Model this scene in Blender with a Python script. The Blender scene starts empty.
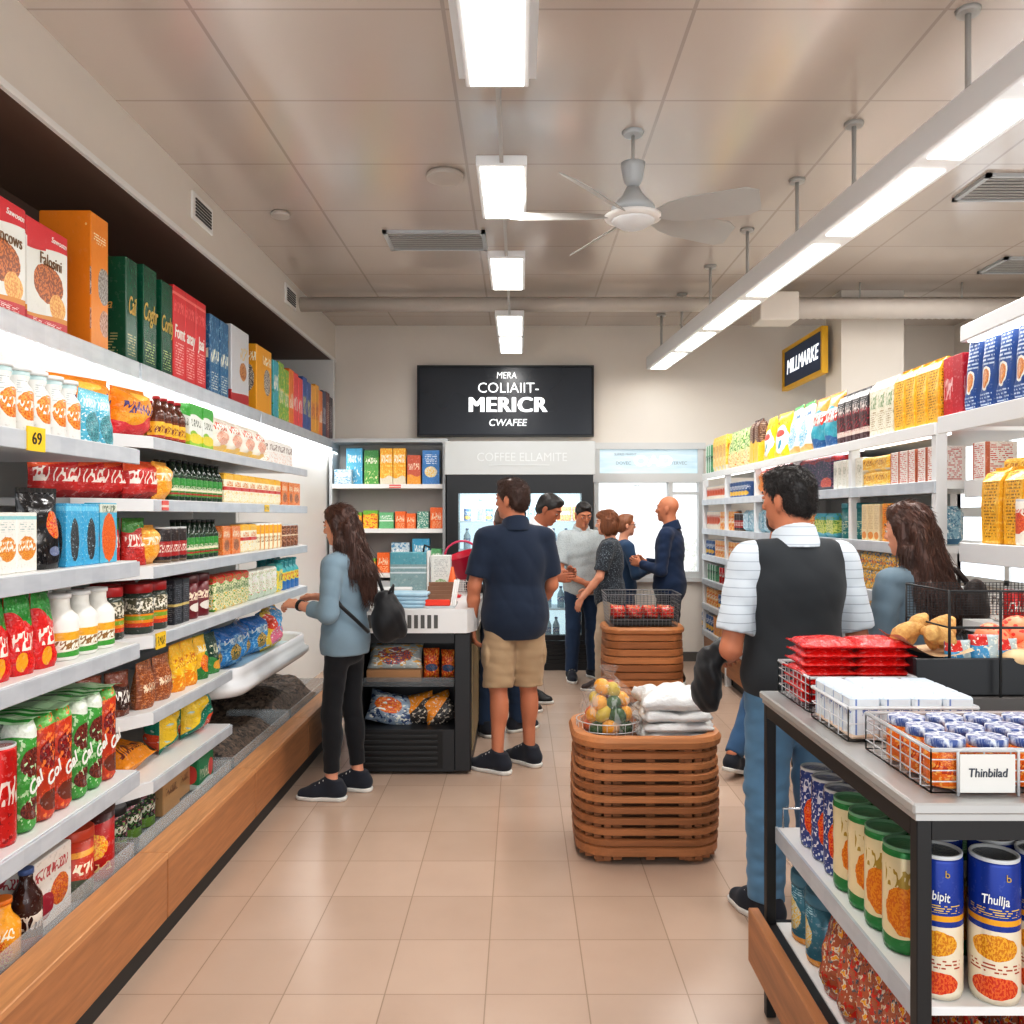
import bpy, bmesh, math, random
import numpy as np
from mathutils import Vector, Matrix, Euler
random.seed(7)
SC = bpy.context.scene
COL = SC.collection
PI = math.pi
FPX, CX, CY, EYE = 850.0, 520.0, 515.0, 1.58     # lens in pixels, vanishing point, eye height

def srgb(c):
    if isinstance(c, str):
        c = [int(c[i:i+2], 16) for i in (0, 2, 4)]
    out = []
    for v in c[:3]:
        v = v / 255.0
        out.append(v / 12.92 if v <= 0.04045 else ((v + 0.055) / 1.055) ** 2.4)
    return (out[0], out[1], out[2], 1.0)

# ------------------------------------------------------------------ materials
class NB:
    def __init__(s, name):
        s.m = bpy.data.materials.new(name); s.m.use_nodes = True
        s.t = s.m.node_tree; s.n = s.t.nodes; s.l = s.t.links
        s.n.clear()
        s.out = s.n.new('ShaderNodeOutputMaterial')
        s.b = s.n.new('ShaderNodeBsdfPrincipled')
        s.l.new(s.b.outputs[0], s.out.inputs[0])
    def put(s, sock, v):
        if isinstance(v, bpy.types.NodeSocket): s.l.new(v, sock)
        elif isinstance(v, (tuple, list)) and len(v) == 3 and sock.type == 'RGBA': sock.default_value = (*v, 1)
        else: sock.default_value = v
    def math(s, op, a, b=None, c=None):
        n = s.n.new('ShaderNodeMath'); n.operation = op
        s.put(n.inputs[0], a)
        if b is not None: s.put(n.inputs[1], b)
        if c is not None: s.put(n.inputs[2], c)
        return n.outputs[0]
    def mul(s, *xs):
        r = xs[0]
        for x in xs[1:]: r = s.math('MULTIPLY', r, x)
        return r
    def rng(s, x, a, b):
        return s.math('MULTIPLY', s.math('GREATER_THAN', x, a), s.math('LESS_THAN', x, b))
    def mix(s, f, a, b):
        n = s.n.new('ShaderNodeMix'); n.data_type = 'RGBA'
        s.put(n.inputs['Factor'], f)
        s.put(n.inputs[6], a); s.put(n.inputs[7], b)
        return n.outputs[2]
    def vec(s, x, y, z=0.0):
        n = s.n.new('ShaderNodeCombineXYZ')
        s.put(n.inputs[0], x); s.put(n.inputs[1], y); s.put(n.inputs[2], z)
        return n.outputs[0]
    def noise(s, v, scale, detail=2.0, rough=0.5, color=False):
        n = s.n.new('ShaderNodeTexNoise'); n.inputs['Scale'].default_value = scale
        n.inputs['Detail'].default_value = detail; n.inputs['Roughness'].default_value = rough
        if v is not None: s.l.new(v, n.inputs['Vector'])
        return n.outputs['Color' if color else 'Fac']
    def voro(s, v, scale, out='Distance'):
        n = s.n.new('ShaderNodeTexVoronoi'); n.inputs['Scale'].default_value = scale
        if v is not None: s.l.new(v, n.inputs['Vector'])
        return n.outputs[out]
    def coord(s, which='Object'):
        n = s.n.new('ShaderNodeTexCoord'); return n.outputs[which]
    def sep(s, v):
        n = s.n.new('ShaderNodeSeparateXYZ'); s.l.new(v, n.inputs[0]); return n.outputs
    def scaled(s, v, sc):
        n = s.n.new('ShaderNodeMapping'); n.inputs['Scale'].default_value = sc
        s.l.new(v, n.inputs['Vector']); return n.outputs[0]
    def bump(s, h, strength=0.3, dist=0.01):
        n = s.n.new('ShaderNodeBump'); n.inputs['Strength'].default_value = strength
        n.inputs['Distance'].default_value = dist
        s.l.new(h, n.inputs['Height']); s.l.new(n.outputs[0], s.b.inputs['Normal'])
    def done(s, col, rough=0.5, metal=0.0, spec=0.5, coat=0.0):
        s.put(s.b.inputs['Base Color'], col)
        s.put(s.b.inputs['Roughness'], rough)
        s.b.inputs['Metallic'].default_value = metal
        s.b.inputs['Specular IOR Level'].default_value = spec
        s.b.inputs['Coat Weight'].default_value = coat
        return s.m

_mats = {}
def plain(name, col, rough=0.5, metal=0.0, spec=0.5, var=0.06, coat=0.0):
    """a lightly mottled solid colour"""
    if name in _mats: return _mats[name]
    b = NB(name); c = srgb(col)
    n = b.noise(b.coord('Object'), 9.0, 3.0)
    dark = tuple(v * (1 - var) for v in c[:3]) + (1,)
    lite = tuple(min(1, v * (1 + var)) for v in c[:3]) + (1,)
    m = b.done(b.mix(n, dark, lite), rough, metal, spec, coat)
    _mats[name] = m
    return m

def emit(name, col, strength):
    if name in _mats: return _mats[name]
    b = NB(name); c = srgb(col)
    b.b.inputs['Emission Color'].default_value = c
    b.b.inputs['Emission Strength'].default_value = strength
    _mats[name] = b.done(c, 0.5)
    return _mats[name]

def clear(name, col=(235, 242, 245), alpha=0.2, rough=0.08):
    """thin clear film, acrylic or glass"""
    if name in _mats: return _mats[name]
    b = NB(name)
    n = b.noise(b.coord('Object'), 6.0, 2.0)
    b.done(srgb(col), rough, 0, 0.6)
    b.put(b.b.inputs['Alpha'], b.math('MULTIPLY_ADD', n, 0.08, alpha - 0.04))
    _mats[name] = b.m
    return b.m

def wood(name, col, axis=1, dark=0.72, rough=0.45):
    if name in _mats: return _mats[name]
    b = NB(name); c = srgb(col)
    sc = [14, 14, 14]; sc[axis] = 0.9
    v = b.scaled(b.coord('Object'), sc)
    n = b.noise(v, 2.2, 5.0, 0.6)
    n2 = b.noise(b.scaled(b.coord('Object'), [s * 3 for s in sc]), 3.0, 3.0)
    f = b.math('MULTIPLY_ADD', n2, 0.35, b.math('MULTIPLY', n, 0.75))
    dk = tuple(x * dark for x in c[:3]) + (1,)
    lt = tuple(min(1, x * 1.14) for x in c[:3]) + (1,)
    n_ = b.n.new('ShaderNodeValToRGB'); b.l.new(f, n_.inputs[0])
    n_.color_ramp.elements[0].position = 0.32; n_.color_ramp.elements[0].color = dk
    n_.color_ramp.elements[1].position = 0.72; n_.color_ramp.elements[1].color = lt
    b.bump(f, 0.12, 0.004)
    _mats[name] = b.done(n_.outputs[0], rough)
    return _mats[name]

_seed = [0]
def pm(name, base, ops=(), rough=0.32, metal=0.0, grain=0.0, coat=0.0):
    """printed packaging: bands, discs, waves, scribbled lettering in the uv frame of a face (u across, v up)"""
    if name in _mats: return _mats[name]
    _seed[0] += 1
    sd = _seed[0] * 3.17
    b = NB(name)
    uv = b.n.new('ShaderNodeUVMap').outputs[0]
    s = b.sep(uv); u = b.math('FRACT', s[0]); v = s[1]; U = s[0]
    col = srgb(base)
    for op in ops:
        k = op[0]
        if k == 'band':
            col = b.mix(b.rng(v, op[1], op[2]), col, srgb(op[3]))
        elif k == 'vert':
            col = b.mix(b.rng(u, op[1], op[2]), col, srgb(op[3]))
        elif k == 'wave':                      # colour above a wavy line
            w = b.math('SINE', b.math('MULTIPLY_ADD', U, op[3] * 2 * PI, sd))
            lim = b.math('MULTIPLY_ADD', w, op[2], op[1])
            col = b.mix(b.math('GREATER_THAN', v, lim), col, srgb(op[4]))
        elif k == 'under':
            w = b.math('SINE', b.math('MULTIPLY_ADD', U, op[3] * 2 * PI, sd))
            lim = b.math('MULTIPLY_ADD', w, op[2], op[1])
            col = b.mix(b.math('LESS_THAN', v, lim), col, srgb(op[4]))
        elif k == 'diag':                      # colour where v > a + slope*u
            lim = b.math('MULTIPLY_ADD', u, op[2], op[1])
            col = b.mix(b.math('GREATER_THAN', v, lim), col, srgb(op[3]))
        elif k == 'disc':                      # cu cv ru rv colour [colour2 speckles]
            x = b.math('DIVIDE', b.math('SUBTRACT', u, op[1]), op[3])
            y = b.math('DIVIDE', b.math('SUBTRACT', v, op[2]), op[4])
            r = b.math('ADD', b.math('MULTIPLY', x, x), b.math('MULTIPLY', y, y))
            nz = b.noise(b.vec(b.math('MULTIPLY', U, 9.0), b.math('MULTIPLY', v, 9.0), sd), 1.0, 3.0)
            r = b.math('ADD', r, b.math('MULTIPLY_ADD', nz, 0.5, -0.25))
            c1 = srgb(op[5])
            if len(op) > 6:
                n2 = b.noise(b.vec(b.math('MULTIPLY', U, 40.0), b.math('MULTIPLY', v, 40.0), sd), 1.0, 3.0)
                c1 = b.mix(b.rng(n2, 0.5, 2.0), c1, srgb(op[6]))
            col = b.mix(b.math('LESS_THAN', r, 1.0), col, c1)
        elif k == 'scrib':                     # u0 u1 v0 v1 colour [letters across]
            a = op[6] if len(op) > 6 else 9.0
            hh = op[4] - op[3]
            slant = b.math('MULTIPLY_ADD', v, -0.25 * a, b.math('MULTIPLY', U, a))
            nz = b.noise(b.vec(b.math('MULTIPLY', slant, 2.1), b.math('MULTIPLY', v, 1.5 / hh), sd), 1.0, 0.0)
            line = b.math('LESS_THAN', b.math('ABSOLUTE', b.math('SUBTRACT', nz, 0.5)), 0.085)
            edge = b.noise(b.vec(b.math('MULTIPLY', U, a * 0.7), 0.0, sd + 5), 1.0, 1.0)
            vt = b.math('MULTIPLY_ADD', edge, 0.5 * hh, op[3] + 0.6 * hh)
            msk = b.mul(b.rng(u, op[1], op[2]), b.math('GREATER_THAN', v, op[3]), b.math('LESS_THAN', v, vt))
            col = b.mix(b.math('MULTIPLY', line, msk), col, srgb(op[5]))
        elif k == 'lines':                     # v0 v1 colour count: small print
            st = b.math('LESS_THAN', b.math('FRACT', b.math('MULTIPLY', v, op[4])), 0.45)
            row = b.math('FLOOR', b.math('MULTIPLY', v, op[4]))
            nz = b.noise(b.vec(b.math('MULTIPLY', U, 14.0), b.math('MULTIPLY', row, 3.7), sd), 1.0, 1.0)
            msk = b.mul(st, b.math('GREATER_THAN', nz, 0.47), b.rng(v, op[1], op[2]), b.rng(u, 0.15, 0.85))
            col = b.mix(msk, col, srgb(op[3]))
        elif k == 'speck':                     # colour scale threshold [v0 v1]
            nz = b.noise(b.vec(b.math('MULTIPLY', U, op[2]), b.math('MULTIPLY', v, op[2] * 1.4), sd), 1.0, 2.0)
            msk = b.math('GREATER_THAN', nz, op[3])
            if len(op) > 4: msk = b.math('MULTIPLY', msk, b.rng(v, op[4], op[5]))
            col = b.mix(msk, col, srgb(op[1]))
    # fine clutter of small print and ink mottling over everything
    calm = name in ('plain orange card', 'orange carton', 'dark green carton', 'red carton', 'silver white carton', 'amber carton', 'cookie box', 'kraft carton', 'green flat box', 'dark red canister', 'white jug', 'blue top tall can', 'cream can green base', 'white drink carton')
    cl = b.noise(b.vec(b.math('MULTIPLY', U, 11.0), b.math('MULTIPLY', v, 15.0), sd), 1.0, 4.0, 0.65)
    col = b.mix(b.math('MULTIPLY', b.math('GREATER_THAN', cl, 0.60), 0.02 if calm else 0.13), col, (1.0, 0.98, 0.94, 1))
    col = b.mix(b.math('MULTIPLY', b.math('LESS_THAN', cl, 0.40), 0.04 if calm else 0.18), col, (0.05, 0.04, 0.04, 1))
    if grain:
        n1 = b.noise(b.coord('Object'), 26.0, 3.0, 0.6)
        b.bump(n1, min(1.0, grain * 3.2), 0.02)
    _mats[name] = b.done(col, rough, metal, 0.5, coat)
    return _mats[name]

# ------------------------------------------------------------------ mesh building
class MB:
    """collects pieces into ONE mesh"""
    def __init__(s):
        s.bm = bmesh.new(); s.uv = s.bm.loops.layers.uv.new('UVMap')
    def _uvbox(s, faces, lo, hi):
        d = [max(hi[i] - lo[i], 1e-6) for i in range(3)]
        for f in faces:
            n = f.normal; ax = max(range(3), key=lambda i: abs(n[i]))
            for lp in f.loops:
                q = [(lp.vert.co[i] - lo[i]) / d[i] for i in range(3)]
                if ax == 0: uvv = (q[1] if n[0] > 0 else 1 - q[1], q[2])
                elif ax == 1: uvv = (q[0] if n[1] < 0 else 1 - q[0], q[2])
                else: uvv = (q[0] * 0.1 + 0.01, 0.985 if n[2] > 0 else 0.005)
                lp[s.uv].uv = uvv
    def box(s, x0, y0, z0, x1, y1, z1, bev=0.0, mat=0, seg=1):
        r = bmesh.ops.create_cube(s.bm, size=1.0)
        vs = r['verts']
        bmesh.ops.transform(s.bm, matrix=Matrix.Translation(((x0+x1)/2, (y0+y1)/2, (z0+z1)/2)) @ Matrix.Diagonal((abs(x1-x0), abs(y1-y0), abs(z1-z0), 1)), verts=vs)
        fs = set(f for v in vs for f in v.link_faces)
        if bev > 0:
            es = list(set(e for v in vs for e in v.link_edges))
            bv = bmesh.ops.bevel(s.bm, geom=es, offset=min(bev, 0.45*min(abs(x1-x0), abs(y1-y0), abs(z1-z0))), segments=seg, affect='EDGES', profile=0.5)
            fs = set(f for v in bv['verts'] for f in v.link_faces)
        for f in fs:
            f.normal_update(); f.material_index = mat
        s._uvbox(fs, (min(x0,x1), min(y0,y1), min(z0,z1)), (max(x0,x1), max(y0,y1), max(z0,z1)))
        return s
    def prism(s, poly, z0, z1, mat=0):
        """poly: xy points counter-clockwise"""
        a = [s.bm.verts.new((x, y, z0)) for x, y in poly]
        b = [s.bm.verts.new((x, y, z1)) for x, y in poly]
        n = len(poly); fs = [s.bm.faces.new(a[::-1]), s.bm.faces.new(b)]
        for i in range(n):
            j = (i + 1) % n
            fs.append(s.bm.faces.new((a[i], a[j], b[j], b[i])))
        for f in fs: f.material_index = mat
        return s
    def quad(s, p, mat=0):
        f = s.bm.faces.new([s.bm.verts.new(q) for q in p]); f.material_index = mat
        for lp, uvv in zip(f.loops, ((0, 0), (1, 0), (1, 1), (0, 1))): lp[s.uv].uv = uvv
        return s
    def lathe(s, prof, n=20, c=(0, 0, 0), mat=0, rep=2, cap=True, squash=1.0, vr=None):
        z0, z1 = vr if vr else (prof[0][1], prof[-1][1]); H = max(z1 - z0, 1e-6)
        rings = []
        for r, z in prof:
            rings.append([s.bm.verts.new((c[0] + r * math.cos(2*PI*i/n), c[1] + squash * r * math.sin(2*PI*i/n), c[2] + z)) for i in range(n)])
        for k in range(len(prof) - 1):
            for i in range(n):
                j = (i + 1) % n
                f = s.bm.faces.new((rings[k][i], rings[k][j], rings[k+1][j], rings[k+1][i]))
                f.material_index = mat; f.smooth = True
                ua, ub = rep * i / n, rep * (i + 1) / n
                va, vb = (prof[k][1] - z0) / H, (prof[k+1][1] - z0) / H
                for lp, uvv in zip(f.loops, ((ua, va), (ub, va), (ub, vb), (ua, vb))): lp[s.uv].uv = uvv
        if cap:
            for ring, rev, vv in ((rings[0], True, 0.0), (rings[-1], False, 0.999)):
                f = s.bm.faces.new(ring[::-1] if rev else ring); f.material_index = mat
                for lp in f.loops: lp[s.uv].uv = (0.01, vv)
        return s
    def tube(s, pts, r, n=8, mat=0, cap=True):
        pts = [Vector(p) for p in pts]; rings = []
        rr = r if isinstance(r, (list, tuple)) else [r] * len(pts)
        prev = None
        for i, p in enumerate(pts):
            d = (pts[min(i+1, len(pts)-1)] - pts[max(i-1, 0)]).normalized()
            if prev is None:
                a = d.orthogonal().normalized()
            else:
                a = (prev - d * prev.dot(d)); a = a.normalized() if a.length > 1e-6 else d.orthogonal().normalized()
            prev = a; bb = d.cross(a)
            rings.append([s.bm.verts.new(p + rr[i] * (a * math.cos(2*PI*k/n) + bb * math.sin(2*PI*k/n))) for k in range(n)])
        for k in range(len(pts) - 1):
            for i in range(n):
                j = (i + 1) % n
                f = s.bm.faces.new((rings[k][i], rings[k][j], rings[k+1][j], rings[k+1][i])); f.smooth = n > 4; f.material_index = mat
                for lp, uvv in zip(f.loops, ((2*i/n, k), (2*(i+1)/n, k), (2*(i+1)/n, k+1), (2*i/n, k+1))): lp[s.uv].uv = uvv
        if cap:
            s.bm.faces.new(rings[0][::-1]).material_index = mat; s.bm.faces.new(rings[-1]).material_index = mat
        return s
    def bar(s, a, b, w, h, mat=0):
        """square bar from a to b"""
        return s.tube([a, b], [w * 0.7071] * 2, 4, mat)
    def ball(s, c, r, sub=2, mat=0, sc=(1, 1, 1)):
        ret = bmesh.ops.create_icosphere(s.bm, subdivisions=sub, radius=r)
        for v in ret['verts']:
            v.co = Vector((v.co[0]*sc[0] + c[0], v.co[1]*sc[1] + c[1], v.co[2]*sc[2] + c[2]))
        for f in set(f for v in ret['verts'] for f in v.link_faces): f.smooth = True; f.material_index = mat
        return s
    def mesh(s, name, mats, recalc=True):
        if recalc: bmesh.ops.recalc_face_normals(s.bm, faces=s.bm.faces)
        me = bpy.data.meshes.new(name); s.bm.to_mesh(me); s.bm.free()
        for m in (mats if isinstance(mats, (list, tuple)) else [mats]): me.materials.append(m)
        return me
    def build(s, name, mats, parent=None, loc=None, rotz=0.0, recalc=True):
        return mobj(name, s.mesh(name, mats, recalc), parent, loc, rotz)

def mobj(name, me, parent=None, loc=None, rotz=0.0):
    o = bpy.data.objects.new(name, me); COL.objects.link(o)
    if parent is not None: o.parent = parent
    if loc is not None: o.location = loc
    if rotz: o.rotation_euler = (0, 0, rotz)
    return o

def tag(o, label=None, cat=None, group=None, kind=None):
    if label: o['label'] = label
    if cat: o['category'] = cat
    if group: o['group'] = group
    if kind: o['kind'] = kind
    return o

def empty(name, loc, label=None, cat=None, group=None, rotz=0.0):
    o = bpy.data.objects.new(name, None); COL.objects.link(o)
    o.location = loc; o.rotation_euler = (0, 0, rotz); o.empty_display_size = 0.1
    return tag(o, label, cat, group)

def struct(name, mb, mats, parent=None):
    o = mb.build(name, mats, parent)
    if parent is None: o['kind'] = 'structure'
    return o

FACE = {'px': Matrix(((0, 0, 1), (1, 0, 0), (0, 1, 0))), 'mx': Matrix(((0, 0, -1), (-1, 0, 0), (0, 1, 0))),
        'my': Matrix(((1, 0, 0), (0, 0, -1), (0, 1, 0)))}
_txt = {}
def text_mesh(txt, size, bold=0.0, shear=0.0, space=1.0, ext=0.001, xs=1.0):
    key = (txt, round(size, 4), bold, shear, space, xs)
    if key in _txt: return _txt[key]
    cu = bpy.data.curves.new('lettering', 'FONT'); cu.body = txt; cu.size = size
    cu.align_x = 'CENTER'; cu.align_y = 'CENTER'; cu.offset = bold * size; cu.shear = shear
    cu.space_character = space; cu.extrude = ext; cu.resolution_u = 3
    o = bpy.data.objects.new('tmp_text', cu); COL.objects.link(o)
    dg = bpy.context.evaluated_depsgraph_get(); dg.update()
    me = bpy.data.meshes.new_from_object(o.evaluated_get(dg))
    bpy.data.objects.remove(o); bpy.data.curves.remove(cu)
    if xs != 1.0:
        for v in me.vertices: v.co.x *= xs
    me.name = 'lettering'
    _txt[key] = me
    return me
def lettering(txt, size, mat, parent, loc, face, roll=0.0, **kw):
    me = text_mesh(txt, size, **kw)
    if len(me.materials) == 0: me.materials.append(mat)
    elif me.materials[0] is not mat:
        me = me.copy(); me.materials.clear(); me.materials.append(mat)
    o = mobj('lettering', me, parent, loc)
    R = FACE[face].to_4x4() @ Matrix.Rotation(roll, 4, 'Z')
    o.rotation_euler = R.to_euler()
    return o

# ------------------------------------------------------------------ labels that single out each of a run of products
ORD = ['first', 'second', 'third', 'fourth', 'fifth', 'sixth', 'seventh', 'eighth', 'ninth', 'tenth', 'eleventh', 'twelfth', 'thirteenth',
       'fourteenth', 'fifteenth', 'sixteenth', 'seventeenth', 'eighteenth', 'nineteenth', 'twentieth']
for t_, tt_ in (('twenty', 'twentieth'), ('thirty', 'thirtieth'), ('forty', 'fortieth'), ('fifty', 'fiftieth')):
    if t_ != 'twenty': ORD.append(tt_)
    for k_ in range(9): ORD.append(t_ + '-' + ORD[k_])
_pending = []
def later(o, look, where, cat, group, order):
    """label is written once every product of that look at that place is known"""
    tag(o, None, cat, group); _pending.append((o, look, where, order))
def write_labels():
    runs = {}
    for p in _pending: runs.setdefault((p[1], p[2]), []).append(p)
    for (look, where), ps in runs.items():
        ps.sort(key=lambda p: p[3])
        for i, p in enumerate(ps):
            p[0]['label'] = f'{look} {where}' if len(ps) == 1 else f"{look}, {ORD[i] + ' ' if i else ''}nearest{',' if where.split()[1] == 'row' else ''} {where}"
# ================================================================== camera, world, lamps
cam = bpy.data.cameras.new('camera'); cam.sensor_width = 36.0; cam.lens = FPX / 1024.0 * 36.0
cam.shift_x = -8.0 / 1024; cam.shift_y = 3.0 / 1024; cam.clip_start = 0.05; cam.clip_end = 200
cam_o = bpy.data.objects.new('camera', cam); COL.objects.link(cam_o)
cam_o.location = (0, 0, EYE); cam_o.rotation_euler = (PI / 2, 0, 0); SC.camera = cam_o
SC.view_settings.view_transform = 'Standard'; SC.view_settings.look = 'None'
SC.view_settings.exposure = 0.36
SC.view_settings.use_curve_mapping = True
cm_ = SC.view_settings.curve_mapping
for p_ in ((0.10, 0.080), (0.30, 0.284), (0.65, 0.68)): cm_.curves[3].points.new(*p_)
cm_.update()
SC.cycles.use_denoising = True
SC.cycles.max_bounces = 7; SC.cycles.diffuse_bounces = 4; SC.cycles.glossy_bounces = 3; SC.cycles.transparent_max_bounces = 12
SC.cycles.sample_clamp_indirect = 6.0
w = bpy.data.worlds.new('daylight'); SC.world = w; w.use_nodes = True
bg = w.node_tree.nodes['Background']; bg.inputs[0].default_value = (0.93, 0.97, 1.0, 1); bg.inputs[1].default_value = 1.35

def area(name, loc, sx, sy, power, col=(1, 0.98, 0.955), rot=(0, 0, 0)):
    l = bpy.data.lights.new(name, 'AREA'); l.shape = 'RECTANGLE'; l.size = sx; l.size_y = sy; l.energy = power; l.color = col
    o = bpy.data.objects.new(name, l); COL.objects.link(o); o.location = loc; o.rotation_euler = rot
    return o

# ================================================================== shell
CEIL = 3.63; BACK = 9.2; LEFT = -2.0
M_wall = plain('warm white painted wall', (226, 219, 210), 0.75, var=0.015)
M_white = plain('white painted board', (236, 235, 232), 0.5, var=0.01)
M_metal = plain('white enamelled steel', (226, 228, 229), 0.35, var=0.015)
M_grey = plain('light grey enamel', (186, 190, 192), 0.4, var=0.02)
M_black = plain('matt black metal', (24, 25, 27), 0.45, var=0.05)
M_dark = plain('charcoal panel', (25, 27, 31), 0.4, var=0.04)
M_chrome = plain('bright wire', (196, 198, 200), 0.22, 1.0, var=0.02)
M_rod = plain('grey rod', (176, 174, 170), 0.45, var=0.02)
M_light = emit('lit diffuser', (255, 252, 246), 2.6)
M_strip = emit('lit strip', (255, 253, 250), 2.0)

# floor: staggered beige tiles
b = NB('beige floor tiles'); s = b.sep(b.coord('Object'))
cxn = b.math('DIVIDE', b.math('ADD', s[0], 0.115), 0.333)
colid = b.math('FLOOR', cxn)
off = b.math('MULTIPLY', b.math('FRACT', b.math('MULTIPLY', colid, 0.37)), 0.9)
cyn = b.math('ADD', b.math('DIVIDE', b.math('SUBTRACT', s[1], 2.8), 0.36), 0.0)
gx = b.math('FRACT', cxn); gy = b.math('FRACT', cyn)
gm = b.math('MAXIMUM', b.math('LESS_THAN', gx, 0.012), b.math('LESS_THAN', gy, 0.010))
tid = b.noise(b.vec(b.math('MULTIPLY', colid, 7.3), b.math('MULTIPLY', b.math('FLOOR', cyn), 5.1), 0.0), 1.0, 0.0)
nz = b.noise(b.coord('Object'), 3.5, 4.0)
c = b.mix(b.math('MULTIPLY_ADD', tid, 0.6, b.math('MULTIPLY', nz, 0.4)), srgb((178, 154, 136)), srgb((204, 181, 163)))
c = b.mix(b.math('MULTIPLY', gm, 0.55), c, srgb((126, 106, 90)))
b.bump(b.math('MULTIPLY', gm, -1.0), 0.3, 0.002)
M_floor = b.done(c, 0.27, 0, 0.5)
struct('floor', MB().box(-3.0, -1.5, -0.1, 5.0, BACK, 0.0), M_floor)

# ceiling: glossy warm-grey metal panels
b = NB('glossy ceiling panels'); s = b.sep(b.coord('Object'))
a1 = b.math('FRACT', b.math('DIVIDE', b.math('ADD', s[0], 0.32), 1.02)); a2 = b.math('FRACT', b.math('DIVIDE', b.math('SUBTRACT', s[1], 4.2), 0.76))
gm = b.math('MAXIMUM', b.math('LESS_THAN', a1, 0.016), b.math('LESS_THAN', a2, 0.016))
nz = b.noise(b.scaled(b.coord('Object'), (1.6, 0.5, 1)), 1.0, 2.0)
c = b.mix(nz, srgb((190, 177, 166)), srgb((212, 200, 190)))
c = b.mix(b.math('MULTIPLY', gm, 0.5), c, srgb((150, 138, 128)))
b.bump(b.math('MULTIPLY', gm, -1.0), 0.4, 0.003)
M_ceil = b.done(c, 0.22, 0.0, 0.9, 0.35); b.b.inputs['Coat Roughness'].default_value = 0.12
struct('ceiling', MB().box(-3.0, -1.5, CEIL, 5.0, BACK + 0.3, CEIL + 0.1), M_ceil)

# walls
struct('wall_left', MB().box(-2.75, -1.5, 0, -2.62, BACK, CEIL), plain('niche brown', (96, 74, 62), 0.6))
struct('wall_left_front', MB().box(-2.1, 6.05, 0, LEFT, BACK, 2.28), M_white)
struct('wall_right', MB().box(4.7, -1.5, 0, 4.8, BACK, CEIL), M_wall)
mb = MB()
WX0, WX1 = at_x = (0.80, 1.98)
mb.box(-3.0, BACK, 0, 0.80, BACK + 0.15, CEIL)          # back wall, open where the window stands
mb.box(1.98, BACK, 0, 5.0, BACK + 0.15, CEIL)
mb.box(0.80, BACK, 2.32, 1.98, BACK + 0.15, CEIL)
mb.box(0.80, BACK, 0, 1.98, BACK + 0.15, 0.92)
struct('wall_back', mb, M_wall)
# bulkhead above the left shelving, brown soffit underneath
struct('trim_1', MB().box(-2.62, -1.5, 3.25, LEFT, BACK, CEIL), M_wall)
struct('trim_2', MB().box(-2.62, -1.5, 3.235, LEFT - 0.012, BACK, 3.25), plain('soffit brown', (104, 78, 64), 0.6))
struct('trim_3', MB().box(LEFT - 0.01, -1.5, 3.23, LEFT + 0.012, BACK, 3.262), M_white)
struct('trim_4', MB().box(-2.62, 9.06, 2.2, LEFT + 0.015, 9.12, 3.25), M_white)
struct('baseboard_back', MB().box(0.80, BACK - 0.02, 0, 3.2, BACK, 0.1), plain('dark skirting', (88, 84, 80), 0.5))
# column by the right shelving
struct('column', MB().box(2.93, 7.75, 0, 3.5, 8.15, CEIL), M_wall)
# transom + window at the back
mb = MB()
fr = plain('pale window frame', (206, 208, 208), 0.45, var=0.02)
for x in (0.80, 1.60, 1.93): mb.box(x, BACK - 0.03, 0.97, x + 0.05, BACK + 0.1, 1.93)
mb.box(0.78, BACK - 0.04, 1.93, 2.0, BACK + 0.1, 2.03)
mb.box(0.80, BACK - 0.03, 0.90, 1.98, BACK + 0.1, 0.97)
mb.box(1.65, BACK - 0.01, 1.80, 1.93, BACK + 0.06, 1.83)
mb.box(0.80, BACK - 0.03, 2.03, 0.86, BACK + 0.1, 2.29); mb.box(1.92, BACK - 0.03, 2.03, 1.98, BACK + 0.1, 2.29)
mb.box(0.78, BACK - 0.04, 2.29, 2.0, BACK + 0.1, 2.36)
win = struct('window_1', mb, fr)
MB().box(0.84, BACK + 0.04, 0.95, 1.95, BACK + 0.05, 1.94).build('window_pane', clear('window glass', (240, 246, 250), 0.10, 0.02), win)
b = NB('frosted transom'); nz = b.noise(b.scaled(b.coord('Object'), (2, 1, 14)), 2.0, 2.0)
b.b.inputs['Emission Strength'].default_value = 0.30; c = b.mix(nz, srgb((168, 198, 212)), srgb((214, 230, 238)))
b.put(b.b.inputs['Emission Color'], c); b.done(c, 0.2)
MB().box(0.86, BACK, 2.03, 1.92, BACK + 0.02, 2.29).build('transom_panel', b.m, win)
M_wl = emit('white glowing letters', (255, 255, 255), 1.1)
lettering('OAD', 0.15, M_wl, win, (1.44, BACK - 0.006, 2.16), 'my', bold=0.02, xs=1.25)
M_gl = plain('grey print', (150, 164, 172), 0.5)
lettering('SUFRES MARNT', 0.035, M_gl, win, (1.14, BACK - 0.004, 2.235), 'my')
lettering('DOVEC', 0.05, M_gl, win, (1.12, BACK - 0.004, 2.14), 'my')
lettering('TERVEC', 0.05, M_gl, win, (1.72, BACK - 0.004, 2.14), 'my')
lettering('MERCANTSTON', 0.034, M_gl, win, (1.36, BACK + 0.03, 1.895), 'my')
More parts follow.
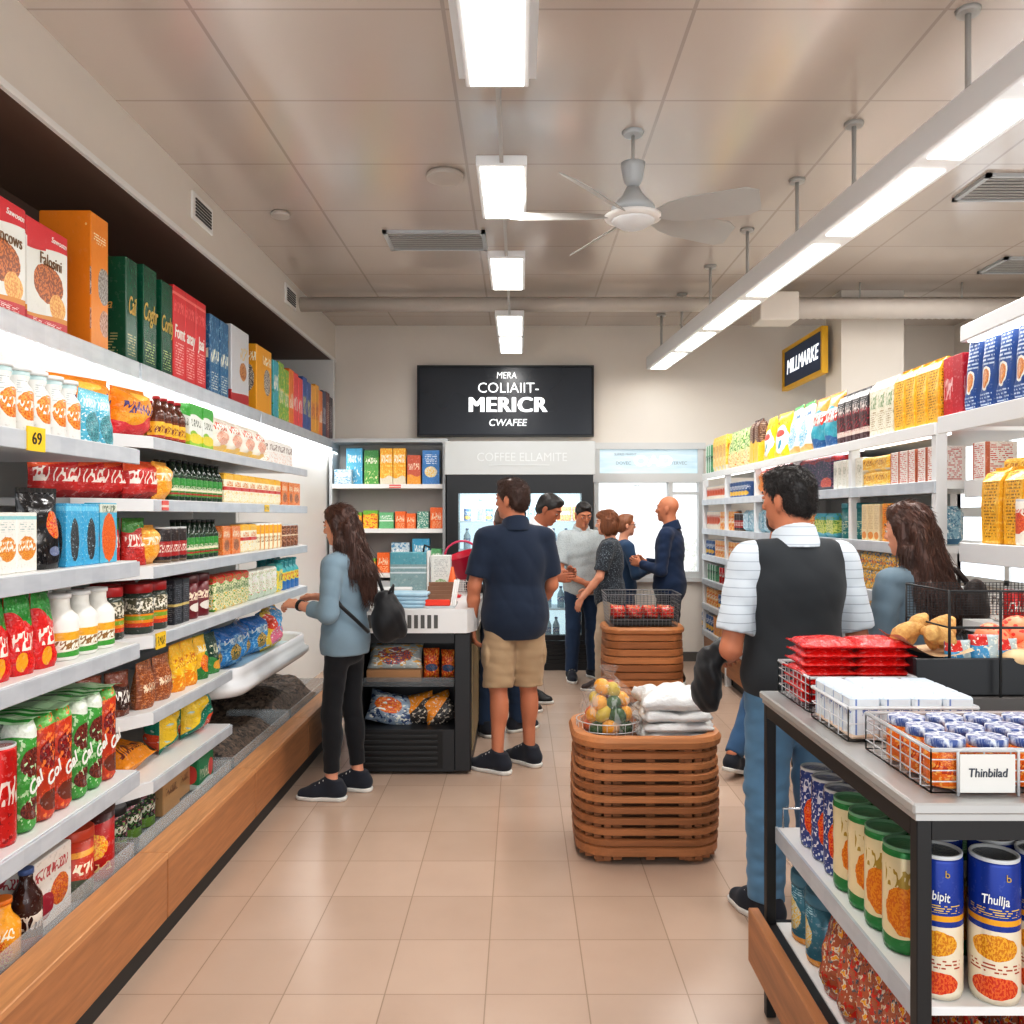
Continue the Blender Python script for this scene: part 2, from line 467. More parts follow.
# lower wall panel under the window and pale planting outside
struct('trim_5', MB().box(0.80, BACK - 0.06, 0.86, 2.05, BACK, 0.91), fr)
struct('exterior_ground', MB().box(-6, BACK + 0.4, -0.12, 10, 24, -0.02), plain('pale paving', (222, 222, 218), 0.8))  # even pale colour for the ground outside
mb = MB()
rr = random.Random(5)
for k in range(90):
    mb.ball((rr.uniform(1.9, 3.0), BACK + rr.uniform(2.0, 2.6), rr.uniform(0.75, 1.25) ** 1.0), rr.uniform(0.02, 0.045), 1)
for k in range(3): mb.tube([(2.0 + 0.36 * k, BACK + 2.3, 0), (2.0 + 0.36 * k, BACK + 2.3, 0.9)], 0.02, 6)
tag(mb.build('hedge', plain('overexposed white leaves', (244, 246, 240), 0.8, var=0.05)), 'hedge coloured near-white for glare, seen outside through the shop window', 'hedge')  # near-white leaf colour stands in for outdoor overexposure

# ================================================================== big dark sign
t = empty('wall_sign', (-0.155, BACK - 0.09, 2.80), 'large black sign board with white lettering on the back wall', 'sign')
b = NB('gloss black screen'); nz = b.noise(b.coord('Object'), 1.2, 2.0)
M_scr = b.done(b.mix(nz, srgb((13, 16, 24)), srgb((26, 32, 44))), 0.22, 0, 0.4)
MB().box(-0.93, -0.02, -0.365, 0.93, 0.02, 0.365, 0.006).build('panel', M_scr, t)
mb = MB(); mb.box(-0.945, -0.03, -0.38, -0.93, 0.06, 0.38); mb.box(0.93, -0.03, -0.38, 0.945, 0.06, 0.38); mb.box(-0.93, -0.03, 0.365, 0.93, 0.06, 0.38); mb.box(-0.93, -0.03, -0.38, 0.93, 0.06, -0.365)
mb.build('frame', M_black, t)
M_txt = emit('white sign letters', (246, 248, 250), 0.75)
lettering('MERA', 0.10, M_txt, t, (0.01, -0.023, 0.27), 'my', shear=0.1, xs=0.85)
lettering('COLIAIIT-', 0.155, M_txt, t, (0.03, -0.023, 0.135), 'my', xs=0.98)
for q_ in range(5): lettering('MERICR', 0.225, M_txt, t, (0.008 + 0.006*q_, -0.023 - 0.0004*q_, -0.05 + 0.004*(q_ % 2)), 'my', space=1.08, xs=1.02)
lettering('CWAFEE', 0.105, M_txt, t, (0.02, -0.023, -0.235), 'my', shear=0.15, bold=0.006)

# navy hanging sign beside the column, facing the aisle
t = empty('hanging_sign', (2.85, 8.545, 3.13), 'navy sign with a yellow frame fixed beside the white column', 'sign')
MB().box(-0.015, -0.56, -0.19, 0.015, 0.56, 0.19).build('panel', plain('navy sign face', (52, 72, 108), 0.6), t)
mb = MB()
mb.box(-0.03, -0.6, 0.185, 0.03, 0.6, 0.22); mb.box(-0.03, -0.6, -0.22, 0.03, 0.6, -0.185); mb.box(-0.03, -0.6, -0.185, 0.03, -0.57, 0.185); mb.box(-0.03, 0.56, -0.185, 0.03, 0.6, 0.185)
mb.build('frame', plain('yellow sign frame', (236, 184, 30), 0.45), t)
for q_ in range(4): lettering('MILLMARKE', 0.21, M_txt, t, (-0.02 - 0.0004*q_, 0.008 - 0.005*q_, 0.003*(q_ % 2)), 'mx', shear=0.15, xs=0.86)

# ================================================================== ceiling things
M_vent = plain('vent dark gap', (70, 66, 62), 0.6)
def ceiling_vent(x, y, sx, sy, label):
    t = empty('ceiling_vent', (x, y, CEIL), label, 'air vent', 'ceiling air vents')
    MB().box(-sx/2 + .02, -sy/2 + .02, -0.012, sx/2 - .02, sy/2 - .02, -0.002).build('backing', M_vent, t)
    mb = MB()
    for a_, b_, c_, d_ in ((-sx/2, -sy/2, sx/2, -sy/2+0.03), (-sx/2, sy/2-0.03, sx/2, sy/2), (-sx/2, -sy/2, -sx/2+0.03, sy/2), (sx/2-0.03, -sy/2, sx/2, sy/2)):
        mb.box(a_, b_, -0.022, c_, d_, -0.001)
    mb.build('frame', M_grey, t)
    mb = MB(); n = 7
    for k in range(n):
        yy = -sy/2 + 0.04 + (sy - 0.08) * (k + 0.5) / n
        mb.box(-sx/2 + 0.03, yy - 0.012, -0.02, sx/2 - 0.03, yy + 0.006, -0.004)
    mb.build('slats', M_rod, t)
ceiling_vent(-0.62, 6.32, 0.74, 0.42, 'slatted grey ceiling vent beside the hanging light row')
ceiling_vent(3.05, 5.3, 0.5, 0.42, 'slatted ceiling vent over the right shelving, nearer of two there')
ceiling_vent(4.1, 6.95, 0.5, 0.42, 'slatted ceiling vent over the right shelving, farther of two there')
for i, (x, y, lab) in enumerate(((-0.45, 5.1, 'flat round white ceiling detector near the light row'), (-1.62, 5.75, 'small round ceiling detector by the bulkhead'))):
    MB().lathe([(0.11 - 0.05*i, 0), (0.115 - 0.05*i, 0.02), (0.10 - 0.05*i, 0.035)], 24).build('smoke_detector', plain('detector grey', (190, 182, 174), 0.6), None, (x, y, CEIL - 0.035))
    tag(bpy.context.scene.objects[-1] if False else [o for o in COL.objects if o.name.startswith('smoke_detector')][-1], lab, 'detector')
for i, (y, lab) in enumerate(((5.33, 'white louvred grille high on the bulkhead, nearer one'), (7.38, 'white louvred grille high on the bulkhead, farther one'))):
    t = empty('wall_vent', (LEFT, y, 3.47), lab, 'air vent', 'bulkhead grilles')
    mb = MB(); mb.box(0, -0.17, -0.085, 0.015, 0.17, 0.085, 0.004); mb.build('frame', M_white, t)
    mb = MB()
    for k in range(6): mb.box(0.014, -0.13, -0.058 + 0.02*k, 0.02, 0.13, -0.047 + 0.02*k)
    mb.build('slats', M_vent, t)

def rod(mb, x, y, z0, z1, r=0.012):
    mb.tube([(x, y, z0), (x, y, z1)], r, 8); mb.lathe([(0.045, z1 - 0.02), (0.05, z1)], 14, (x, y, 0))

# centre row of hanging light panels
t = empty('hanging_light', (-0.09, 0, 3.28), 'row of narrow lit panels hung over the central aisle', 'ceiling light')
segs = ((1.9, 3.36), (4.15, 4.86), (5.64, 6.40), (7.28, 8.05), (8.16, 8.92))
for i, (y0, y1) in enumerate(segs):
    f = MB(); f.box(-0.125, y0 - 0.02, 0.0, 0.125, y1 + 0.02, 0.05, 0.004)
    if i == 0: f.box(-0.155, y0, 0.05, 0.155, y1 + 0.05, 0.06)
    fo = f.build('light_housing', M_metal, t)
    MB().box(-0.105, y0, -0.006, 0.105, y1, -0.0005).build('diffuser', M_light, fo)
    if i < 4: area('aisle lamp', (-0.09, (y0 + y1) / 2, 3.262), 0.2, y1 - y0, 15 * (y1 - y0))
for (a_, b_) in ((3.36, 4.15), (4.86, 5.64), (6.4, 7.28)):
    mb = MB(); mb.bar((0, a_, 0.02), (0, b_, 0.02), 0.018, 0.018); 
    mb.tube([(0.0, (a_ + b_)/2, 0.02), (0.0, (a_+b_)/2, CEIL - 3.28)], 0.008, 8)
    mb.build('rail', M_rod, t)

# long light beam over the right aisle (runs slightly askew)
A = Vector((1.83 + 0.02, 3.0, 3.10)); B = Vector((1.43, 8.9, 3.10)); L = (B - A).length
ang = math.atan2(-(B.x - A.x), B.y - A.y)
t = empty('light_beam', A, 'long white light beam with lit panels hung over the right aisle', 'ceiling light', rotz=ang)
MB().box(-0.11, -1.6, 0.0, 0.11, L, 0.13, 0.006).build('beam', M_metal, t)
span = [(-1.2, 0.0), (0.12, 0.62), (0.74, 1.62), (1.78, 2.9), (3.05, 3.95), (4.1, 4.85), (5.0, 5.85)]
for (a_, b_) in span:
    MB().box(-0.075, a_, -0.007, 0.075, b_, -0.0005).build('diffuser', M_light, t)
    p = A + Vector((-math.sin(ang), math.cos(ang), 0)) * ((a_ + b_) / 2)
    area('beam lamp', (p.x, p.y, 3.082), 0.15, b_ - a_, 13 * (b_ - a_) * (0.35 if b_ > 5 else 1), rot=(0, 0, ang))
mb = MB()
for q in (0.45, 1.45, 2.2, 3.1, 4.0, 4.9, 5.7): rod(mb, 0, q, 0.13, CEIL - 3.10)
mb.build('suspension_rod', M_rod, t)

# ceiling fan
FX, FY = 0.605, 4.55
t = empty('ceiling_fan', (FX, FY, CEIL), 'pale grey five-blade ceiling fan on a thin rod', 'fan')
MB().lathe([(0.05, -0.02), (0.06, 0)], 20).build('canopy', M_grey, t)
MB().tube([(0, 0, -0.02), (0, 0, -0.22)], 0.009, 8).build('rod', M_rod, t)
MB().lathe([(0.028, -0.30), (0.05, -0.26), (0.062, -0.2), (0.066, -0.17), (0.03, -0.165)], 24).build('hanger', M_grey, t)
MB().lathe([(0.12, -0.44), (0.115, -0.40), (0.06, -0.345), (0.035, -0.30)], 28).build('motor', M_grey, t)
MB().lathe([(0.12, -0.475), (0.15, -0.465), (0.155, -0.452), (0.12, -0.44)], 28).build('rim', M_white, t)
MB().lathe([(0.02, -0.52), (0.07, -0.51), (0.11, -0.485), (0.12, -0.47)], 28).build('bowl', M_metal, t)
for k, a_ in enumerate((-22, 27, 113, 180, 235)):
    mb = MB(); n = 8
    pts = [(0.12, 0.02), (0.2, 0.05), (0.30, 0.066), (0.60, 0.072), (0.66, 0.05)]
    for sgn in (1,):
        top = []
        vs = []
        for (r_, w_) in pts:
            vs.append((r_, -w_, -0.455 + 0.042 * (w_ / 0.07))); vs.append((r_, w_, -0.455 - 0.042 * (w_ / 0.07)))
        for z_ in (0, 0.006): top.append([mb.bm.verts.new((v[0], v[1], v[2] + z_)) for v in vs])
        for q in range(len(pts) - 1):
            i = 2 * q
            for tp in top: mb.bm.faces.new((tp[i], tp[i+1], tp[i+3], tp[i+2]))
            mb.bm.faces.new((top[0][i], top[1][i], top[1][i+2], top[0][i+2])); mb.bm.faces.new((top[0][i+1], top[1][i+1], top[1][i+3], top[0][i+3]))
        mb.bm.faces.new((top[0][-1], top[0][-2], top[1][-2], top[1][-1])); mb.bm.faces.new((top[0][0], top[0][1], top[1][1], top[1][0]))
    o = mb.build('blade', M_rod, t); o.rotation_euler = (0, 0, math.radians(a_))

# pipe and duct under the ceiling at the back
mb = MB(); mb.tube([(-2.0, 7.75, 3.50), (4.6, 7.75, 3.50)], 0.065, 14)
tag(mb.build('ceiling_pipe', plain('pale painted pipe', (198, 190, 181), 0.5)), 'pale painted pipe running across under the ceiling', 'pipe')
t = empty('air_duct', (0, 7.5, 0), 'ribbed pale air duct with a box end beside the column', 'duct')
MB().box(2.08, -0.14, 3.27, 2.42, 0.14, 3.52, 0.01).build('duct_box', M_wall, t)
pts = [(2.42 + 0.03*i, 0, 3.40) for i in range(75)]
mb = MB(); [mb.tube([(x_, 0, 3.45), (x_, 0, CEIL)], 0.008, 6) for x_ in (2.2, 3.0, 3.9)]; mb.build('hanger_rod', M_rod, t)
MB().tube(pts, [0.085 + 0.006*(i % 2) for i in range(75)], 12).build('flexible_pipe', plain('duct skin', (200, 192, 184), 0.5), t)
# second short light strip over the near right shelving
t = empty('strip_light', (1.95, 3.65, 2.32), 'short lit strip over the blue bags at right', 'ceiling light', rotz=math.radians(-3))
MB().box(-0.06, -1.3, 0.0, 0.06, 0.0, 0.07, 0.005).build('housing', M_metal, t)
MB().box(-0.045, -1.25, -0.006, 0.045, -0.04, -0.0005).build('diffuser', M_light, t)
mb = MB(); mb.tube([(0.1, -0.1, 0.03), (0.3, -0.1, 0.03), (0.3, -0.1, -0.30)], 0.01, 8); mb.build('bracket', M_rod, t)

# added fill lamps without fixtures: one behind the camera, one under the right-hand ceiling
area('added front fill', (0.6, -1.3, 2.0), 5.0, 2.6, 34, (0.97, 0.98, 1.0), (math.radians(78), 0, 0))
area('added side fill', (3.4, 4.6, 3.55), 1.2, 5.0, 45)
# ================================================================== left wall shelving
M_oak = wood('warm oak front', (178, 122, 78), 1)
M_oak2 = wood('light oak ledge', (203, 148, 100), 1)
b = NB('grey price rail'); s = b.sep(b.coord('Object'))
nz = b.noise(b.scaled(b.coord('Object'), (1, 9, 30)), 1.0, 3.0)
tk = b.math('LESS_THAN', b.math('FRACT', b.math('MULTIPLY', s[1], 5.2)), 0.55)
c = b.mix(b.math('MULTIPLY_ADD', tk, 0.12, b.math('MULTIPLY', nz, 0.8)), srgb((170, 178, 187)), srgb((206, 212, 218)))
M_rail = b.done(c, 0.3)
M_shelf = plain('white shelf enamel', (232, 233, 232), 0.4, var=0.01)
M_tag_y = pm('yellow price tag', (246, 205, 30), [('scrib', 0.1, 0.9, 0.2, 0.85, (60, 50, 20), 5)])
M_tag_r = pm('red price tag', (226, 92, 82), [('band', 0.3, 0.55, (245, 220, 210))])
M_acr = clear('clear acrylic tray', (214, 222, 226), 0.28)

NEARX, FARX, XB = -1.42, -1.50, -2.30
near = empty('wall_shelf_unit', (0, 0, 0), 'white wall shelving bay at the near end of the wall run', 'shelving')
def rail(parent, x, y0, y1, z, h=0.05):
    MB().box(x - 0.002, y0, z - h, x + 0.012, y1, z - 0.004, 0.002).build('price_rail', M_rail, parent)
NEARZ = {'B': 1.825, 'C': 1.412, 'D': 1.108, 'E': 0.636}
for k, z in NEARZ.items():
    o = MB().prism([(XB, 1.0), (NEARX, 1.0), (NEARX, 3.15), (XB, 3.15)], z - 0.03, z).build('shelf', M_shelf, near)
    rail(o, NEARX, 1.0, 3.15, z, 0.058)
    MB().box(XB + 0.1, 1.0, z - 0.05, NEARX - 0.04, 3.13, z - 0.03).build('bracket', M_grey, o)
tg = MB().box(NEARX + 0.011, 2.425, 1.765, NEARX + 0.016, 2.515, 1.835).build('price_tag', plain('plain yellow tag', (246, 205, 30), .4), near)
lettering('69', 0.05, M_black, tg, (NEARX + 0.017, 2.47, 1.80), 'px')
MB().box(XB - 0.03, 1.0, 0.28, XB, 3.2, 2.3).build('back_panel', M_shelf, near)
for y in (1.05, 3.13): MB().box(XB, y - 0.02, 0.28, XB + 0.05, y + 0.02, 2.3).build('upright', M_metal, near)

far = empty('wall_shelf_unit', (0, 3.2, 0), 'white wall shelving bay beside the woman with the backpack', 'shelving')
def floc(o): o.location = (0, -3.2, 0); return o
FARZ = {'B': 1.90, 'C': 1.645, 'D': 1.372, 'E': 1.09, 'F': 0.78, 'G': 0.50}
for k, z in FARZ.items():
    y1 = 5.95 if k in 'BCDE' else 4.40
    o = floc(MB().prism([(XB, 3.17), (-1.68, 3.17), (FARX, 3.45), (FARX, y1), (XB, y1)], z - 0.03, z).build('shelf', M_shelf, far))
    rail(o, FARX, 3.45, y1, z, 0.052)
    mb = MB(); mb.bm.verts.ensure_lookup_table()
    mb.prism([(-1.68, 3.165), (-1.672, 3.16), (FARX + 0.012, 3.45), (FARX, 3.45)], z - 0.05, z - 0.002); mb.build('corner_trim', M_metal, o)
    if k == 'E': MB().box(FARX + 0.011, 3.47, z - 0.06, FARX + 0.017, 3.56, z + 0.005).build('price_tag', M_tag_y, o)
    if k == 'C': MB().box(FARX + 0.011, 3.53, z - 0.045, FARX + 0.017, 3.59, z - 0.005).build('price_tag', M_tag_r, o); MB().box(FARX + 0.011, 4.95, z - 0.045, FARX + 0.017, 5.03, z - 0.005).build('price_tag', M_tag_y, o)
floc(MB().box(XB - 0.03, 3.2, 0.28, XB, 6.0, 2.3).build('back_panel', M_shelf, far))
floc(MB().box(XB, 5.98, 0.28, LEFT, 6.04, 2.3).build('end_panel', M_white, far))

# display shelf above, lit along its lower edge
t = empty('display_shelf', (0, 0, 0), 'long top display shelf with a lit lower edge above the wall shelving', 'shelf')
TOPX, TOPZ = -1.95, 2.36
for (a_, b_) in ((1.2, 4.33), (4.34, 6.35), (6.36, 9.05)):
    o = MB().box(-2.62, a_, TOPZ - 0.03, TOPX, b_, TOPZ).build('shelf_board', M_shelf, t)
    MB().box(TOPX - 0.01, a_ + 0.005, TOPZ - 0.09, TOPX + 0.015, b_ - 0.005, TOPZ - 0.002, 0.004).build('price_rail', M_rail, o)
    MB().box(TOPX - 0.05, a_, TOPZ - 0.115, TOPX + 0.005, b_, TOPZ - 0.09).build('light_strip', M_strip, o)
    MB().box(-2.60, a_, TOPZ - 0.07, TOPX - 0.06, b_, TOPZ - 0.05).build('underside', M_shelf, o)
    area('shelf lamp', (TOPX - 0.0, (a_ + b_) / 2, TOPZ - 0.125), 0.05, b_ - a_, 3.2 * (b_ - a_), (1, 1, 1), (0, math.radians(-18), 0))

# oak plinth drawers and trays
bnd = [0.2, 1.05, 2.10, 3.15, 4.20, 5.25, 6.3]
nm = ('outermost', 'second', 'third', 'fourth', 'fifth', 'last')
for i in range(len(bnd) - 1):
    y0, y1 = bnd[i], bnd[i+1]
    t = empty('plinth_cabinet', (-1.305, y0, 0), f'oak-fronted low plinth section under the wall shelving, {nm[i]} from the near end', 'plinth', 'oak plinth sections')
    MB().box(-0.02, 0.004, 0.085, 0.0, y1 - y0 - 0.004, 0.318, 0.003).build('front_panel', M_oak, t)
    MB().box(-0.11, 0.0, 0.305, 0.003, y1 - y0, 0.33, 0.003).build('ledge', M_oak2, t)
    MB().box(-0.99, 0.0, 0.0, -0.022, y1 - y0, 0.084).build('toe_kick', M_black, t)
    MB().box(-0.99, 0.0, 0.085, -0.03, y1 - y0, 0.27).build('carcass', M_dark, t)
    mb = MB(); mb.box(-0.125, 0.02, 0.285, -0.115, y1 - y0 - 0.02, 0.375); mb.box(-0.95, 0.02, 0.275, -0.115, y1 - y0 - 0.02, 0.283)
    mb.box(-0.5, 0.02, 0.283, -0.115, 0.026, 0.375); mb.box(-0.5, y1 - y0 - 0.026, 0.283, -0.115, y1 - y0 - 0.02, 0.375)
    mb.build('tray', M_acr, t)
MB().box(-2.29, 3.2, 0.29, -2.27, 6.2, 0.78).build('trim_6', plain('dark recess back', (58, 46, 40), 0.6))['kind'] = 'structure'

# dark bulk goods lying in the last plinth trays
b = NB('dark bulk grains'); nz = b.voro(b.coord('Object'), 70.0, 'Color'); s = b.sep(nz)
M_bulk = b.done(b.mix(s[0], srgb((34, 28, 25)), srgb((126, 106, 90))), 0.6)
rr = random.Random(11)
def heap(name, x0, x1, y0, y1, z, hgt, label, mat, seed):
    mb = MB(); nx, ny = 16, 40; r_ = random.Random(seed); g = []
    for i in range(nx + 1):
        row = []
        for j in range(ny + 1):
            u, v = i / nx, j / ny
            e = min(1, 6 * min(u, 1 - u, )) * min(1, 10 * min(v, 1 - v))
            hh = hgt * e * (0.72 + 0.28 * math.sin(9 * v + seed) * math.cos(5 * u)) + r_.uniform(-0.008, 0.008) * e
            row.append(mb.bm.verts.new((x0 + (x1 - x0) * u, y0 + (y1 - y0) * v, z + max(0.002, hh))))
        g.append(row)
    for i in range(nx):
        for j in range(ny):
            mb.bm.faces.new((g[i][j], g[i+1][j], g[i+1][j+1], g[i][j+1]))
    return tag(mb.build(name, mat), label, 'bulk goods', kind='stuff')
heap('coffee_beans', -2.2, -1.48, 4.32, 5.22, 0.285, 0.13, 'dark loose beans heaped in the fourth plinth tray', M_bulk, 1)
heap('coffee_beans', -2.2, -1.48, 5.30, 6.2, 0.285, 0.17, 'dark loose beans heaped in the last plinth tray', M_bulk, 2)

# white open display case that juts out of the far bay
t = empty('display_case', (-1.95, 5.2, 0.62), 'white open display case with a rounded rim below the far shelves', 'display case')
def rrect(x0, y0, x1, y1, r, n=6):
    pts = []
    for cx_, cy_, a0 in ((x1 - r, y1 - r, 0), (x0 + r, y1 - r, 90), (x0 + r, y0 + r, 180), (x1 - r, y0 + r, 270)):
        for k in range(n + 1):
            a_ = math.radians(a0 + 90 * k / n); pts.append((cx_ + r * math.cos(a_), cy_ + r * math.sin(a_)))
    return pts
mb = MB()
outs = [(0.0, 0.05), (0.02, 0.0), (0.035, 0.03), (0.03, 0.06)]
def ringloft(mb, rings, close=True, smooth=True, mat=0):
    vs = [[mb.bm.verts.new(p) for p in r_] for r_ in rings]
    n = len(vs[0])
    for k in range(len(vs) - 1):
        for i in range(n):
            j = (i + 1) % n
            f = mb.bm.faces.new((vs[k][i], vs[k][j], vs[k+1][j], vs[k+1][i])); f.smooth = smooth; f.material_index = mat
            for lp, uvv in zip(f.loops, ((4*i/n, k), (4*(i+1)/n, k), (4*(i+1)/n, k+1), (4*i/n, k+1))): lp[mb.uv].uv = uvv
    return vs
def casering(inset, z):
    return [(x, y, z) for x, y in rrect(-0.34 + inset, -0.80 + inset, 0.49 - inset, 0.76 - inset, 0.16 - inset * 0.6)]
v = ringloft(mb, [casering(0.10, -0.02), casering(0.02, 0.0), casering(-0.012, 0.03), casering(-0.012, 0.06), casering(0.012, 0.075), casering(0.02, 0.11), casering(0.02, 0.145), casering(0.035, 0.15), casering(0.055, 0.13), casering(0.07, 0.08)])
mb.bm.faces.new(v[0][::-1]); mb.bm.faces.new(v[-1])
mb.build('case_body', plain('gloss white moulding', (232, 234, 236), 0.25, var=0.01), t)
mb = MB(); mb.prism([(x, y) for x, y in rrect(-0.25, -0.72, 0.41, 0.68, 0.08)], 0.081, 0.09); mb.build('liner', plain('pale blue liner', (178, 206, 218), 0.3), t)

# ================================================================== right-hand gondola
GX = 1.90
GZ = [2.0, 1.735, 1.44, 1.175, 0.925, 0.672, 0.40]
bays = [(3.87, 4.86), (4.86, 5.85), (5.85, 6.84), (6.84, 7.83), (7.83, 8.82)]
gn = ('second', 'third', 'fourth', 'fifth', 'sixth')
for i, (y0, y1) in enumerate(bays):
    t = empty('gondola_shelving', (GX, y0, 0), f'white gondola shelving bay along the right aisle, {gn[i]} from the near end', 'shelving', 'gondola bays')
    for k, z in enumerate(GZ):
        o = MB().box(0.0, 0.002, z - 0.035, 0.62, y1 - y0 - 0.002, z).build('shelf', M_shelf, t)
        MB().box(-0.014, 0.002, z - 0.055, 0.002, y1 - y0 - 0.002, z + 0.002, 0.002).build('price_rail', M_shelf if k == 0 else M_rail, o)
        if k == 0: MB().box(0.03, 0.05, z - 0.05, 0.09, y1 - y0 - 0.05, z - 0.036).build('light_strip', M_strip, o)
    MB().box(0.06, 0.06, 0.0, 0.62, y1 - y0, 0.1).build('toe_kick', M_black, t)
    MB().box(0.0, 0.002, 0.10, 0.62, y1 - y0 - 0.002, 0.34, 0.003).build('plinth_front', M_oak, t)
    if i != 0: MB().box(0.60, 0.0, 0.34, 0.62, y1 - y0, 1.98).build('back_panel', M_shelf, t)
    else:
        MB().box(0.60, 0.0, 0.34, 0.62, y1 - y0, 1.15).build('back_panel', M_shelf, t)
    MB().box(-0.005, 0.0, 0.0, 0.045, 0.044, 2.0).build('upright', M_metal, t)
    MB().box(0.56, 0.0, 0.0, 0.62, 0.044, 2.0).build('upright', M_metal, t)
    if i == 4: MB().box(-0.005, y1 - y0 - 0.044, 0.0, 0.045, y1 - y0, 1.98).build('upright', M_metal, t)
# nearest bay: taller shelf toward the camera, open-backed
t = empty('gondola_shelving', (GX, 2.2, 0), 'open-backed white shelving bay nearest on the right, above the display table', 'shelving', 'gondola bays')
for z, x0 in ((2.02, 0.0), (1.735, 0.12), (1.47, -0.15)):
    y1 = 1.64 if z != 1.47 else 1.16
    o = MB().box(x0, 0.0, z - 0.04, 0.65, y1, z).build('shelf', M_shelf, t)
    MB().box(x0 - 0.014, 0.0, z - 0.075, x0 + 0.002, y1, z + 0.002, 0.002).build('price_rail', M_metal, o)
    if z > 2: MB().box(x0 + 0.05, 0.1, z - 0.055, x0 + 0.1, y1 - 0.05, z - 0.041).build('light_strip', M_strip, o)
o = MB().box(-0.15, 0.0, 1.13, 0.65, 1.16, 1.17).build('shelf', M_shelf, t)
MB().box(0.60, 0.02, 0.0, 0.65, 0.07, 2.0).build('upright', M_metal, t); MB().box(0.60, 1.18, 0.0, 0.65, 1.22, 2.0).build('upright', M_metal, t)
MB().box(0.02, 0.05, 0.0, 0.65, 1.2, 0.95).build('base', M_grey, t)
# bright windows in the right wall, seen through the open bay
mb = MB(); mb.box(4.66, 6.6, 0.9, 4.72, 6.68, 2.5); mb.box(4.66, 8.1, 0.9, 4.72, 8.18, 2.5); mb.box(4.66, 9.08, 0.9, 4.72, 9.16, 2.5); mb.box(4.66, 6.6, 2.45, 4.72, 9.16, 2.53); mb.box(4.66, 6.6, 0.87, 4.72, 9.16, 0.95); mb.box(4.66, 6.6, 1.56, 4.72, 9.16, 1.66)
w2 = struct('window_2', mb, fr)
MB().box(4.685, 6.68, 0.95, 4.695, 9.1, 2.45).build('window_pane', emit('bright daylight pane', (232, 242, 250), 1.3), w2)

# ================================================================== low counter in the middle (open chiller with white top)
CY0, CY1, CX0, CX1 = 5.17, 6.55, -1.02, -0.30
t = empty('chiller_counter', (CX0, CY0, 0), 'black open-front chiller counter with a white slotted top', 'counter')
W, D = CX1 - CX0, CY1 - CY0
mb = MB(); mb.box(0, 0.45, 0.02, W, D, 0.86); mb.box(0, 0, 0.02, 0.04, 0.45, 0.86); mb.box(W - 0.10, 0, 0.02, W, 0.45, 0.86, 0.006)
mb.box(0.04, 0, 0.80, W - 0.10, 0.45, 0.86); mb.box(0.04, 0.0, 0.02, W - 0.1, 0.45, 0.275)
mb.build('cabinet_body', M_dark, t)
mb = MB(); mb.box(0.04, 0.41, 0.28, W - 0.10, 0.448, 0.80); mb.build('inner_back', plain('dim interior', (52, 52, 56), 0.4), t)
o = MB().box(0.042, 0.06, 0.53, W - 0.102, 0.41, 0.545).build('shelf', M_dark, t)
MB().box(0.042, 0.055, 0.525, W - 0.102, 0.065, 0.58).build('shelf_lip', clear('smoky lip', (140, 146, 150), 0.35), o)
mb = MB()
for k in range(6): mb.box(0.06, -0.012, 0.055 + 0.034*k, W - 0.20, 0.0, 0.075 + 0.034*k, 0.004)
mb.build('vent_slats', M_black, t)
MB().box(0.045, -0.004, 0.04, W - 0.17, -0.0005, 0.262).build('vent_recess', plain('vent black', (12, 12, 13), 0.6), t)
mb = MB(); mb.box(W + 0.001, 0.10, 0.12, W + 0.006, D - 0.1, 0.78); mb.build('side_panel', plain('yellowed side panel', (150, 134, 98), 0.45, var=0.1), t)
mb = MB(); top = [(-0.03, -0.03), (W - 0.02, -0.03), (W + 0.035, 0.10), (W + 0.035, D), (-0.03, D)]
mb.prism(top, 0.865, 1.01)
o = mb.build('counter_top', plain('white counter top', (228, 228, 227), 0.3, var=0.01), t)
mb = MB()
for k in range(13): mb.box(0.02 + 0.04*k, -0.034, 0.895, 0.043 + 0.04*k, -0.029, 0.975)
mb.build('grille_slots', plain('slot shadow', (92, 92, 90), 0.6), o)

# ================================================================== tall shelves on the back wall, left of the fridge
t = empty('back_shelving', (-1.97, BACK - 0.42, 0), 'light grey back-wall shelving with three white shelves left of the fridge', 'shelving')
MB().box(0, 0.36, 0.0, 1.20, 0.40, 2.33).build('back_panel', plain('taupe back panel', (178, 174, 170), 0.6), t)
for x in (0.0, 1.17): MB().box(x, 0.0, 0.0, x + 0.03, 0.40, 2.33).build('side_panel', M_grey, t)
for z in (1.90, 1.44, 0.98):
    o = MB().box(0.03, 0.0, z - 0.045, 1.17, 0.36, z).build('shelf', M_white, t)
    if z == 1.90: MB().box(0.62, -0.006, z - 0.04, 0.74, -0.0005, z - 0.006).build('price_tag', M_tag_r, o)
MB().box(0.03, 0.02, 0.0, 1.17, 0.36, 0.9).build('base', M_grey, t)
MB().box(-0.02, -0.01, 2.33, 1.22, 0.41, 2.37).build('top_cap', M_grey, t)

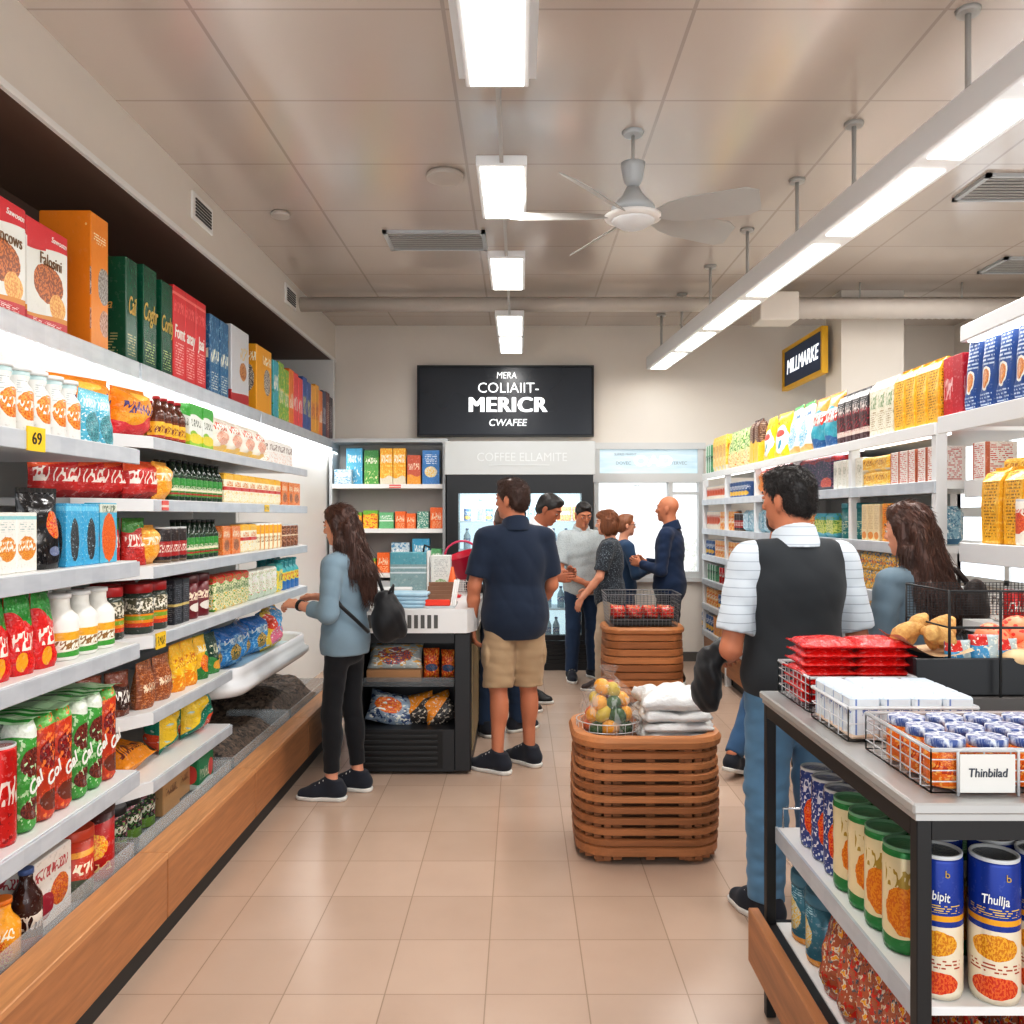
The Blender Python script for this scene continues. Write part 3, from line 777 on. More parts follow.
# ================================================================== glass-door fridge with fascia
FX0, FX1 = -0.745, 0.745
t = empty('drinks_fridge', (FX0, BACK - 0.55, 0), 'wide dark double-door glass fridge against the back wall', 'fridge')
W = FX1 - FX0
mb = MB(); mb.box(0, 0, 0.0, W, 0.54, 0.30); mb.box(0, 0, 1.86, W, 0.54, 1.99); mb.box(0, 0, 0.30, 0.10, 0.54, 1.86); mb.box(W - 0.10, 0, 0.30, W, 0.54, 1.86); mb.box(0.1, 0.50, 0.30, W - 0.1, 0.54, 1.86)
mb.build('cabinet_body', M_dark, t)
MB().box(0.1, 0.485, 0.30, W - 0.1, 0.499, 1.86).build('lit_back', emit('fridge glow', (206, 232, 240), 0.8), t)
mb = MB()
for k in range(6): mb.box(0.05, -0.012, 0.05 + 0.038*k, W - 0.05, 0.0, 0.072 + 0.038*k)
mb.build('vent_slats', M_black, t)
for z in (0.62, 0.92, 1.22, 1.52): MB().box(0.1, 0.06, z - 0.015, W - 0.1, 0.485, z).build('shelf', plain('fridge wire shelf', (206, 220, 226), 0.35), t)
for x0, x1 in ((0.07, W/2 - 0.01), (W/2 + 0.01, W - 0.07)):
    mb = MB(); e = 0.05
    mb.box(x0, -0.03, 0.31, x0 + e, 0.0, 1.87); mb.box(x1 - e, -0.03, 0.31, x1, 0.0, 1.87); mb.box(x0 + e, -0.029, 0.31, x1 - e, 0.0, 0.36); mb.box(x0 + e, -0.029, 1.80, x1 - e, 0.0, 1.87)
    d = mb.build('door', M_dark, t)
    MB().box(x0 + e, -0.018, 0.36, x1 - e, -0.012, 1.80).build('glass', clear('fridge glass', (214, 236, 242), 0.12, 0.03), d)
    xx = x1 - 0.03 if x0 < 0.3 else x0 + 0.03
    MB().tube([(xx, -0.032, 0.9), (xx, -0.055, 0.95), (xx, -0.055, 1.25), (xx, -0.032, 1.3)], 0.009, 8).build('handle', M_rod, d)
area('fridge lamp', (0, BACK - 0.50, 1.84), 1.2, 0.05, 12, (0.88, 0.97, 1.0))
fas = MB().box(FX0 - 0.02, BACK - 0.56, 1.99, FX1 + 0.02, BACK - 0.02, 2.33, 0.004).build('fascia', plain('pale grey fascia', (202, 206, 206), 0.45, var=0.02))
tag(fas, 'pale grey fascia panel with faint white lettering above the fridge', 'sign panel')
lettering('COFFEE ELLAMITE', 0.125, plain('pale fascia lettering', (228, 232, 232), 0.4), fas, (0.02, BACK - 0.562, 2.165), 'my', xs=0.92)
MB().box(-0.32, BACK - 0.564, 2.085, 0.30, BACK - 0.561, 2.092).build('underline', plain('pale fascia lettering', (228, 232, 232)), fas)

# ================================================================== display table (front right)
TX0, TX1, TY0, TY1, TZ = 0.775, 1.66, 1.66, 2.70, 1.02
t = empty('display_table', (TX0, TY0, 0), 'black-framed display table with a grey metal top and two lower shelves', 'table')
W, D = TX1 - TX0, TY1 - TY0
M_steel = plain('brushed grey top', (190, 191, 190), 0.3, 0.35, var=0.03)
mb = MB(); mb.box(-0.012, -0.012, TZ - 0.022, W, D + 0.012, TZ, 0.004); mb.box(-0.004, -0.004, TZ - 0.036, W, D + 0.004, TZ - 0.022)
mb.build('table_top', M_steel, t)
for x in (0.0, W - 0.03):
    for y in (0.0, D - 0.03): MB().box(x, y, 0.0, x + 0.03, y + 0.03, TZ - 0.036, 0.002).build('leg', M_black, t)
for z0, z1 in ((TZ - 0.075, TZ - 0.037), (0.26, 0.295)):
    mb = MB(); mb.box(0.03, 0.0, z0, W - 0.03, 0.03, z1); mb.box(0.03, D - 0.03, z0, W - 0.03, D, z1); mb.box(0.0, 0.03, z0, 0.03, D - 0.03, z1); mb.box(W - 0.03, 0.03, z0, W, D - 0.03, z1)
    mb.build('frame_rails', M_black, t)
o = MB().box(0.032, 0.032, 0.582, W - 0.032, D - 0.032, 0.60, 0.002).build('middle_shelf', M_shelf, t)
MB().box(0.026, 0.03, 0.552, 0.034, D - 0.032, 0.602).build('price_rail', M_rail, o)
MB().tube([(0.05, D - 0.035, 0.60), (0.05, D - 0.035, 0.66), (0.20, D - 0.035, 0.66), (0.20, D - 0.035, 0.60)], 0.004, 6).build('wire_stop', M_chrome, o)
o = MB().box(0.03, 0.03, 0.285, W - 0.03, D - 0.03, 0.30).build('bottom_shelf', M_shelf, t)
MB().box(-0.045, -0.05, 0.155, -0.012, D + 0.02, 0.325, 0.003).build('plinth_panel', M_oak, t)
MB().box(-0.012, -0.05, 0.155, W, -0.03, 0.285, 0.003).build('plinth_panel', wood('oak front cross', (178, 122, 78), 0), t)

# wire mesh helper
M_chrome = plain('light wire', (206, 208, 210), 0.3, 0.25, var=0.02)
def wire_panel(mb, o, ux, uy, nx, ny, r=0.0016):
    """grid of thin wires spanning vectors ux, uy from o"""
    o, ux, uy = Vector(o), Vector(ux), Vector(uy)
    for i in range(nx + 1): mb.tube([o + ux * (i / nx), o + ux * (i / nx) + uy], r, 4)
    for j in range(ny + 1): mb.tube([o + uy * (j / ny), o + uy * (j / ny) + ux], r, 4)
def wire_basket(name, x0, y0, x1, y1, z, h, label, nx=8, ny=6, nz=4, mat=None, flare=0.0):
    t = empty(name, ((x0 + x1) / 2, (y0 + y1) / 2, z), label, 'basket')
    hx, hy = (x1 - x0) / 2, (y1 - y0) / 2
    mb = MB()
    wire_panel(mb, (-hx, -hy, 0.004), (2*hx, 0, 0), (-0*hx, -flare, h), nx, nz); wire_panel(mb, (-hx, hy, 0.004), (2*hx, 0, 0), (0, flare, h), nx, nz)
    wire_panel(mb, (-hx, -hy, 0.004), (0, 2*hy, 0), (-flare, 0, h), ny, nz); wire_panel(mb, (hx, -hy, 0.004), (0, 2*hy, 0), (flare, 0, h), ny, nz)
    wire_panel(mb, (-hx, -hy, 0.004), (2*hx, 0, 0), (0, 2*hy, 0), nx, ny)
    mb.build('wire_mesh', mat or M_chrome, t)
    mb = MB(); f = flare
    c_ = [(-hx - f, -hy - f, h), (hx + f, -hy - f, h), (hx + f, hy + f, h), (-hx - f, hy + f, h), (-hx - f, -hy - f, h)]
    for a_, b_ in zip(c_[:-1], c_[1:]): mb.tube([a_, b_], 0.004, 6)
    mb.build('rim', mat or M_chrome, t)
    return t
wire_basket('wire_basket', 0.815, 2.39, 1.115, 2.68, TZ + 0.001, 0.10, 'low wire basket of red pouches at the far corner of the display table', 10, 8, 4)
wire_basket('wire_basket', 0.805, 2.085, 1.125, 2.345, TZ + 0.001, 0.085, 'white-wired tray holding white drink cartons on the display table', 4, 4, 2, plain('white wire', (226, 228, 230), 0.4))
bk = wire_basket('wire_basket', 0.822, 1.70, 1.30, 2.02, TZ + 0.001, 0.088, 'wire basket of orange jars at the near edge of the display table', 9, 7, 4)
cd = MB().box(-0.185, -0.168, 0.006, -0.075, -0.164, 0.082).build('price_card', plain('pale card', (222, 220, 214), 0.6), bk)
MB().tube([(-0.19, -0.17, 0.0), (-0.19, -0.17, 0.088), (-0.18, -0.17, 0.094), (-0.08, -0.17, 0.094), (-0.07, -0.17, 0.088), (-0.07, -0.17, 0.0)], 0.003, 6).build('card_holder', M_chrome, bk)
lettering('Thinbilad', 0.025, plain('dark ink', (60, 66, 78), 0.6), cd, (-0.13, -0.169, 0.045), 'my', shear=0.1, xs=0.85)

# black crate on a low riser with a wire cage in front
rs = MB().box(1.10, 2.385, TZ, 1.655, 2.69, TZ + 0.048, 0.004).build('riser', plain('dark grey riser', (84, 80, 78), 0.4)); tag(rs, 'dark grey low riser under the black crate on the display table', 'riser')
t = empty('black_crate', (1.118, 2.40, TZ + 0.05), 'black rectangular crate of snacks on the display table', 'crate')
mb = MB(); mb.box(0, 0, 0, 0.53, 0.012, 0.105, 0.003); mb.box(0, 0.25, 0, 0.53, 0.262, 0.105, 0.003); mb.box(0, 0.012, 0, 0.012, 0.25, 0.105, 0.003); mb.box(0.518, 0.012, 0, 0.53, 0.25, 0.105, 0.003); mb.box(0.012, 0.012, 0, 0.518, 0.25, 0.01)
mb.build('crate_body', plain('black plastic', (22, 24, 29), 0.35, var=0.1), t)
MB().box(-0.003, -0.003, 0.0, 0.022, 0.014, 0.028).build('corner_cap', plain('grey corner', (58, 64, 70), 0.4), t)
MB().box(-0.003, 0.13, 0.03, 0.0, 0.19, 0.085).build('handle_slot', plain('grey label', (64, 68, 74), 0.5), t)
lettering('NK', 0.03, plain('pale ink', (196, 198, 200), 0.5), t, (-0.004, 0.16, 0.06), 'mx', shear=0.2)
t = empty('wire_cage', (1.20, 2.38, TZ + 0.05), 'tall black wire cage rising over the snack crate', 'rack')
mb = MB()
for x in (0.0, 0.143, 0.4): mb.tube([(x, -0.005, 0.0 if x > 0.1 else 0.11), (x, -0.005, 0.30)], 0.004, 6)
for z in (0.195, 0.297): mb.tube([(0, -0.005, z), (0.45, -0.005, z)], 0.004, 6)
mb.tube([(0, -0.005, 0.195), (0, 0.26, 0.195)], 0.003, 6); mb.tube([(0, -0.005, 0.297), (0, 0.26, 0.297)], 0.003, 6); mb.tube([(0, 0.26, 0.10), (0, 0.26, 0.297)], 0.003, 6)
mb.build('cage_frame', M_black, t)
mb = MB(); wire_panel(mb, (0.0, 0.262, 0.20), (0.45, 0, 0), (0, 0, 0.10), 40, 12, 0.0011); mb.build('mesh_screen', M_black, t)

# ================================================================== slatted wooden baskets
def slat_basket(x, y, w, d, h, n, label, seed, gap=0.70, closed=False):
    t = empty('wooden_basket', (x, y, 0), label, 'basket', 'slatted wooden baskets')
    cols = [wood('basket slat a', (178, 118, 72), 0), wood('basket slat b', (158, 102, 60), 0), wood('basket slat c', (190, 128, 80), 0)]
    r_ = min(w, d) * 0.30
    def ring(off, z): return [(px, py, z) for px, py in rrect(-w/2 - off, -d/2 - off, w/2 + off, d/2 + off, r_ + off, 9)]
    z0, z1 = 0.035, h - 0.05
    step = (z1 - z0) / n
    rr_ = random.Random(seed)
    for k in range(n):
        za = z0 + k * step; zb = za + step * (0.93 if closed else gap); bul = 0.012 * math.sin(PI * (k + 0.5) / n)
        if k == 0: zb = za + step * 0.98
        mb = MB()
        vs = ringloft(mb, [ring(bul, za), ring(bul + 0.010, za + 0.006), ring(bul + 0.010, zb - 0.006), ring(bul, zb), ring(bul - 0.012, zb), ring(bul - 0.012, za), ring(bul, za)], smooth=False)
        mb.build('slat', cols[(k + rr_.randrange(2)) % 3], t)
    mb = MB()
    pts = ring(-0.014, 0.02); N = len(pts)
    for i in range(0, N, 2):
        a_ = Vector(pts[i]); mb.box(a_.x - 0.016, a_.y - 0.016, 0.02, a_.x + 0.016, a_.y + 0.016, h - 0.03)
    for xx in (-0.18, 0.0, 0.18):
        for yy in (-d/2 + 0.014, d/2 - 0.014): mb.box(w * xx * 1.3 - 0.02, yy - 0.01, 0.02, w * xx * 1.3 + 0.02, yy + 0.01, h - 0.03)
    mb.build('staves', cols[1], t)
    mb = MB(); v = ringloft(mb, [ring(0.008, h - 0.055), ring(0.026, h - 0.045), ring(0.030, h - 0.02), ring(0.018, h), ring(-0.03, h), ring(-0.035, h - 0.05), ring(0.008, h - 0.055)], smooth=False)
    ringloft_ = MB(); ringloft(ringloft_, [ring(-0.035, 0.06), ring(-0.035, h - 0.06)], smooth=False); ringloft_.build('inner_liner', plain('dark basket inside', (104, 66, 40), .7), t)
    mb.build('rim', cols[2], t)
    mb = MB(); v = [mb.bm.verts.new(p) for p in ring(-0.03, 0.06)]; mb.bm.faces.new(v)
    mb.build('basket_floor', cols[1], t)
    # inner deck that carries the goods
    mb = MB(); mb.prism([(px, py) for px, py in rrect(-w/2 + 0.04, -d/2 + 0.04, w/2 - 0.04, d/2 - 0.04, r_ - 0.03, 6)], h - 0.075, h - 0.055); mb.build('inner_deck', cols[1], t)
    for xx, yy in ((-w*0.33, -d*0.36), (w*0.33, -d*0.36), (-w*0.33, d*0.36), (w*0.33, d*0.36)):
        MB().box(xx - 0.035, yy - 0.035, 0.0, xx + 0.035, yy + 0.035, 0.04, 0.003).build('foot', cols[1], t)
    return t
BX, BY, BH = 0.590, 4.09, 0.575
slat_basket(BX, BY, 0.64, 0.50, BH, 10, 'slatted oval wooden basket holding the fruit bag and white bags', 3)
B2X, B2Y, B2H = 1.035, 7.25, 0.65
slat_basket(B2X, B2Y, 0.63, 0.48, B2H, 9, 'closed slatted wooden basket with a wire tray on top, farther back', 5, closed=True)
# ================================================================== packaging shapes
def m_carton(w, d, h, mat, bev=0.004):
    return MB().box(-w/2, -d/2, 0, w/2, d/2, h, bev).mesh('carton', mat)
def m_lathe(prof, mat, n=18, rep=2, name='body', vr=None, squash=1.0):
    return MB().lathe(prof, n, rep=rep, vr=vr, squash=squash).mesh(name, mat)
def m_pouch(w, d, h, mat, stand=True, seed=0, nu=10, nv=12, crimp=0.07, round_=2.4):
    """filled bag: flat crimped top, bellied body"""
    mb = MB(); r_ = random.Random(seed); F_ = []
    ph = [r_.uniform(0, 6.28) for _ in range(4)]
    def pt(u, v, sgn):
        e = max(0.0, 1 - abs(2*u - 1) ** (round_ if stand else max(round_, 4.5))) ** 0.55
        if stand: prof = (1 - max(0, (v - 0.0)) ** 2.0) ** 0.75 * (0.82 + 0.18 * min(1, v * 6))
        else: prof = max(0.0, 1 - abs(2 * min(1, max(0, (v - crimp) / (1 - 2*crimp))) - 1) ** 4.0) ** 0.5
        if v > 1 - crimp: prof *= 0.08
        t = d / 2 * e * prof
        t *= 1 + 0.10 * math.sin(9*u + 7*v + ph[0]) + 0.07 * math.sin(17*v - 6*u + ph[1])
        pin = 1.0 - 0.05 * math.sin(PI * v) * (0.4 if stand else 1)
        x = (u - 0.5) * w * pin
        return (x, sgn * max(t, 0.0012), v * h)
    for sgn in (-1, 1):
        g = [[mb.bm.verts.new(pt(i / nu, j / nv, sgn)) for j in range(nv + 1)] for i in range(nu + 1)]
        for i in range(nu):
            for j in range(nv):
                q = (g[i][j], g[i+1][j], g[i+1][j+1], g[i][j+1]); uvs = ((i/nu, j/nv), ((i+1)/nu, j/nv), ((i+1)/nu, (j+1)/nv), (i/nu, (j+1)/nv))
                if sgn > 0: q, uvs = q[::-1], tuple((1 - a, b_) for a, b_ in uvs[::-1])
                f = mb.bm.faces.new(q); f.smooth = True
                for lp, uvv in zip(f.loops, uvs): lp[mb.uv].uv = uvv
        F_.append(g)
    for i in range(nu):
        for j in (0, nv):
            mb.bm.faces.new((F_[0][i][j], F_[0][i+1][j], F_[1][i+1][j], F_[1][i][j]))
    for j in range(nv):
        for i in (0, nu):
            mb.bm.faces.new((F_[0][i][j], F_[0][i][j+1], F_[1][i][j+1], F_[1][i][j]))
    return mb.mesh('pouch', mat)
def m_brick(w, d, h, mat, seed=0):
    """paper brick pack with a pinched, folded top"""
    mb = MB(); r_ = random.Random(seed); rings = []
    j = lambda: r_.uniform(-1, 1) * 0.003
    for z, sx, sy in ((0, .97, .95), (0.01*h/.3, 1, 1), (0.5*h, 1.02, 1.03), (0.82*h, .99, .98), (0.93*h, .96, .55), (0.965*h, .95, .14), (h, .95, .12)):
        rings.append([mb.bm.verts.new((x*sx*w/2 + j(), y*sy*d/2 + j(), z)) for x, y in ((-1, -1), (0, -1.03), (1, -1), (1.02, 0), (1, 1), (0, 1.03), (-1, 1), (-1.02, 0))])
    for k in range(len(rings) - 1):
        for i in range(8):
            n_ = (i + 1) % 8
            f = mb.bm.faces.new((rings[k][i], rings[k][n_], rings[k+1][n_], rings[k+1][i]))
            for lp, (uu, rk) in zip(f.loops, ((i, k), (i+1, k), (i+1, k+1), (i, k+1))):
                lp[mb.uv].uv = (uu / 2.0 % 1.0001 if uu != i + 1 or (i + 1) % 2 else 1.0, rings[rk][0].co.z / h)
    mb.bm.faces.new(rings[0][::-1]); mb.bm.faces.new(rings[-1])
    return mb.mesh('brick_pack', mat)

PR = {}
def reg(key, name, cat, look, root, parts=(), dims=(0.08, 0.08, 0.2)):
    PR[key] = (name, cat, look, root, parts, dims)
WH = (240, 238, 232)
M_cap_w = plain('white plastic cap', (238, 240, 240), 0.35); M_cap_r = plain('red lid', (168, 26, 30), 0.35); M_cap_k = plain('black cap', (28, 28, 30), 0.35)
M_cap_b = plain('blue cap', (70, 96, 150), 0.35); M_cap_g = plain('green lid', (46, 120, 60), 0.35); M_lidm = plain('tin lid', (206, 208, 208), 0.45, 0.1, var=0.06)
M_cap_o = plain('orange cap', (232, 128, 34), 0.35)

def bottle(key, look, r, h, body, label=None, cap=M_cap_w, neck=0.38, lab=(0.18, 0.55), n=16, parts=True):
    H = h * 0.95
    prof = [(r*.88, 0), (r, .02*h), (r, .60*h), (r*.92, .66*h), (r*.60, .76*h), (r*neck, .84*h), (r*neck, H)]
    root = m_lathe(prof, body, n)
    ps = []
    if parts:
        ps.append(('cap', m_lathe([(r*neck*1.15, .93*h), (r*neck*1.15, .995*h), (r*neck*1.0, h)], cap, n)))
        if label: ps.append(('label', m_lathe([(r*1.008, lab[0]*h), (r*1.012, (lab[0]+.01)*h), (r*1.012, (lab[1]-.01)*h), (r*1.008, lab[1]*h)], label, n)))
    reg(key, 'bottle', 'bottle', look, root, ps, (2*r, 2*r, h))
def jar(key, look, r, h, body, lid=M_cap_r, n=18):
    root = m_lathe([(r*.9, 0), (r, .03*h), (r, .72*h), (r*.9, .80*h), (r*.82, .83*h)], body, n, vr=(0, h))
    reg(key, 'jar', 'jar', look, root, [('lid', m_lathe([(r*.90, .815*h), (r*.93, .83*h), (r*.93, .985*h), (r*.88, h)], lid, n))], (2*r, 2*r, h))
def can(key, look, r, h, body, lid=M_lidm, n=20, name='can'):
    root = m_lathe([(r*.93, 0), (r, .015), (r, h-.015), (r*.95, h-.006)], body, n)
    ld = MB().lathe([(r*.96, h-.008), (r*.98, h-.002), (r*.96, h), (r*.88, h), (r*.86, h-.006), (0.001, h-.006)], n, cap=False).mesh('lid', lid)
    reg(key, name, 'can', look, root, [('lid', ld)], (2*r, 2*r, h))
def canister(key, look, r, h, body, lid, n=20):
    root = m_lathe([(r*.96, 0), (r, .01), (r, h-.03)], body, n)
    reg(key, 'canister', 'canister', look, root, [('lid', m_lathe([(r*1.03, h-.035), (r*1.04, h-.03), (r*1.03, h-.003), (r*.97, h)], lid, n))], (2*r, 2*r, h))
def carton(key, look, w, d, h, mat, bev=0.003, name='carton', cat='box'):
    reg(key, name, cat, look, m_carton(w, d, h, mat, bev), (), (w, d, h))
def pouch(key, look, w, d, h, mat, seal=None, stand=True, seed=0, name='pouch', cat='packet', **kw):
    ps = []
    if seal is not None:
        mb = MB(); n = 14
        vs = [[mb.bm.verts.new((-w*.49 + w*.98*i/n, s_ * 0.0022 + (0.0012 if i % 2 else -0.0012), z)) for i in range(n+1)] for s_ in (-1, 1) for z in (h*.945, h*1.005)]
        for (a_, b_) in ((0, 1), (3, 2), (1, 3)):
            for i in range(n): mb.bm.faces.new((vs[a_][i], vs[a_][i+1], vs[b_][i+1], vs[b_][i]))
        ps.append(('seal', mb.mesh('seal', seal)))
    reg(key, name, cat, look, m_pouch(w, d, h, mat, stand, seed, **kw), ps, (w, d, h))
def brick(key, look, w, d, h, mat, seed=0):
    reg(key, 'packet', 'packet', look, m_brick(w, d, h, mat, seed), (), (w, d, h))

def put(key, x, y, z, rotz=0.0, where='', group=None, sc=1.0, order=None, tilt=None):
    name, cat, look, root, parts, dims = PR[key]
    o = mobj(name, root, None, (x, y, z + 0.0005), rotz)
    if tilt is not None: o.rotation_euler = (tilt[0], tilt[1], rotz)
    if sc != 1.0: o.scale = sc if isinstance(sc, tuple) else (sc, sc, sc)
    for pn, me in parts: mobj(pn, me, o)
    later(o, look, where, cat, group or f'{look} {where}', order if order is not None else (x*x + y*y + (z - EYE)**2))
    return o
RR = random.Random(21)
def run(key, x, y0, y1, z, where, rotz=PI/2, rows=1, dx=-1, gap=0.006, jit=0.08, sc=1.0, xgap=0.012, stack=1):
    """a run of one product along y between y0 and y1, rows deep toward dx"""
    w, d, h = PR[key][5]
    n = max(1, int(round((y1 - y0) / (w * (sc if not isinstance(sc, tuple) else sc[0]) + gap))))
    st = (y1 - y0) / n
    ww, dd, hh = (sc, sc, sc) if not isinstance(sc, tuple) else sc
    for r_ in range(rows):
        for i in range(n):
            for s_ in range(stack):
                wh = where if rows == 1 else f"{('front row' , 'second row', 'back row')[min(r_, 2)]} {where}"
                put(key, x + dx * (d * dd / 2 + r_ * (d * dd + xgap)), y0 + (i + .5) * st, z + s_ * (h * hh + 0.001), rotz + RR.uniform(-jit, jit), wh, None, sc,
                    order=(y0 + i * st) + 0.01 * s_)

# ================================================================== printed skins
S = (236, 84, 30)
P_milkor = pm('white bottle orange print', (244, 243, 238), [('band', .9, .97, (196, 222, 222)), ('disc', .5, .42, .34, .24, (226, 112, 34), (246, 170, 80)), ('scrib', .15, .85, .34, .52, (252, 250, 246), 7), ('lines', .6, .85, (190, 196, 196), 26)])
P_tealp = pm('teal pouch print', (84, 180, 206), [('wave', .62, .05, 1, (120, 206, 226)), ('speck', (236, 248, 250), 22, .6), ('disc', .5, .3, .4, .28, (44, 108, 120), (96, 170, 178)), ('scrib', .1, .9, .66, .86, (240, 250, 250), 7)])
P_orbag = pm('orange red crisp bag', (244, 168, 44), [('wave', .55, .1, .7, (240, 150, 36)), ('under', .34, .12, .8, (222, 62, 72)), ('scrib', .08, .92, .46, .74, (76, 60, 120), 8), ('disc', .5, .82, .22, .08, (248, 196, 80))], 0.25, grain=.18)
P_brown = pm('brown bottle', (92, 46, 28), [('band', .0, .5, (120, 58, 30))], 0.15)
P_yel = pm('yellow label', (240, 190, 50), [('scrib', .05, .95, .3, .8, (120, 40, 24), 8), ('band', 0, .15, (176, 60, 40))])
P_gwc = pm('green white carton', (240, 244, 236), [('wave', .72, .04, .6, (74, 176, 70)), ('under', .3, .08, .7, (146, 196, 50)), ('disc', .5, .2, .6, .12, (232, 214, 60)), ('scrib', .1, .9, .48, .66, (40, 70, 50), 7)])
P_wpink = pm('white pink pack', (246, 238, 226), [('scrib', .1, .9, .62, .86, (214, 96, 74), 8), ('disc', .5, .4, .34, .2, (240, 206, 190), (226, 150, 120)), ('under', .2, .04, 1, (244, 206, 110))])
P_wsm = pm('white small pack', (240, 236, 230), [('scrib', .08, .92, .55, .85, (120, 96, 88), 8), ('speck', (214, 120, 70), 16, .62, .05, .5)])
P_redbag = pm('red snack bag', (196, 40, 36), [('scrib', .06, .94, .4, .8, (250, 236, 226), 5), ('diag', .72, .2, (226, 90, 40)), ('under', .16, .04, 1, (150, 24, 26))], 0.25, grain=.18)
P_orgold = pm('orange gold bag', (242, 164, 42), [('speck', (252, 206, 96), 20, .55), ('scrib', .05, .95, .5, .75, (252, 240, 220), 7), ('speck', (214, 98, 28), 18, .66, .0, .5)])
P_gbot = pm('dark green glass', (24, 58, 34), [('band', .7, 1, (16, 40, 24))], 0.12)
P_glab = pm('green stripe label', (72, 140, 60), [('band', .62, 1, (60, 150, 66)), ('band', .3, .42, (236, 226, 200)), ('band', .1, .2, (176, 50, 40)), ('scrib', .1, .9, .42, .62, (240, 238, 220), 8)])
P_yw = pm('yellow white pack', (248, 240, 214), [('band', .78, 1, (244, 190, 60)), ('band', .42, .54, (206, 62, 50)), ('scrib', .1, .9, .56, .76, (222, 140, 50), 8), ('speck', (246, 206, 110), 14, .58, 0, .4)])
P_obox = pm('orange brown box', (224, 122, 48), [('scrib', .1, .9, .6, .84, (248, 236, 214), 8), ('disc', .5, .32, .32, .2, (128, 62, 30), (180, 106, 56)), ('speck', (250, 206, 140), 18, .62)])
P_grbag = pm('green red bag', (200, 52, 46), [('wave', .74, .05, 1, (66, 142, 54)), ('scrib', .05, .95, .4, .7, (250, 232, 222), 5), ('speck', (160, 30, 30), 14, .6, 0, .4)], 0.25, grain=.18)
P_rkcan = pm('red black can', (46, 36, 38), [('band', .18, .62, (172, 46, 46)), ('scrib', .1, .9, .3, .55, (240, 226, 214), 8), ('band', .0, .08, (120, 100, 80))])
P_ycan = pm('yellow cream can', (248, 238, 210), [('band', .62, .95, (242, 180, 50)), ('scrib', .1, .9, .3, .55, (160, 130, 90), 8), ('vert', .4, .5, (226, 150, 60))])
P_brown2 = pm('brown tin', (122, 72, 50), [('speck', (190, 140, 110), 16, .56), ('band', .5, .56, (226, 206, 180))])
P_jar = pm('layered sauce jar', (54, 66, 56), [('band', .3, .72, (94, 92, 72)), ('speck', (216, 210, 190), 14, .56, .42, .72), ('band', .18, .4, (240, 150, 40)), ('band', .28, .36, (140, 180, 60)), ('band', .14, .22, (220, 72, 40)), ('scrib', .1, .9, .46, .68, (244, 240, 226), 7)], 0.15)
P_blk = pm('black tall pack', (40, 44, 52), [('lines', .1, .9, (120, 126, 134), 22), ('band', .4, .46, (206, 186, 120))])
P_drc = pm('dark red canister', (110, 24, 34), [('scrib', .1, .9, .5, .75, (226, 206, 180), 8), ('disc', .5, .3, .25, .12, (226, 220, 210))])
P_gwy = pm('green yellow pack', (236, 232, 196), [('wave', .8, .04, 1, (214, 60, 44)), ('speck', (96, 160, 60), 12, .55), ('speck', (240, 196, 60), 10, .6, 0, .5), ('scrib', .1, .9, .5, .72, (60, 110, 50), 8)])
P_wred = pm('white red speckled pack', (240, 240, 228), [('speck', (206, 56, 50), 12, .62), ('speck', (150, 190, 80), 14, .6), ('scrib', .1, .9, .6, .85, (250, 250, 246), 8), ('under', .2, .05, 1, (200, 214, 196))])
P_teal = pm('teal bottle', (54, 168, 176), [('band', .3, .6, (240, 224, 90)), ('under', .3, .04, 1, (60, 130, 200)), ('scrib', .1, .9, .35, .6, (206, 60, 50), 8)])
P_tealy = pm('yellow teal pack', (244, 222, 84), [('wave', .76, .03, 1, (64, 180, 176)), ('speck', (90, 190, 190), 12, .6), ('scrib', .1, .9, .4, .66, (70, 90, 60), 8)])
P_dkp = pm('dark brown pouch', (58, 30, 22), [('scrib', .08, .92, .28, .62, (240, 238, 232), 6), ('wave', .7, .05, 1, (116, 56, 32)), ('under', .16, .03, 1, (120, 60, 36))], 0.2, grain=.18)
P_cop = pm('copper pouch', (150, 82, 44), [('speck', (200, 130, 80), 16, .55), ('scrib', .1, .9, .35, .55, (236, 214, 186), 8)], 0.2, grain=.18)
P_ylb = pm('yellow snack bag', (246, 190, 24), [('under', .3, .06, 1, (240, 150, 20)), ('scrib', .1, .9, .5, .75, (196, 110, 20), 6), ('speck', (252, 222, 90), 12, .6)], 0.25, grain=.18)
P_grb = pm('green snack bag', (52, 130, 60), [('diag', .2, .7, (240, 190, 40)), ('disc', .45, .35, .3, .2, (236, 160, 40), (220, 70, 40)), ('scrib', .1, .9, .62, .82, (240, 240, 220), 6)], 0.25, grain=.18)
P_dgb = pm('dark green bag', (24, 66, 52), [('under', .35, .08, 1, (60, 140, 70)), ('scrib', .1, .9, .5, .75, (226, 226, 200), 6), ('disc', .5, .22, .3, .12, (232, 170, 60))], 0.25, grain=.18)
P_blue = pm('blue bag', (66, 152, 214), [('speck', (150, 206, 240), 12, .55), ('wave', .74, .06, 1, (42, 120, 196)), ('disc', .5, .4, .22, .2, (226, 180, 80), (60, 90, 70)), ('scrib', .1, .9, .6, .8, (230, 244, 250), 7)], 0.2, grain=.18)
P_mult = pm('multicolour bag', (244, 206, 70), [('disc', .7, .7, .4, .3, (60, 160, 220)), ('disc', .4, .35, .3, .25, (240, 130, 160)), ('disc', .2, .75, .2, .2, (220, 80, 60)), ('speck', (250, 250, 240), 12, .62)], 0.25, grain=.18)
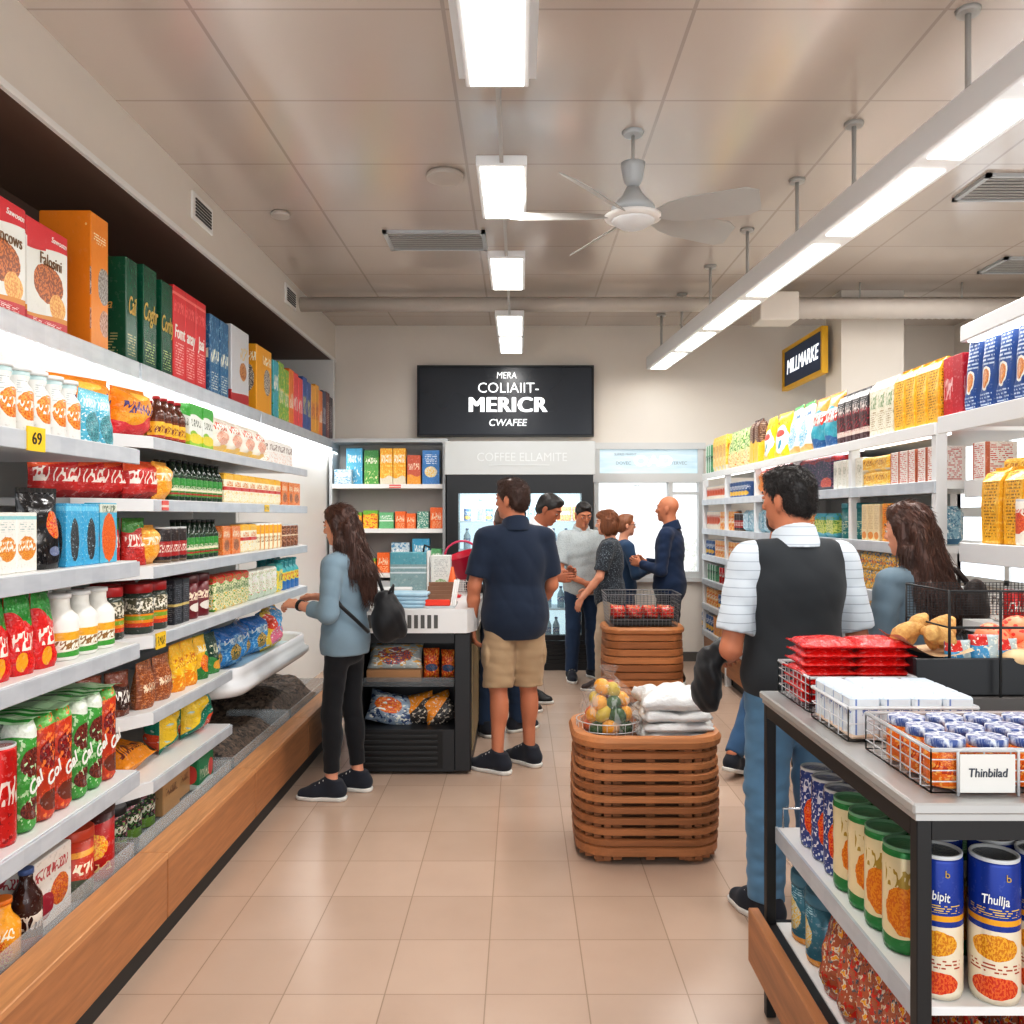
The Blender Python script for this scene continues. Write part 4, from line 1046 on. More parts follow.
P_orp = pm('orange flat bag', (246, 156, 26), [('wave', .7, .08, 1, (232, 96, 36)), ('scrib', .1, .9, .15, .4, (120, 40, 20), 7), ('disc', .5, .85, .5, .14, (130, 196, 170))], 0.25, grain=.18)
P_gyt = pm('teal green bag', (26, 128, 104), [('diag', .1, 1.1, (240, 204, 50)), ('disc', .8, .2, .3, .25, (224, 80, 40)), ('speck', (190, 210, 200), 10, .66)], 0.25, grain=.18)
P_djar = pm('dark preserve jar', (44, 56, 40), [('speck', (150, 70, 90), 10, .58), ('speck', (110, 150, 80), 12, .6), ('band', .0, .25, (120, 160, 60)), ('scrib', .1, .9, .4, .6, (214, 214, 196), 8)], 0.15)
P_kraft = pm('kraft carton', (188, 146, 100), [('scrib', .15, .85, .4, .6, (120, 80, 50), 8), ('band', .9, 1, (206, 168, 122)), ('band', .93, .97, (200, 60, 44))])
P_gbox = pm('green flat box', (30, 126, 78), [('scrib', .1, .9, .3, .7, (240, 226, 200), 8), ('under', .2, .03, 1, (200, 214, 210)), ('disc', .8, .5, .16, .3, (206, 70, 60))])
P_pgb = pm('red green pouch', (222, 34, 34), [('wave', .68, .1, .8, (44, 156, 58)), ('disc', .5, .38, .36, .28, (236, 46, 40), (200, 22, 26)), ('scrib', .1, .9, .3, .56, (252, 238, 226), 5), ('disc', .3, .16, .16, .12, (244, 170, 40))], 0.22, grain=.2)
P_milk = pm('white jug', (246, 245, 238), [], 0.3)
P_milkl = pm('milk label', (244, 240, 226), [('under', .24, .05, .5, (70, 160, 64)), ('band', .62, .92, (240, 176, 40)), ('scrib', .1, .9, .28, .66, (150, 110, 60), 8)])
P_redcan = pm('red drink can', (206, 30, 26), [('scrib', .1, .9, .42, .72, (248, 236, 226), 5), ('speck', (150, 16, 18), 10, .6, 0, .35)], 0.2, 0.3)
P_gcan = pm('green can print', (70, 160, 66), [('wave', .86, .02, 1, (236, 244, 232)), ('disc', .5, .62, .3, .14, (130, 50, 36), (90, 30, 24)), ('disc', .5, .2, .3, .1, (130, 50, 36), (90, 30, 24)), ('speck', (190, 226, 180), 10, .6, .05, .85)], 0.25, grain=.18)
P_gcan2 = pm('red green can print', (206, 66, 34), [('wave', .88, .02, 1, (120, 190, 96)), ('disc', .5, .62, .3, .14, (150, 30, 30), (110, 20, 24)), ('speck', (240, 130, 60), 10, .6), ('disc', .5, .18, .3, .1, (120, 50, 30))], 0.25, grain=.18)
P_juice = pm('orange juice', (240, 164, 40), [('disc', .5, .3, .36, .24, (220, 90, 30), (246, 190, 80)), ('scrib', .1, .9, .5, .68, (250, 244, 230), 6), ('under', .1, .02, 1, (180, 60, 30))], 0.18)
P_cola = pm('dark drink', (58, 24, 18), [('under', .16, .02, 1, (196, 60, 30)), ('scrib', .08, .92, .28, .5, (236, 226, 214), 5)], 0.12)
P_wbox = pm('white carton with fruit', (240, 236, 230), [('disc', .7, .4, .22, .22, (236, 150, 40), (210, 80, 60)), ('disc', .35, .3, .2, .18, (176, 40, 60)), ('scrib', .12, .9, .7, .88, (190, 60, 70), 7)])
P_rcan = pm('red orange canister', (200, 62, 34), [('band', .7, .8, (240, 170, 60)), ('under', .3, .04, 1, (90, 100, 80)), ('scrib', .1, .9, .4, .62, (250, 236, 210), 7)])
P_rtall = pm('tall red canister', (190, 26, 24), [('disc', .5, .5, .32, .2, (238, 130, 34), (246, 200, 60)), ('wave', .86, .02, 1, (70, 24, 22)), ('scrib', .1, .9, .14, .28, (250, 220, 160), 7)])
P_blkbag = pm('black glossy bag', (22, 22, 25), [('vert', .55, .95, (34, 34, 38)), ('disc', .72, .55, .2, .17, (206, 60, 40), (222, 140, 50)), ('disc', .72, .22, .14, .06, (120, 130, 160))], 0.15)
P_bflame = pm('blue box dark drop', (64, 170, 214), [('band', .88, .96, (110, 200, 236)), ('disc', .5, .42, .26, .34, (32, 34, 40), (70, 76, 80)), ('speck', (200, 236, 248), 22, .66)])
P_oflame = pm('blue box orange drop', (80, 178, 210), [('disc', .5, .42, .42, .40, (238, 122, 34), (214, 84, 24)), ('band', .84, .98, (220, 226, 214)), ('scrib', .1, .9, .84, .98, (100, 120, 100), 8)])
P_wcart = pm('white carton orange food', (240, 238, 230), [('band', .88, .94, (150, 206, 210)), ('disc', .5, .4, .44, .2, (214, 116, 34), (236, 170, 70)), ('scrib', .1, .9, .36, .56, (250, 246, 236), 7), ('lines', .68, .84, (170, 190, 190), 24)])
P_pinkb = pm('pink pack', (244, 226, 222), [('disc', .5, .5, .4, .3, (236, 110, 96), (222, 70, 70)), ('speck', (250, 250, 250), 12, .6)])

# ------------------------------------------------------------------ register
bottle('milkor', 'squat white bottle with orange print', .041, .195, P_milkor, None, M_cap_w, neck=.75, n=16)
pouch('tealp', 'teal patterned pouch', .10, .07, .185, P_tealp, None, seed=2)
pouch('orbag', 'large orange and red crisp bag', .26, .15, .21, P_orbag, plain('orange seal', (232, 120, 40), .4), stand=False, seed=3)
bottle('brownb', 'brown sauce bottle with yellow label', .036, .19, P_brown, P_yel, M_cap_r, lab=(.06, .42))
carton('gwc', 'green and white carton', .15, .09, .20, P_gwc)
pouch('wpink', 'white pack with pink print', .22, .12, .185, P_wpink, None, stand=False, seed=5, round_=4)
carton('wsm', 'small white pack with dark print', .17, .08, .145, P_wsm, .01)
pouch('redbag', 'red glossy snack bag', .19, .10, .16, P_redbag, plain('red seal', (170, 34, 30), .4), stand=False, seed=6)
pouch('orgold', 'golden orange snack bag', .14, .09, .165, P_orgold, None, stand=False, seed=7)
bottle('gbot', 'dark green glass bottle', .030, .185, P_gbot, P_glab, M_cap_k, lab=(.10, .55), n=12)
carton('yw', 'yellow and white pack', .13, .08, .155, P_yw, .01)
carton('obox', 'orange and brown box', .14, .08, .15, P_obox)
pouch('grbag', 'red bag with green top', .125, .09, .195, P_grbag, plain('green seal', (52, 120, 48), .4), seed=8)
can('rkcan', 'black and red can', .046, .155, P_rkcan)
can('ycan', 'yellow and cream can', .040, .16, P_ycan, M_cap_w)
can('brtin', 'brown patterned tin', .046, .145, P_brown2)
jar('jar', 'layered sauce jar with red lid', .062, .205, P_jar, M_cap_r)
carton('blk', 'tall black pack', .075, .075, .20, P_blk)
canister('drc', 'dark red canister', .062, .205, P_drc, plain('maroon lid', (86, 20, 28), .35))
carton('gwy', 'speckled green and yellow pack', .13, .09, .18, P_gwy, .012)
carton('wred', 'white pack with red specks', .12, .08, .17, P_wred, .012)
bottle('teal', 'teal and yellow bottle', .050, .20, P_teal, None, plain('teal cap', (50, 160, 170), .35), neck=.6, n=14)
carton('tealy', 'yellow pack with teal top', .12, .08, .18, P_tealy, .015)
pouch('dkp', 'dark brown pouch with white script', .115, .08, .175, P_dkp, plain('brown seal', (80, 42, 30), .4), seed=9)
pouch('cop', 'copper brown foil pouch', .15, .09, .19, P_cop, None, seed=10)
pouch('ylb', 'yellow snack bag', .13, .10, .21, P_ylb, plain('yellow seal', (240, 180, 30), .4), seed=11)
pouch('grb', 'green and yellow snack bag', .12, .10, .21, P_grb, plain('green seal', (52, 120, 48), .4), seed=12)
pouch('dgb', 'dark green snack bag', .12, .10, .20, P_dgb, plain('dark green seal', (24, 66, 52), .4), seed=13)
pouch('blue', 'blue frosted bag', .26, .16, .235, P_blue, None, stand=False, seed=14)
pouch('mult', 'multicoloured bag with pink disc', .28, .15, .25, P_mult, None, stand=False, seed=15, round_=5)
pouch('orp', 'orange flat-lying bag', .28, .14, .26, P_orp, plain('orange seal', (232, 120, 40), .4), stand=False, seed=16, round_=5)
pouch('gyt', 'teal and yellow bag', .24, .14, .21, P_gyt, None, stand=False, seed=17)
jar('djar', 'dark preserve jar with black lid', .057, .165, P_djar, M_cap_k)
carton('kraft', 'brown kraft carton', .18, .14, .19, P_kraft)
carton('gbox', 'flat green box', .26, .18, .12, P_gbox, .006)
pouch('pgb', 'red pouch with green top', .112, .09, .24, P_pgb, plain('green seal', (52, 120, 48), .4), seed=18)
bottle('milk', 'white milk jug', .060, .215, P_milk, P_milkl, M_cap_w, neck=.55, lab=(.06, .46), n=20)
can('redcan', 'red drink can', .048, .285, P_redcan, n=22)
bottle('juice', 'orange juice bottle', .052, .20, P_juice, None, M_cap_o, neck=.5, n=20)
bottle('cola', 'dark drink bottle with blue cap', .045, .235, P_cola, None, M_cap_b, neck=.42, n=20)
carton('wbox', 'white carton with fruit print', .24, .19, .22, P_wbox, .004)
canister('rcan', 'red and orange canister', .066, .23, P_rcan, plain('orange red lid', (196, 70, 40), .35))
canister('rtall', 'tall red canister', .066, .27, P_rtall, plain('dark lid', (60, 30, 28), .35))
pouch('blkbag', 'black glossy bag', .15, .10, .25, P_blkbag, M_cap_k, seed=19, crimp=.1)
carton('bflame', 'blue box with dark drop', .105, .06, .205, P_bflame)
carton('oflame', 'blue box with orange drop', .12, .06, .21, P_oflame)
carton('wcart', 'white carton with orange food print', .105, .075, .175, P_wcart)
carton('pinkb', 'white and pink pack', .11, .07, .12, P_pinkb, .01)

# ================================================================== stock the left wall
nx_ = NEARX - 0.03; fx_ = FARX - 0.03
z = NEARZ['B']; W_ = "on the near bay's top shelf"
run('milkor', nx_, 2.12, 2.84, z, W_, rows=2); run('tealp', nx_, 2.86, 3.06, z, W_, jit=.05)
z = NEARZ['C']; W_ = "on the near bay's second shelf"
run('wcart', nx_, 2.16, 2.55, z, W_, rows=2)
put('blkbag', nx_ - .05, 2.635, z, PI/2 - .3, W_)
run('bflame', nx_, 2.715, 2.93, z, W_, jit=.03); put('oflame', nx_ - .03, 3.0, z, PI/2, W_)
run('pinkb', nx_ - .42, 2.5, 2.95, z, 'at the back of ' + W_[3:], stack=2)
z = NEARZ['D']; W_ = "on the near bay's third shelf"
run('pgb', nx_, 2.10, 2.70, z, W_, rows=2, jit=.15); run('milk', nx_, 2.72, 3.09, z, W_, rows=2)
z = NEARZ['E']; W_ = "on the near bay's lowest shelf"
run('redcan', nx_, 2.18, 2.49, z, W_, rows=2)
# shrink-wrapped green pack of cans: one thing
pk = empty('drink_multipack', (nx_ - .16, 2.79, z), "green and white shrink-wrapped pack of slim cans on the near bay's lowest shelf", 'multipack')
cg = m_lathe([(.040, .005), (.047, .02), (.0475, .30), (.038, .33)], P_gcan, 16, name='can'); cr = m_lathe([(.040, .005), (.047, .02), (.0475, .30), (.038, .33)], P_gcan2, 16, name='can')
for i in range(6):
    for j in range(3):
        o = mobj('can', cr if i in (1, 2, 5) else cg, pk, (.112 - .097*j, -.25 + .1*i, 0), PI * .5 + .3 * j)
for i, tx in enumerate(('Cal', 'Col', 'Gal', 'Cal', 'Gel', 'Cal')):
    lettering(tx, .055, plain('white ink', (246, 246, 240), .5), pk, (.163, -.25 + .1*i, .14), 'px', roll=0.5, shear=.2, bold=.02)
mb = MB(); n = 25; H_ = .335
g = [[mb.bm.verts.new((-.135 + .30*i/6, -.30 + .60*j/n, H_ - .004 + .010*abs(math.sin(PI*(j/n)*6)) + .004*math.sin(i*2.1))) for j in range(n+1)] for i in range(7)]
for i in range(6):
    for j in range(n): f = mb.bm.faces.new((g[i][j], g[i+1][j], g[i+1][j+1], g[i][j+1]))
P_wrap = pm('green wrap top', (78, 176, 76), [], .2)
b = NB('green striped wrap'); s = b.sep(b.coord('Object')); nz = b.noise(b.scaled(b.coord('Object'), (2, 30, 1)), 1.5, 3.0)
M_wrap = b.done(b.mix(b.math('GREATER_THAN', nz, .5), srgb((46, 150, 54)), srgb((196, 232, 190))), .22)
mb.build('shrink_wrap', M_wrap, pk)
z = .284; W_ = 'in the near plinth tray'
put('juice', -1.485, 2.43, z, 0, W_); put('cola', -1.485, 2.555, z, 0.6, W_); put('wbox', -1.585, 2.705, z, PI/2, W_)
put('juice', -1.485, 2.30, z, 0, W_); put('rcan', -1.53, 2.905, z, .4, W_); put('rtall', -1.53, 3.055, z, .2, W_); put('rcan', -1.68, 2.96, z, .4, W_)

z = FARZ['B']; W_ = "on the far bay's top shelf"
put('orbag', -1.70, 3.26, z, PI/2 - .45, W_); put('orbag', -1.62, 3.50, z, PI/2 - .2, W_, sc=(.8, 1, .95))
run('brownb', fx_, 3.62, 3.92, z, W_, rows=2); run('gwc', fx_, 3.94, 4.25, z, W_); run('wpink', fx_, 4.28, 5.16, z, W_, gap=.0); run('wsm', fx_, 5.19, 5.72, z, W_)
z = FARZ['C']; W_ = "on the far bay's second shelf"
for i in range(4): put('redbag', -1.80 + .06*i, 3.28 + .155*i - .06*i, z, PI/2 - .75 + .10*i, W_, order=i)
put('redbag', -1.60, 3.56, z, PI/2 - .25, W_, order=5); put('orgold', -1.57, 3.69, z, PI/2, W_)
run('gbot', fx_, 3.78, 4.40, z, W_, rows=2); run('yw', fx_, 4.42, 5.44, z, W_, jit=.03); run('obox', fx_, 5.46, 5.90, z, W_)
z = FARZ['D']; W_ = "on the far bay's third shelf"
for i in range(3): put('grbag', -1.70 + .05*i, 3.27 + .13*i - .02, z, PI/2 - .6 + .15*i, W_, order=i)
put('orgold', -1.58, 3.585, z, PI/2, W_)
run('rkcan', fx_, 3.68, 3.94, z, W_, rows=2); run('gbot', fx_, 3.96, 4.34, z, W_, rows=2); run('obox', fx_, 4.36, 4.66, z, W_); run('yw', fx_, 4.68, 4.95, z, W_)
run('ycan', fx_, 4.97, 5.50, z, W_, rows=2); run('brtin', fx_, 5.53, 5.90, z, W_)
z = FARZ['E']; W_ = "on the far bay's fourth shelf"
for i in range(2): put('jar', -1.69 + .06*i, 3.24 + .115*i, z, 1.2*i, W_, order=i)
run('jar', fx_ - .0, 3.47, 3.75, z, W_, rows=2); run('blk', fx_, 3.77, 3.94, z, W_, rows=2); run('drc', fx_, 3.96, 4.24, z, W_, rows=2); run('gwy', fx_, 4.27, 4.80, z, W_); run('wred', fx_, 4.83, 5.35, z, W_)
run('tealy', fx_, 5.37, 5.50, z, W_); run('teal', fx_, 5.51, 5.92, z, W_, rows=2)
z = FARZ['F']; W_ = "on the far bay's fifth shelf"
for i in range(2): put('dkp', -1.66 + .05*i, 3.27 + .12*i, z, PI/2 - .4, W_, order=i)
run('cop', fx_, 3.47, 3.80, z, W_); run('ylb', fx_, 3.81, 4.09, z, W_, jit=.12); run('grb', fx_, 4.10, 4.24, z, W_); run('dgb', fx_, 4.25, 4.39, z, W_)
W_ = 'in the white display case'
for i in range(4): put('blue', -1.70 + .02*(i % 2), 4.58 + .24*i, .712, PI/2 + .2*(-1)**i, W_, order=i)
put('mult', -1.64, 5.52, .712, PI/2 - .05, W_); put('mult', -1.70, 5.74, .712, PI/2, W_)
z = FARZ['G']; W_ = "on the far bay's lowest shelf"
put('orp', -1.58, 3.56, z + .055, PI/2, W_, tilt=(-PI/2 + .05, 0, 0), sc=(1, .8, .9)); put('gyt', -1.66, 3.94, z, PI/2 + .3, W_); put('gyt', -1.62, 4.20, z, PI/2 - .1, W_)
put('dgb', -1.86, 3.6, z, PI/2, W_)
z = .284; W_ = 'in the third plinth tray'
run('djar', -1.53, 3.24, 3.62, z, 'in the fourth plinth tray', rows=2); put('kraft', -1.60, 3.735, z, PI/2, 'in the fourth plinth tray'); put('kraft', -1.62, 3.93, z, PI/2, 'in the fourth plinth tray', sc=(.7, 1, .9))
put('gbox', -1.60, 4.09, z + .0, PI/2, 'in the fourth plinth tray', sc=(.75, 1, 1.2))

# ------------------------------------------------------------------ big cartons on the display shelf
TX_ = TOPX - .03
M_goldi = plain('gold ink', (206, 170, 84), .4); M_whitei = plain('white ink', (246, 246, 240), .5); M_browni = plain('brown ink', (120, 84, 44), .5)
P_cook = pm('cookie box', (226, 228, 222), [('wave', .76, .05, .5, (206, 36, 44)), ('vert', .45, .98, (232, 234, 228)), ('wave', .78, .04, .5, (212, 44, 54)), ('disc', .52, .44, .36, .19, (138, 72, 32), (206, 120, 54)), ('disc', .74, .24, .2, .13, (222, 150, 70), (240, 190, 110)), ('under', .13, .03, .5, (214, 140, 40)), ('under', .09, .02, .5, (198, 30, 40)), ('lines', .02, .07, (250, 230, 226), 60)])
P_oran0 = pm('plain orange card', (228, 132, 20), [('disc', .9, .9, .02, .01, (240, 200, 140))], .4)
P_oran = pm('orange carton', (232, 140, 22), [('disc', .75, .48, .36, .14, (190, 186, 180), (120, 110, 104)), ('disc', .8, .20, .3, .10, (150, 96, 70), (206, 170, 150)), ('lines', .78, .86, (250, 236, 206), 50)])
P_grn = pm('dark green carton', (16, 86, 60), [('lines', .06, .26, (170, 176, 120), 36)], .25)
P_red = pm('red carton', (214, 42, 48), [('lines', .06, .4, (246, 190, 186), 34), ('band', .9, .93, (240, 130, 120)), ('scrib', .05, .95, .72, .86, (240, 110, 110), 6)], .3)
P_blu = pm('blue carton', (34, 104, 150), [('speck', (120, 170, 200), 14, .6), ('lines', .05, .3, (226, 230, 220), 30), ('scrib', .05, .95, .4, .6, (236, 238, 220), 5)], .3)
P_gry = pm('silver white carton', (206, 208, 212), [('disc', .66, .45, .2, .12, (166, 96, 50), (206, 150, 90)), ('under', .14, .02, .5, (186, 40, 44)), ('scrib', .5, .95, .6, .8, (220, 190, 120), 6)], .3)
P_yel2 = pm('amber carton', (236, 168, 30), [('disc', .7, .5, .22, .2, (214, 206, 190), (90, 80, 90)), ('scrib', .4, .98, .75, .9, (250, 240, 214), 6)], .3)
P_mix = [pm('aqua tall box', (70, 174, 190), [('scrib', .1, .9, .5, .8, (240, 244, 230), 5), ('speck', (40, 140, 70), 10, .6, 0, .5)]), pm('lime tall box', (120, 178, 70), [('scrib', .1, .9, .3, .6, (240, 240, 220), 5), ('speck', (240, 210, 80), 10, .6)]),
         pm('tangerine tall box', (238, 130, 40), [('scrib', .1, .9, .3, .6, (250, 236, 220), 5)]), pm('coral tall box', (228, 70, 76), [('scrib', .1, .9, .3, .6, (250, 226, 220), 5)]), pm('cobalt tall box', (36, 84, 160), [('scrib', .1, .9, .3, .7, (226, 214, 120), 5)]),
         pm('marigold tall box', (240, 172, 40), [('scrib', .1, .9, .3, .7, (200, 90, 30), 5)]), pm('navy tall box', (34, 46, 92), [('scrib', .1, .9, .3, .7, (200, 200, 214), 5)]), pm('maroon tall box', (112, 30, 44), [('lines', .2, .8, (214, 190, 170), 26)]), pm('plum tall box', (54, 34, 54), [('lines', .2, .8, (190, 180, 190), 26)])]
mixn = ['aqua', 'lime', 'tangerine', 'coral', 'cobalt', 'marigold', 'navy', 'maroon', 'plum']
carton('cook', 'red and white cookie box', .31, .15, .43, P_cook, .004); carton('oran', 'tall orange carton', .16, .46, .50, P_oran, .004)
carton('grn', 'dark green carton with gold script', .165, .30, .50, P_grn, .004); carton('red', 'red carton with white script', .165, .26, .535, P_red, .004)
carton('blu', 'speckled blue carton', .16, .24, .51, P_blu, .004); carton('gry', 'silver white carton', .30, .22, .51, P_gry, .004); carton('yel2', 'amber carton', .30, .22, .50, P_yel2, .004)
for nme, m_ in zip(mixn, P_mix): carton('mix' + nme, f'{nme} upright box', .16, .2, .47, m_, .004)
W_ = 'on the lit top display shelf'
for i, (y, tx) in enumerate(((3.225, 'Duncows'), (3.575, 'Falosini'))):
    o = put('cook', TX_ - .06 - .02*i, y + .0, TOPZ, PI/2 - .0, W_, order=i)
    lettering(tx, .07, M_browni, o, (.02, -.0775, .285), 'my', xs=.8); lettering('Sawostn', .035, M_whitei, o, (.08, -.0775, .385), 'my', shear=.2)
o = put('oran', TX_ - .21, 4.02, TOPZ, PI/2, W_, sc=(1.5, 1.0, 1.28))
me_ = PR['oran'][3]; me_.materials.append(P_oran0)
for p_ in me_.polygons: p_.material_index = 0 if p_.normal.x > .5 else 1
o.rotation_euler[2] = 0.0; o.location = (TX_ - .11, 3.985, TOPZ + .0005); o.scale = (1.5, .348, 1.24)
lettering('#B', .05, M_whitei, o, (-.02, -.232, .30), 'my', xs=.8)
gy = 4.33
for i, tx in enumerate(('Cail', 'Coghr', 'Corlty')):
    o = put('grn', TX_ - .14, (4.33, 4.545, 4.765)[i], TOPZ, PI/2, W_, sc=((.75, .97, .9)[i], .95, (1.04, 1.08, 1.04)[i]), order=i)
    lettering(tx, .125, M_goldi, o, (0, -.152, .27), 'my', shear=.3, xs=.55, bold=.008); lettering('Gorlra', .07, M_goldi, o, (-.084, .02, .27), 'mx', shear=.3)
for i, tx in enumerate(('Fomt', 'anay', 'Jaai')):
    o = put('red', TX_ - .12, 4.92 + .165*i, TOPZ, PI/2, W_, order=i); lettering(tx, .11, M_whitei, o, (0, -.132, .27), 'my', shear=.1, xs=.62, bold=.01)
run('blu', TX_, 5.43, 5.78, TOPZ, W_, jit=.02); put('gry', TX_ - .11, 6.02, TOPZ, PI/2, W_, sc=(1.25, 1, 1.05)); put('yel2', TX_ - .11, 6.58, TOPZ, PI/2, W_, sc=(1.3, 1, 1.02))
yy = 6.82
for i, k in enumerate(['aqua', 'lime', 'lime', 'tangerine', 'coral', 'coral', 'cobalt', 'cobalt', 'marigold', 'marigold', 'tangerine', 'navy', 'maroon', 'plum']):
    put('mix' + k, TX_ - .1, yy + .08, TOPZ, PI/2, W_, sc=(.9, 1, 1.0 + .04*math.sin(i*2.3)), order=i); yy += .155

# ================================================================== right gondola stock
def gy_(px): return 1615.0 / (px - 520.0)
P_maroon = pm('maroon black pack', (72, 38, 44), [('band', .62, 1, (46, 44, 48)), ('scrib', .1, .9, .55, .75, (230, 220, 214), 6), ('band', .14, .24, (226, 206, 196)), ('speck', (170, 50, 66), 12, .56, .2, .6), ('lines', .68, .95, (190, 190, 190), 26)])
P_cream = pm('cream pack', (232, 226, 208), [('speck', (196, 190, 160), 14, .58), ('scrib', .1, .9, .5, .75, (120, 150, 110), 7), ('lines', .1, .45, (170, 150, 120), 26)])
P_gold = pm('gold pack', (232, 172, 40), [('lines', .08, .95, (150, 104, 24), 24), ('speck', (246, 204, 90), 14, .6)])
P_crim = pm('crimson box', (178, 28, 46), [('vert', 0, .5, (190, 34, 50)), ('scrib', .05, .5, .3, .7, (230, 190, 190), 6)])
P_bluep = pm('blue pasta bag', (34, 80, 150), [('lines', .5, .96, (200, 214, 232), 22), ('disc', .5, .34, .30, .14, (238, 236, 226)), ('disc', .5, .34, .25, .115, (222, 150, 60), (190, 100, 40)), ('lines', .04, .18, (200, 214, 232), 26)], .3)
P_yelb = pm('yellow white bag', (248, 204, 40), [('disc', .55, .42, .4, .32, (246, 244, 236), (250, 250, 246)), ('disc', .5, .55, .25, .08, (222, 90, 80)), ('disc', .6, .3, .12, .1, (50, 140, 170)), ('scrib', .1, .9, .74, .9, (200, 120, 20), 7)])
P_wblb = pm('white blue bag', (238, 240, 238), [('wave', .92, .01, 1, (70, 160, 80)), ('disc', .5, .4, .38, .26, (96, 182, 220), (230, 240, 240)), ('under', .14, .03, 1, (240, 190, 120)), ('scrib', .1, .9, .66, .84, (90, 130, 170), 7)])
P_otb = pm('orange teal bag', (60, 158, 176), [('wave', .74, .04, 1, (240, 140, 50)), ('band', .5, .72, (220, 232, 226)), ('scrib', .05, .95, .46, .72, (206, 56, 40), 5), ('under', .2, .03, 1, (40, 96, 150))])
P_gnb = pm('green speckled bag', (206, 220, 160), [('speck', (70, 130, 60), 12, .52, .4, 1), ('under', .42, .04, 1, (240, 214, 160)), ('speck', (220, 130, 50), 12, .56, 0, .4)])
P_dkb = pm('dark brown pack', (92, 60, 48), [('under', .5, .04, 1, (236, 186, 50)), ('lines', .5, .95, (180, 150, 130), 24)])
P_worc = pm('white orange tin', (236, 226, 212), [('disc', .5, .5, .34, .24, (226, 116, 60), (200, 70, 50)), ('scrib', .1, .9, .6, .85, (206, 60, 50), 7)])
P_orc = pm('orange tin', (236, 138, 50), [('speck', (250, 214, 150), 12, .54), ('scrib', .1, .9, .4, .66, (250, 240, 226), 7)])
P_blt = pm('blue tin', (52, 96, 156), [('scrib', .1, .9, .5, .8, (226, 234, 240), 7), ('disc', .5, .26, .3, .16, (236, 190, 80))])
P_gnt = pm('green tin', (92, 156, 116), [('vert', .3, .6, (226, 236, 226)), ('scrib', .1, .9, .4, .7, (40, 84, 60), 7)])
P_oblg = pm('orange large bag', (238, 142, 50), [('wave', .72, .06, 1, (206, 58, 40)), ('disc', .4, .4, .34, .26, (248, 206, 96), (226, 110, 50)), ('scrib', .1, .9, .7, .9, (250, 240, 220), 6)])
P_dkbx = pm('dark box with red', (40, 44, 74), [('wave', .82, .03, 1, (160, 40, 40)), ('speck', (120, 70, 110), 12, .58), ('disc', .65, .2, .3, .16, (226, 110, 80), (180, 60, 60))])
P_wslim = pm('white slim pack', (238, 236, 226), [('lines', .1, .9, (190, 196, 180), 22), ('scrib', .1, .9, .5, .8, (170, 170, 150), 7)])
P_ypk = pm('yellow flat pack', (244, 190, 60), [('band', .0, .12, (236, 226, 206)), ('speck', (250, 222, 130), 12, .55), ('scrib', .1, .9, .4, .8, (190, 120, 30), 7)])
P_wrl = pm('white red lined box', (238, 232, 226), [('lines', .05, .95, (206, 80, 70), 18), ('vert', .0, .14, (196, 110, 80))])
P_gyp = pm('green yellow tub', (220, 226, 130), [('band', .72, 1, (80, 170, 190)), ('speck', (120, 170, 60), 10, .55), ('under', .18, .03, 1, (90, 176, 196))])
P_gte = pm('green teal canister', (28, 118, 120), [('vert', .1, .4, (64, 150, 90)), ('lines', .15, .6, (214, 220, 190), 20)])
P_cro = pm('cream orange box', (240, 222, 180), [('lines', .3, .95, (214, 190, 140), 22), ('disc', .5, .14, .4, .1, (230, 150, 60))])
P_orx = pm('amber orange box', (240, 148, 30), [('speck', (252, 200, 90), 12, .56), ('lines', .1, .9, (206, 96, 20), 18)])
P_blb = pm('pale blue bag', (150, 190, 206), [('speck', (90, 140, 170), 12, .54), ('speck', (232, 240, 240), 14, .6)])
P_yblu = pm('yellow and blue pack', (240, 190, 60), [('speck', (60, 130, 180), 8, .56), ('speck', (240, 236, 220), 10, .62), ('scrib', .1, .9, .4, .6, (190, 60, 40), 7)])
P_ylg = pm('gold can tower', (236, 180, 44), [('lines', .03, .97, (176, 120, 20), 26), ('speck', (250, 214, 110), 12, .58)])
brick('maroon', 'maroon and black pack', .115, .09, .30, P_maroon, 1); brick('cream', 'cream tall pack', .10, .08, .305, P_cream, 2); brick('gold', 'gold tall pack', .115, .10, .335, P_gold, 3)
carton('crim', 'crimson box', .17, .15, .27, P_crim); pouch('bluep', 'blue pasta bag', .12, .09, .36, P_bluep, plain('blue seal', (40, 86, 156), .4), seed=31, round_=4)
pouch('yelb', 'yellow bag with white panel', .26, .13, .34, P_yelb, None, seed=32, round_=5); pouch('wblb', 'white bag with blue picture', .25, .13, .35, P_wblb, None, seed=33, round_=5); pouch('otb', 'orange and teal bag', .24, .13, .34, P_otb, None, seed=34, round_=5)
pouch('gnb', 'green speckled bag', .25, .12, .34, P_gnb, None, seed=35, round_=5); brick('dkb', 'dark brown pack', .12, .09, .36, P_dkb, 5)
can('worc', 'white tin with orange print', .05, .15, P_worc, n=14); can('orc', 'orange tin', .05, .15, P_orc, n=14); can('blt', 'blue tin', .05, .14, P_blt, n=14); can('gnt', 'green tin', .05, .15, P_gnt, n=14)
pouch('oblg', 'orange large bag', .34, .14, .22, P_oblg, None, stand=False, seed=36, round_=5); carton('dkbx', 'dark box with red top', .3, .2, .22, P_dkbx, .02)
carton('wslim', 'white slim pack', .07, .12, .17, P_wslim); carton('ypk', 'yellow flat pack', .18, .14, .08, P_ypk, .012); carton('wrl', 'white box with red lines', .09, .14, .165, P_wrl)
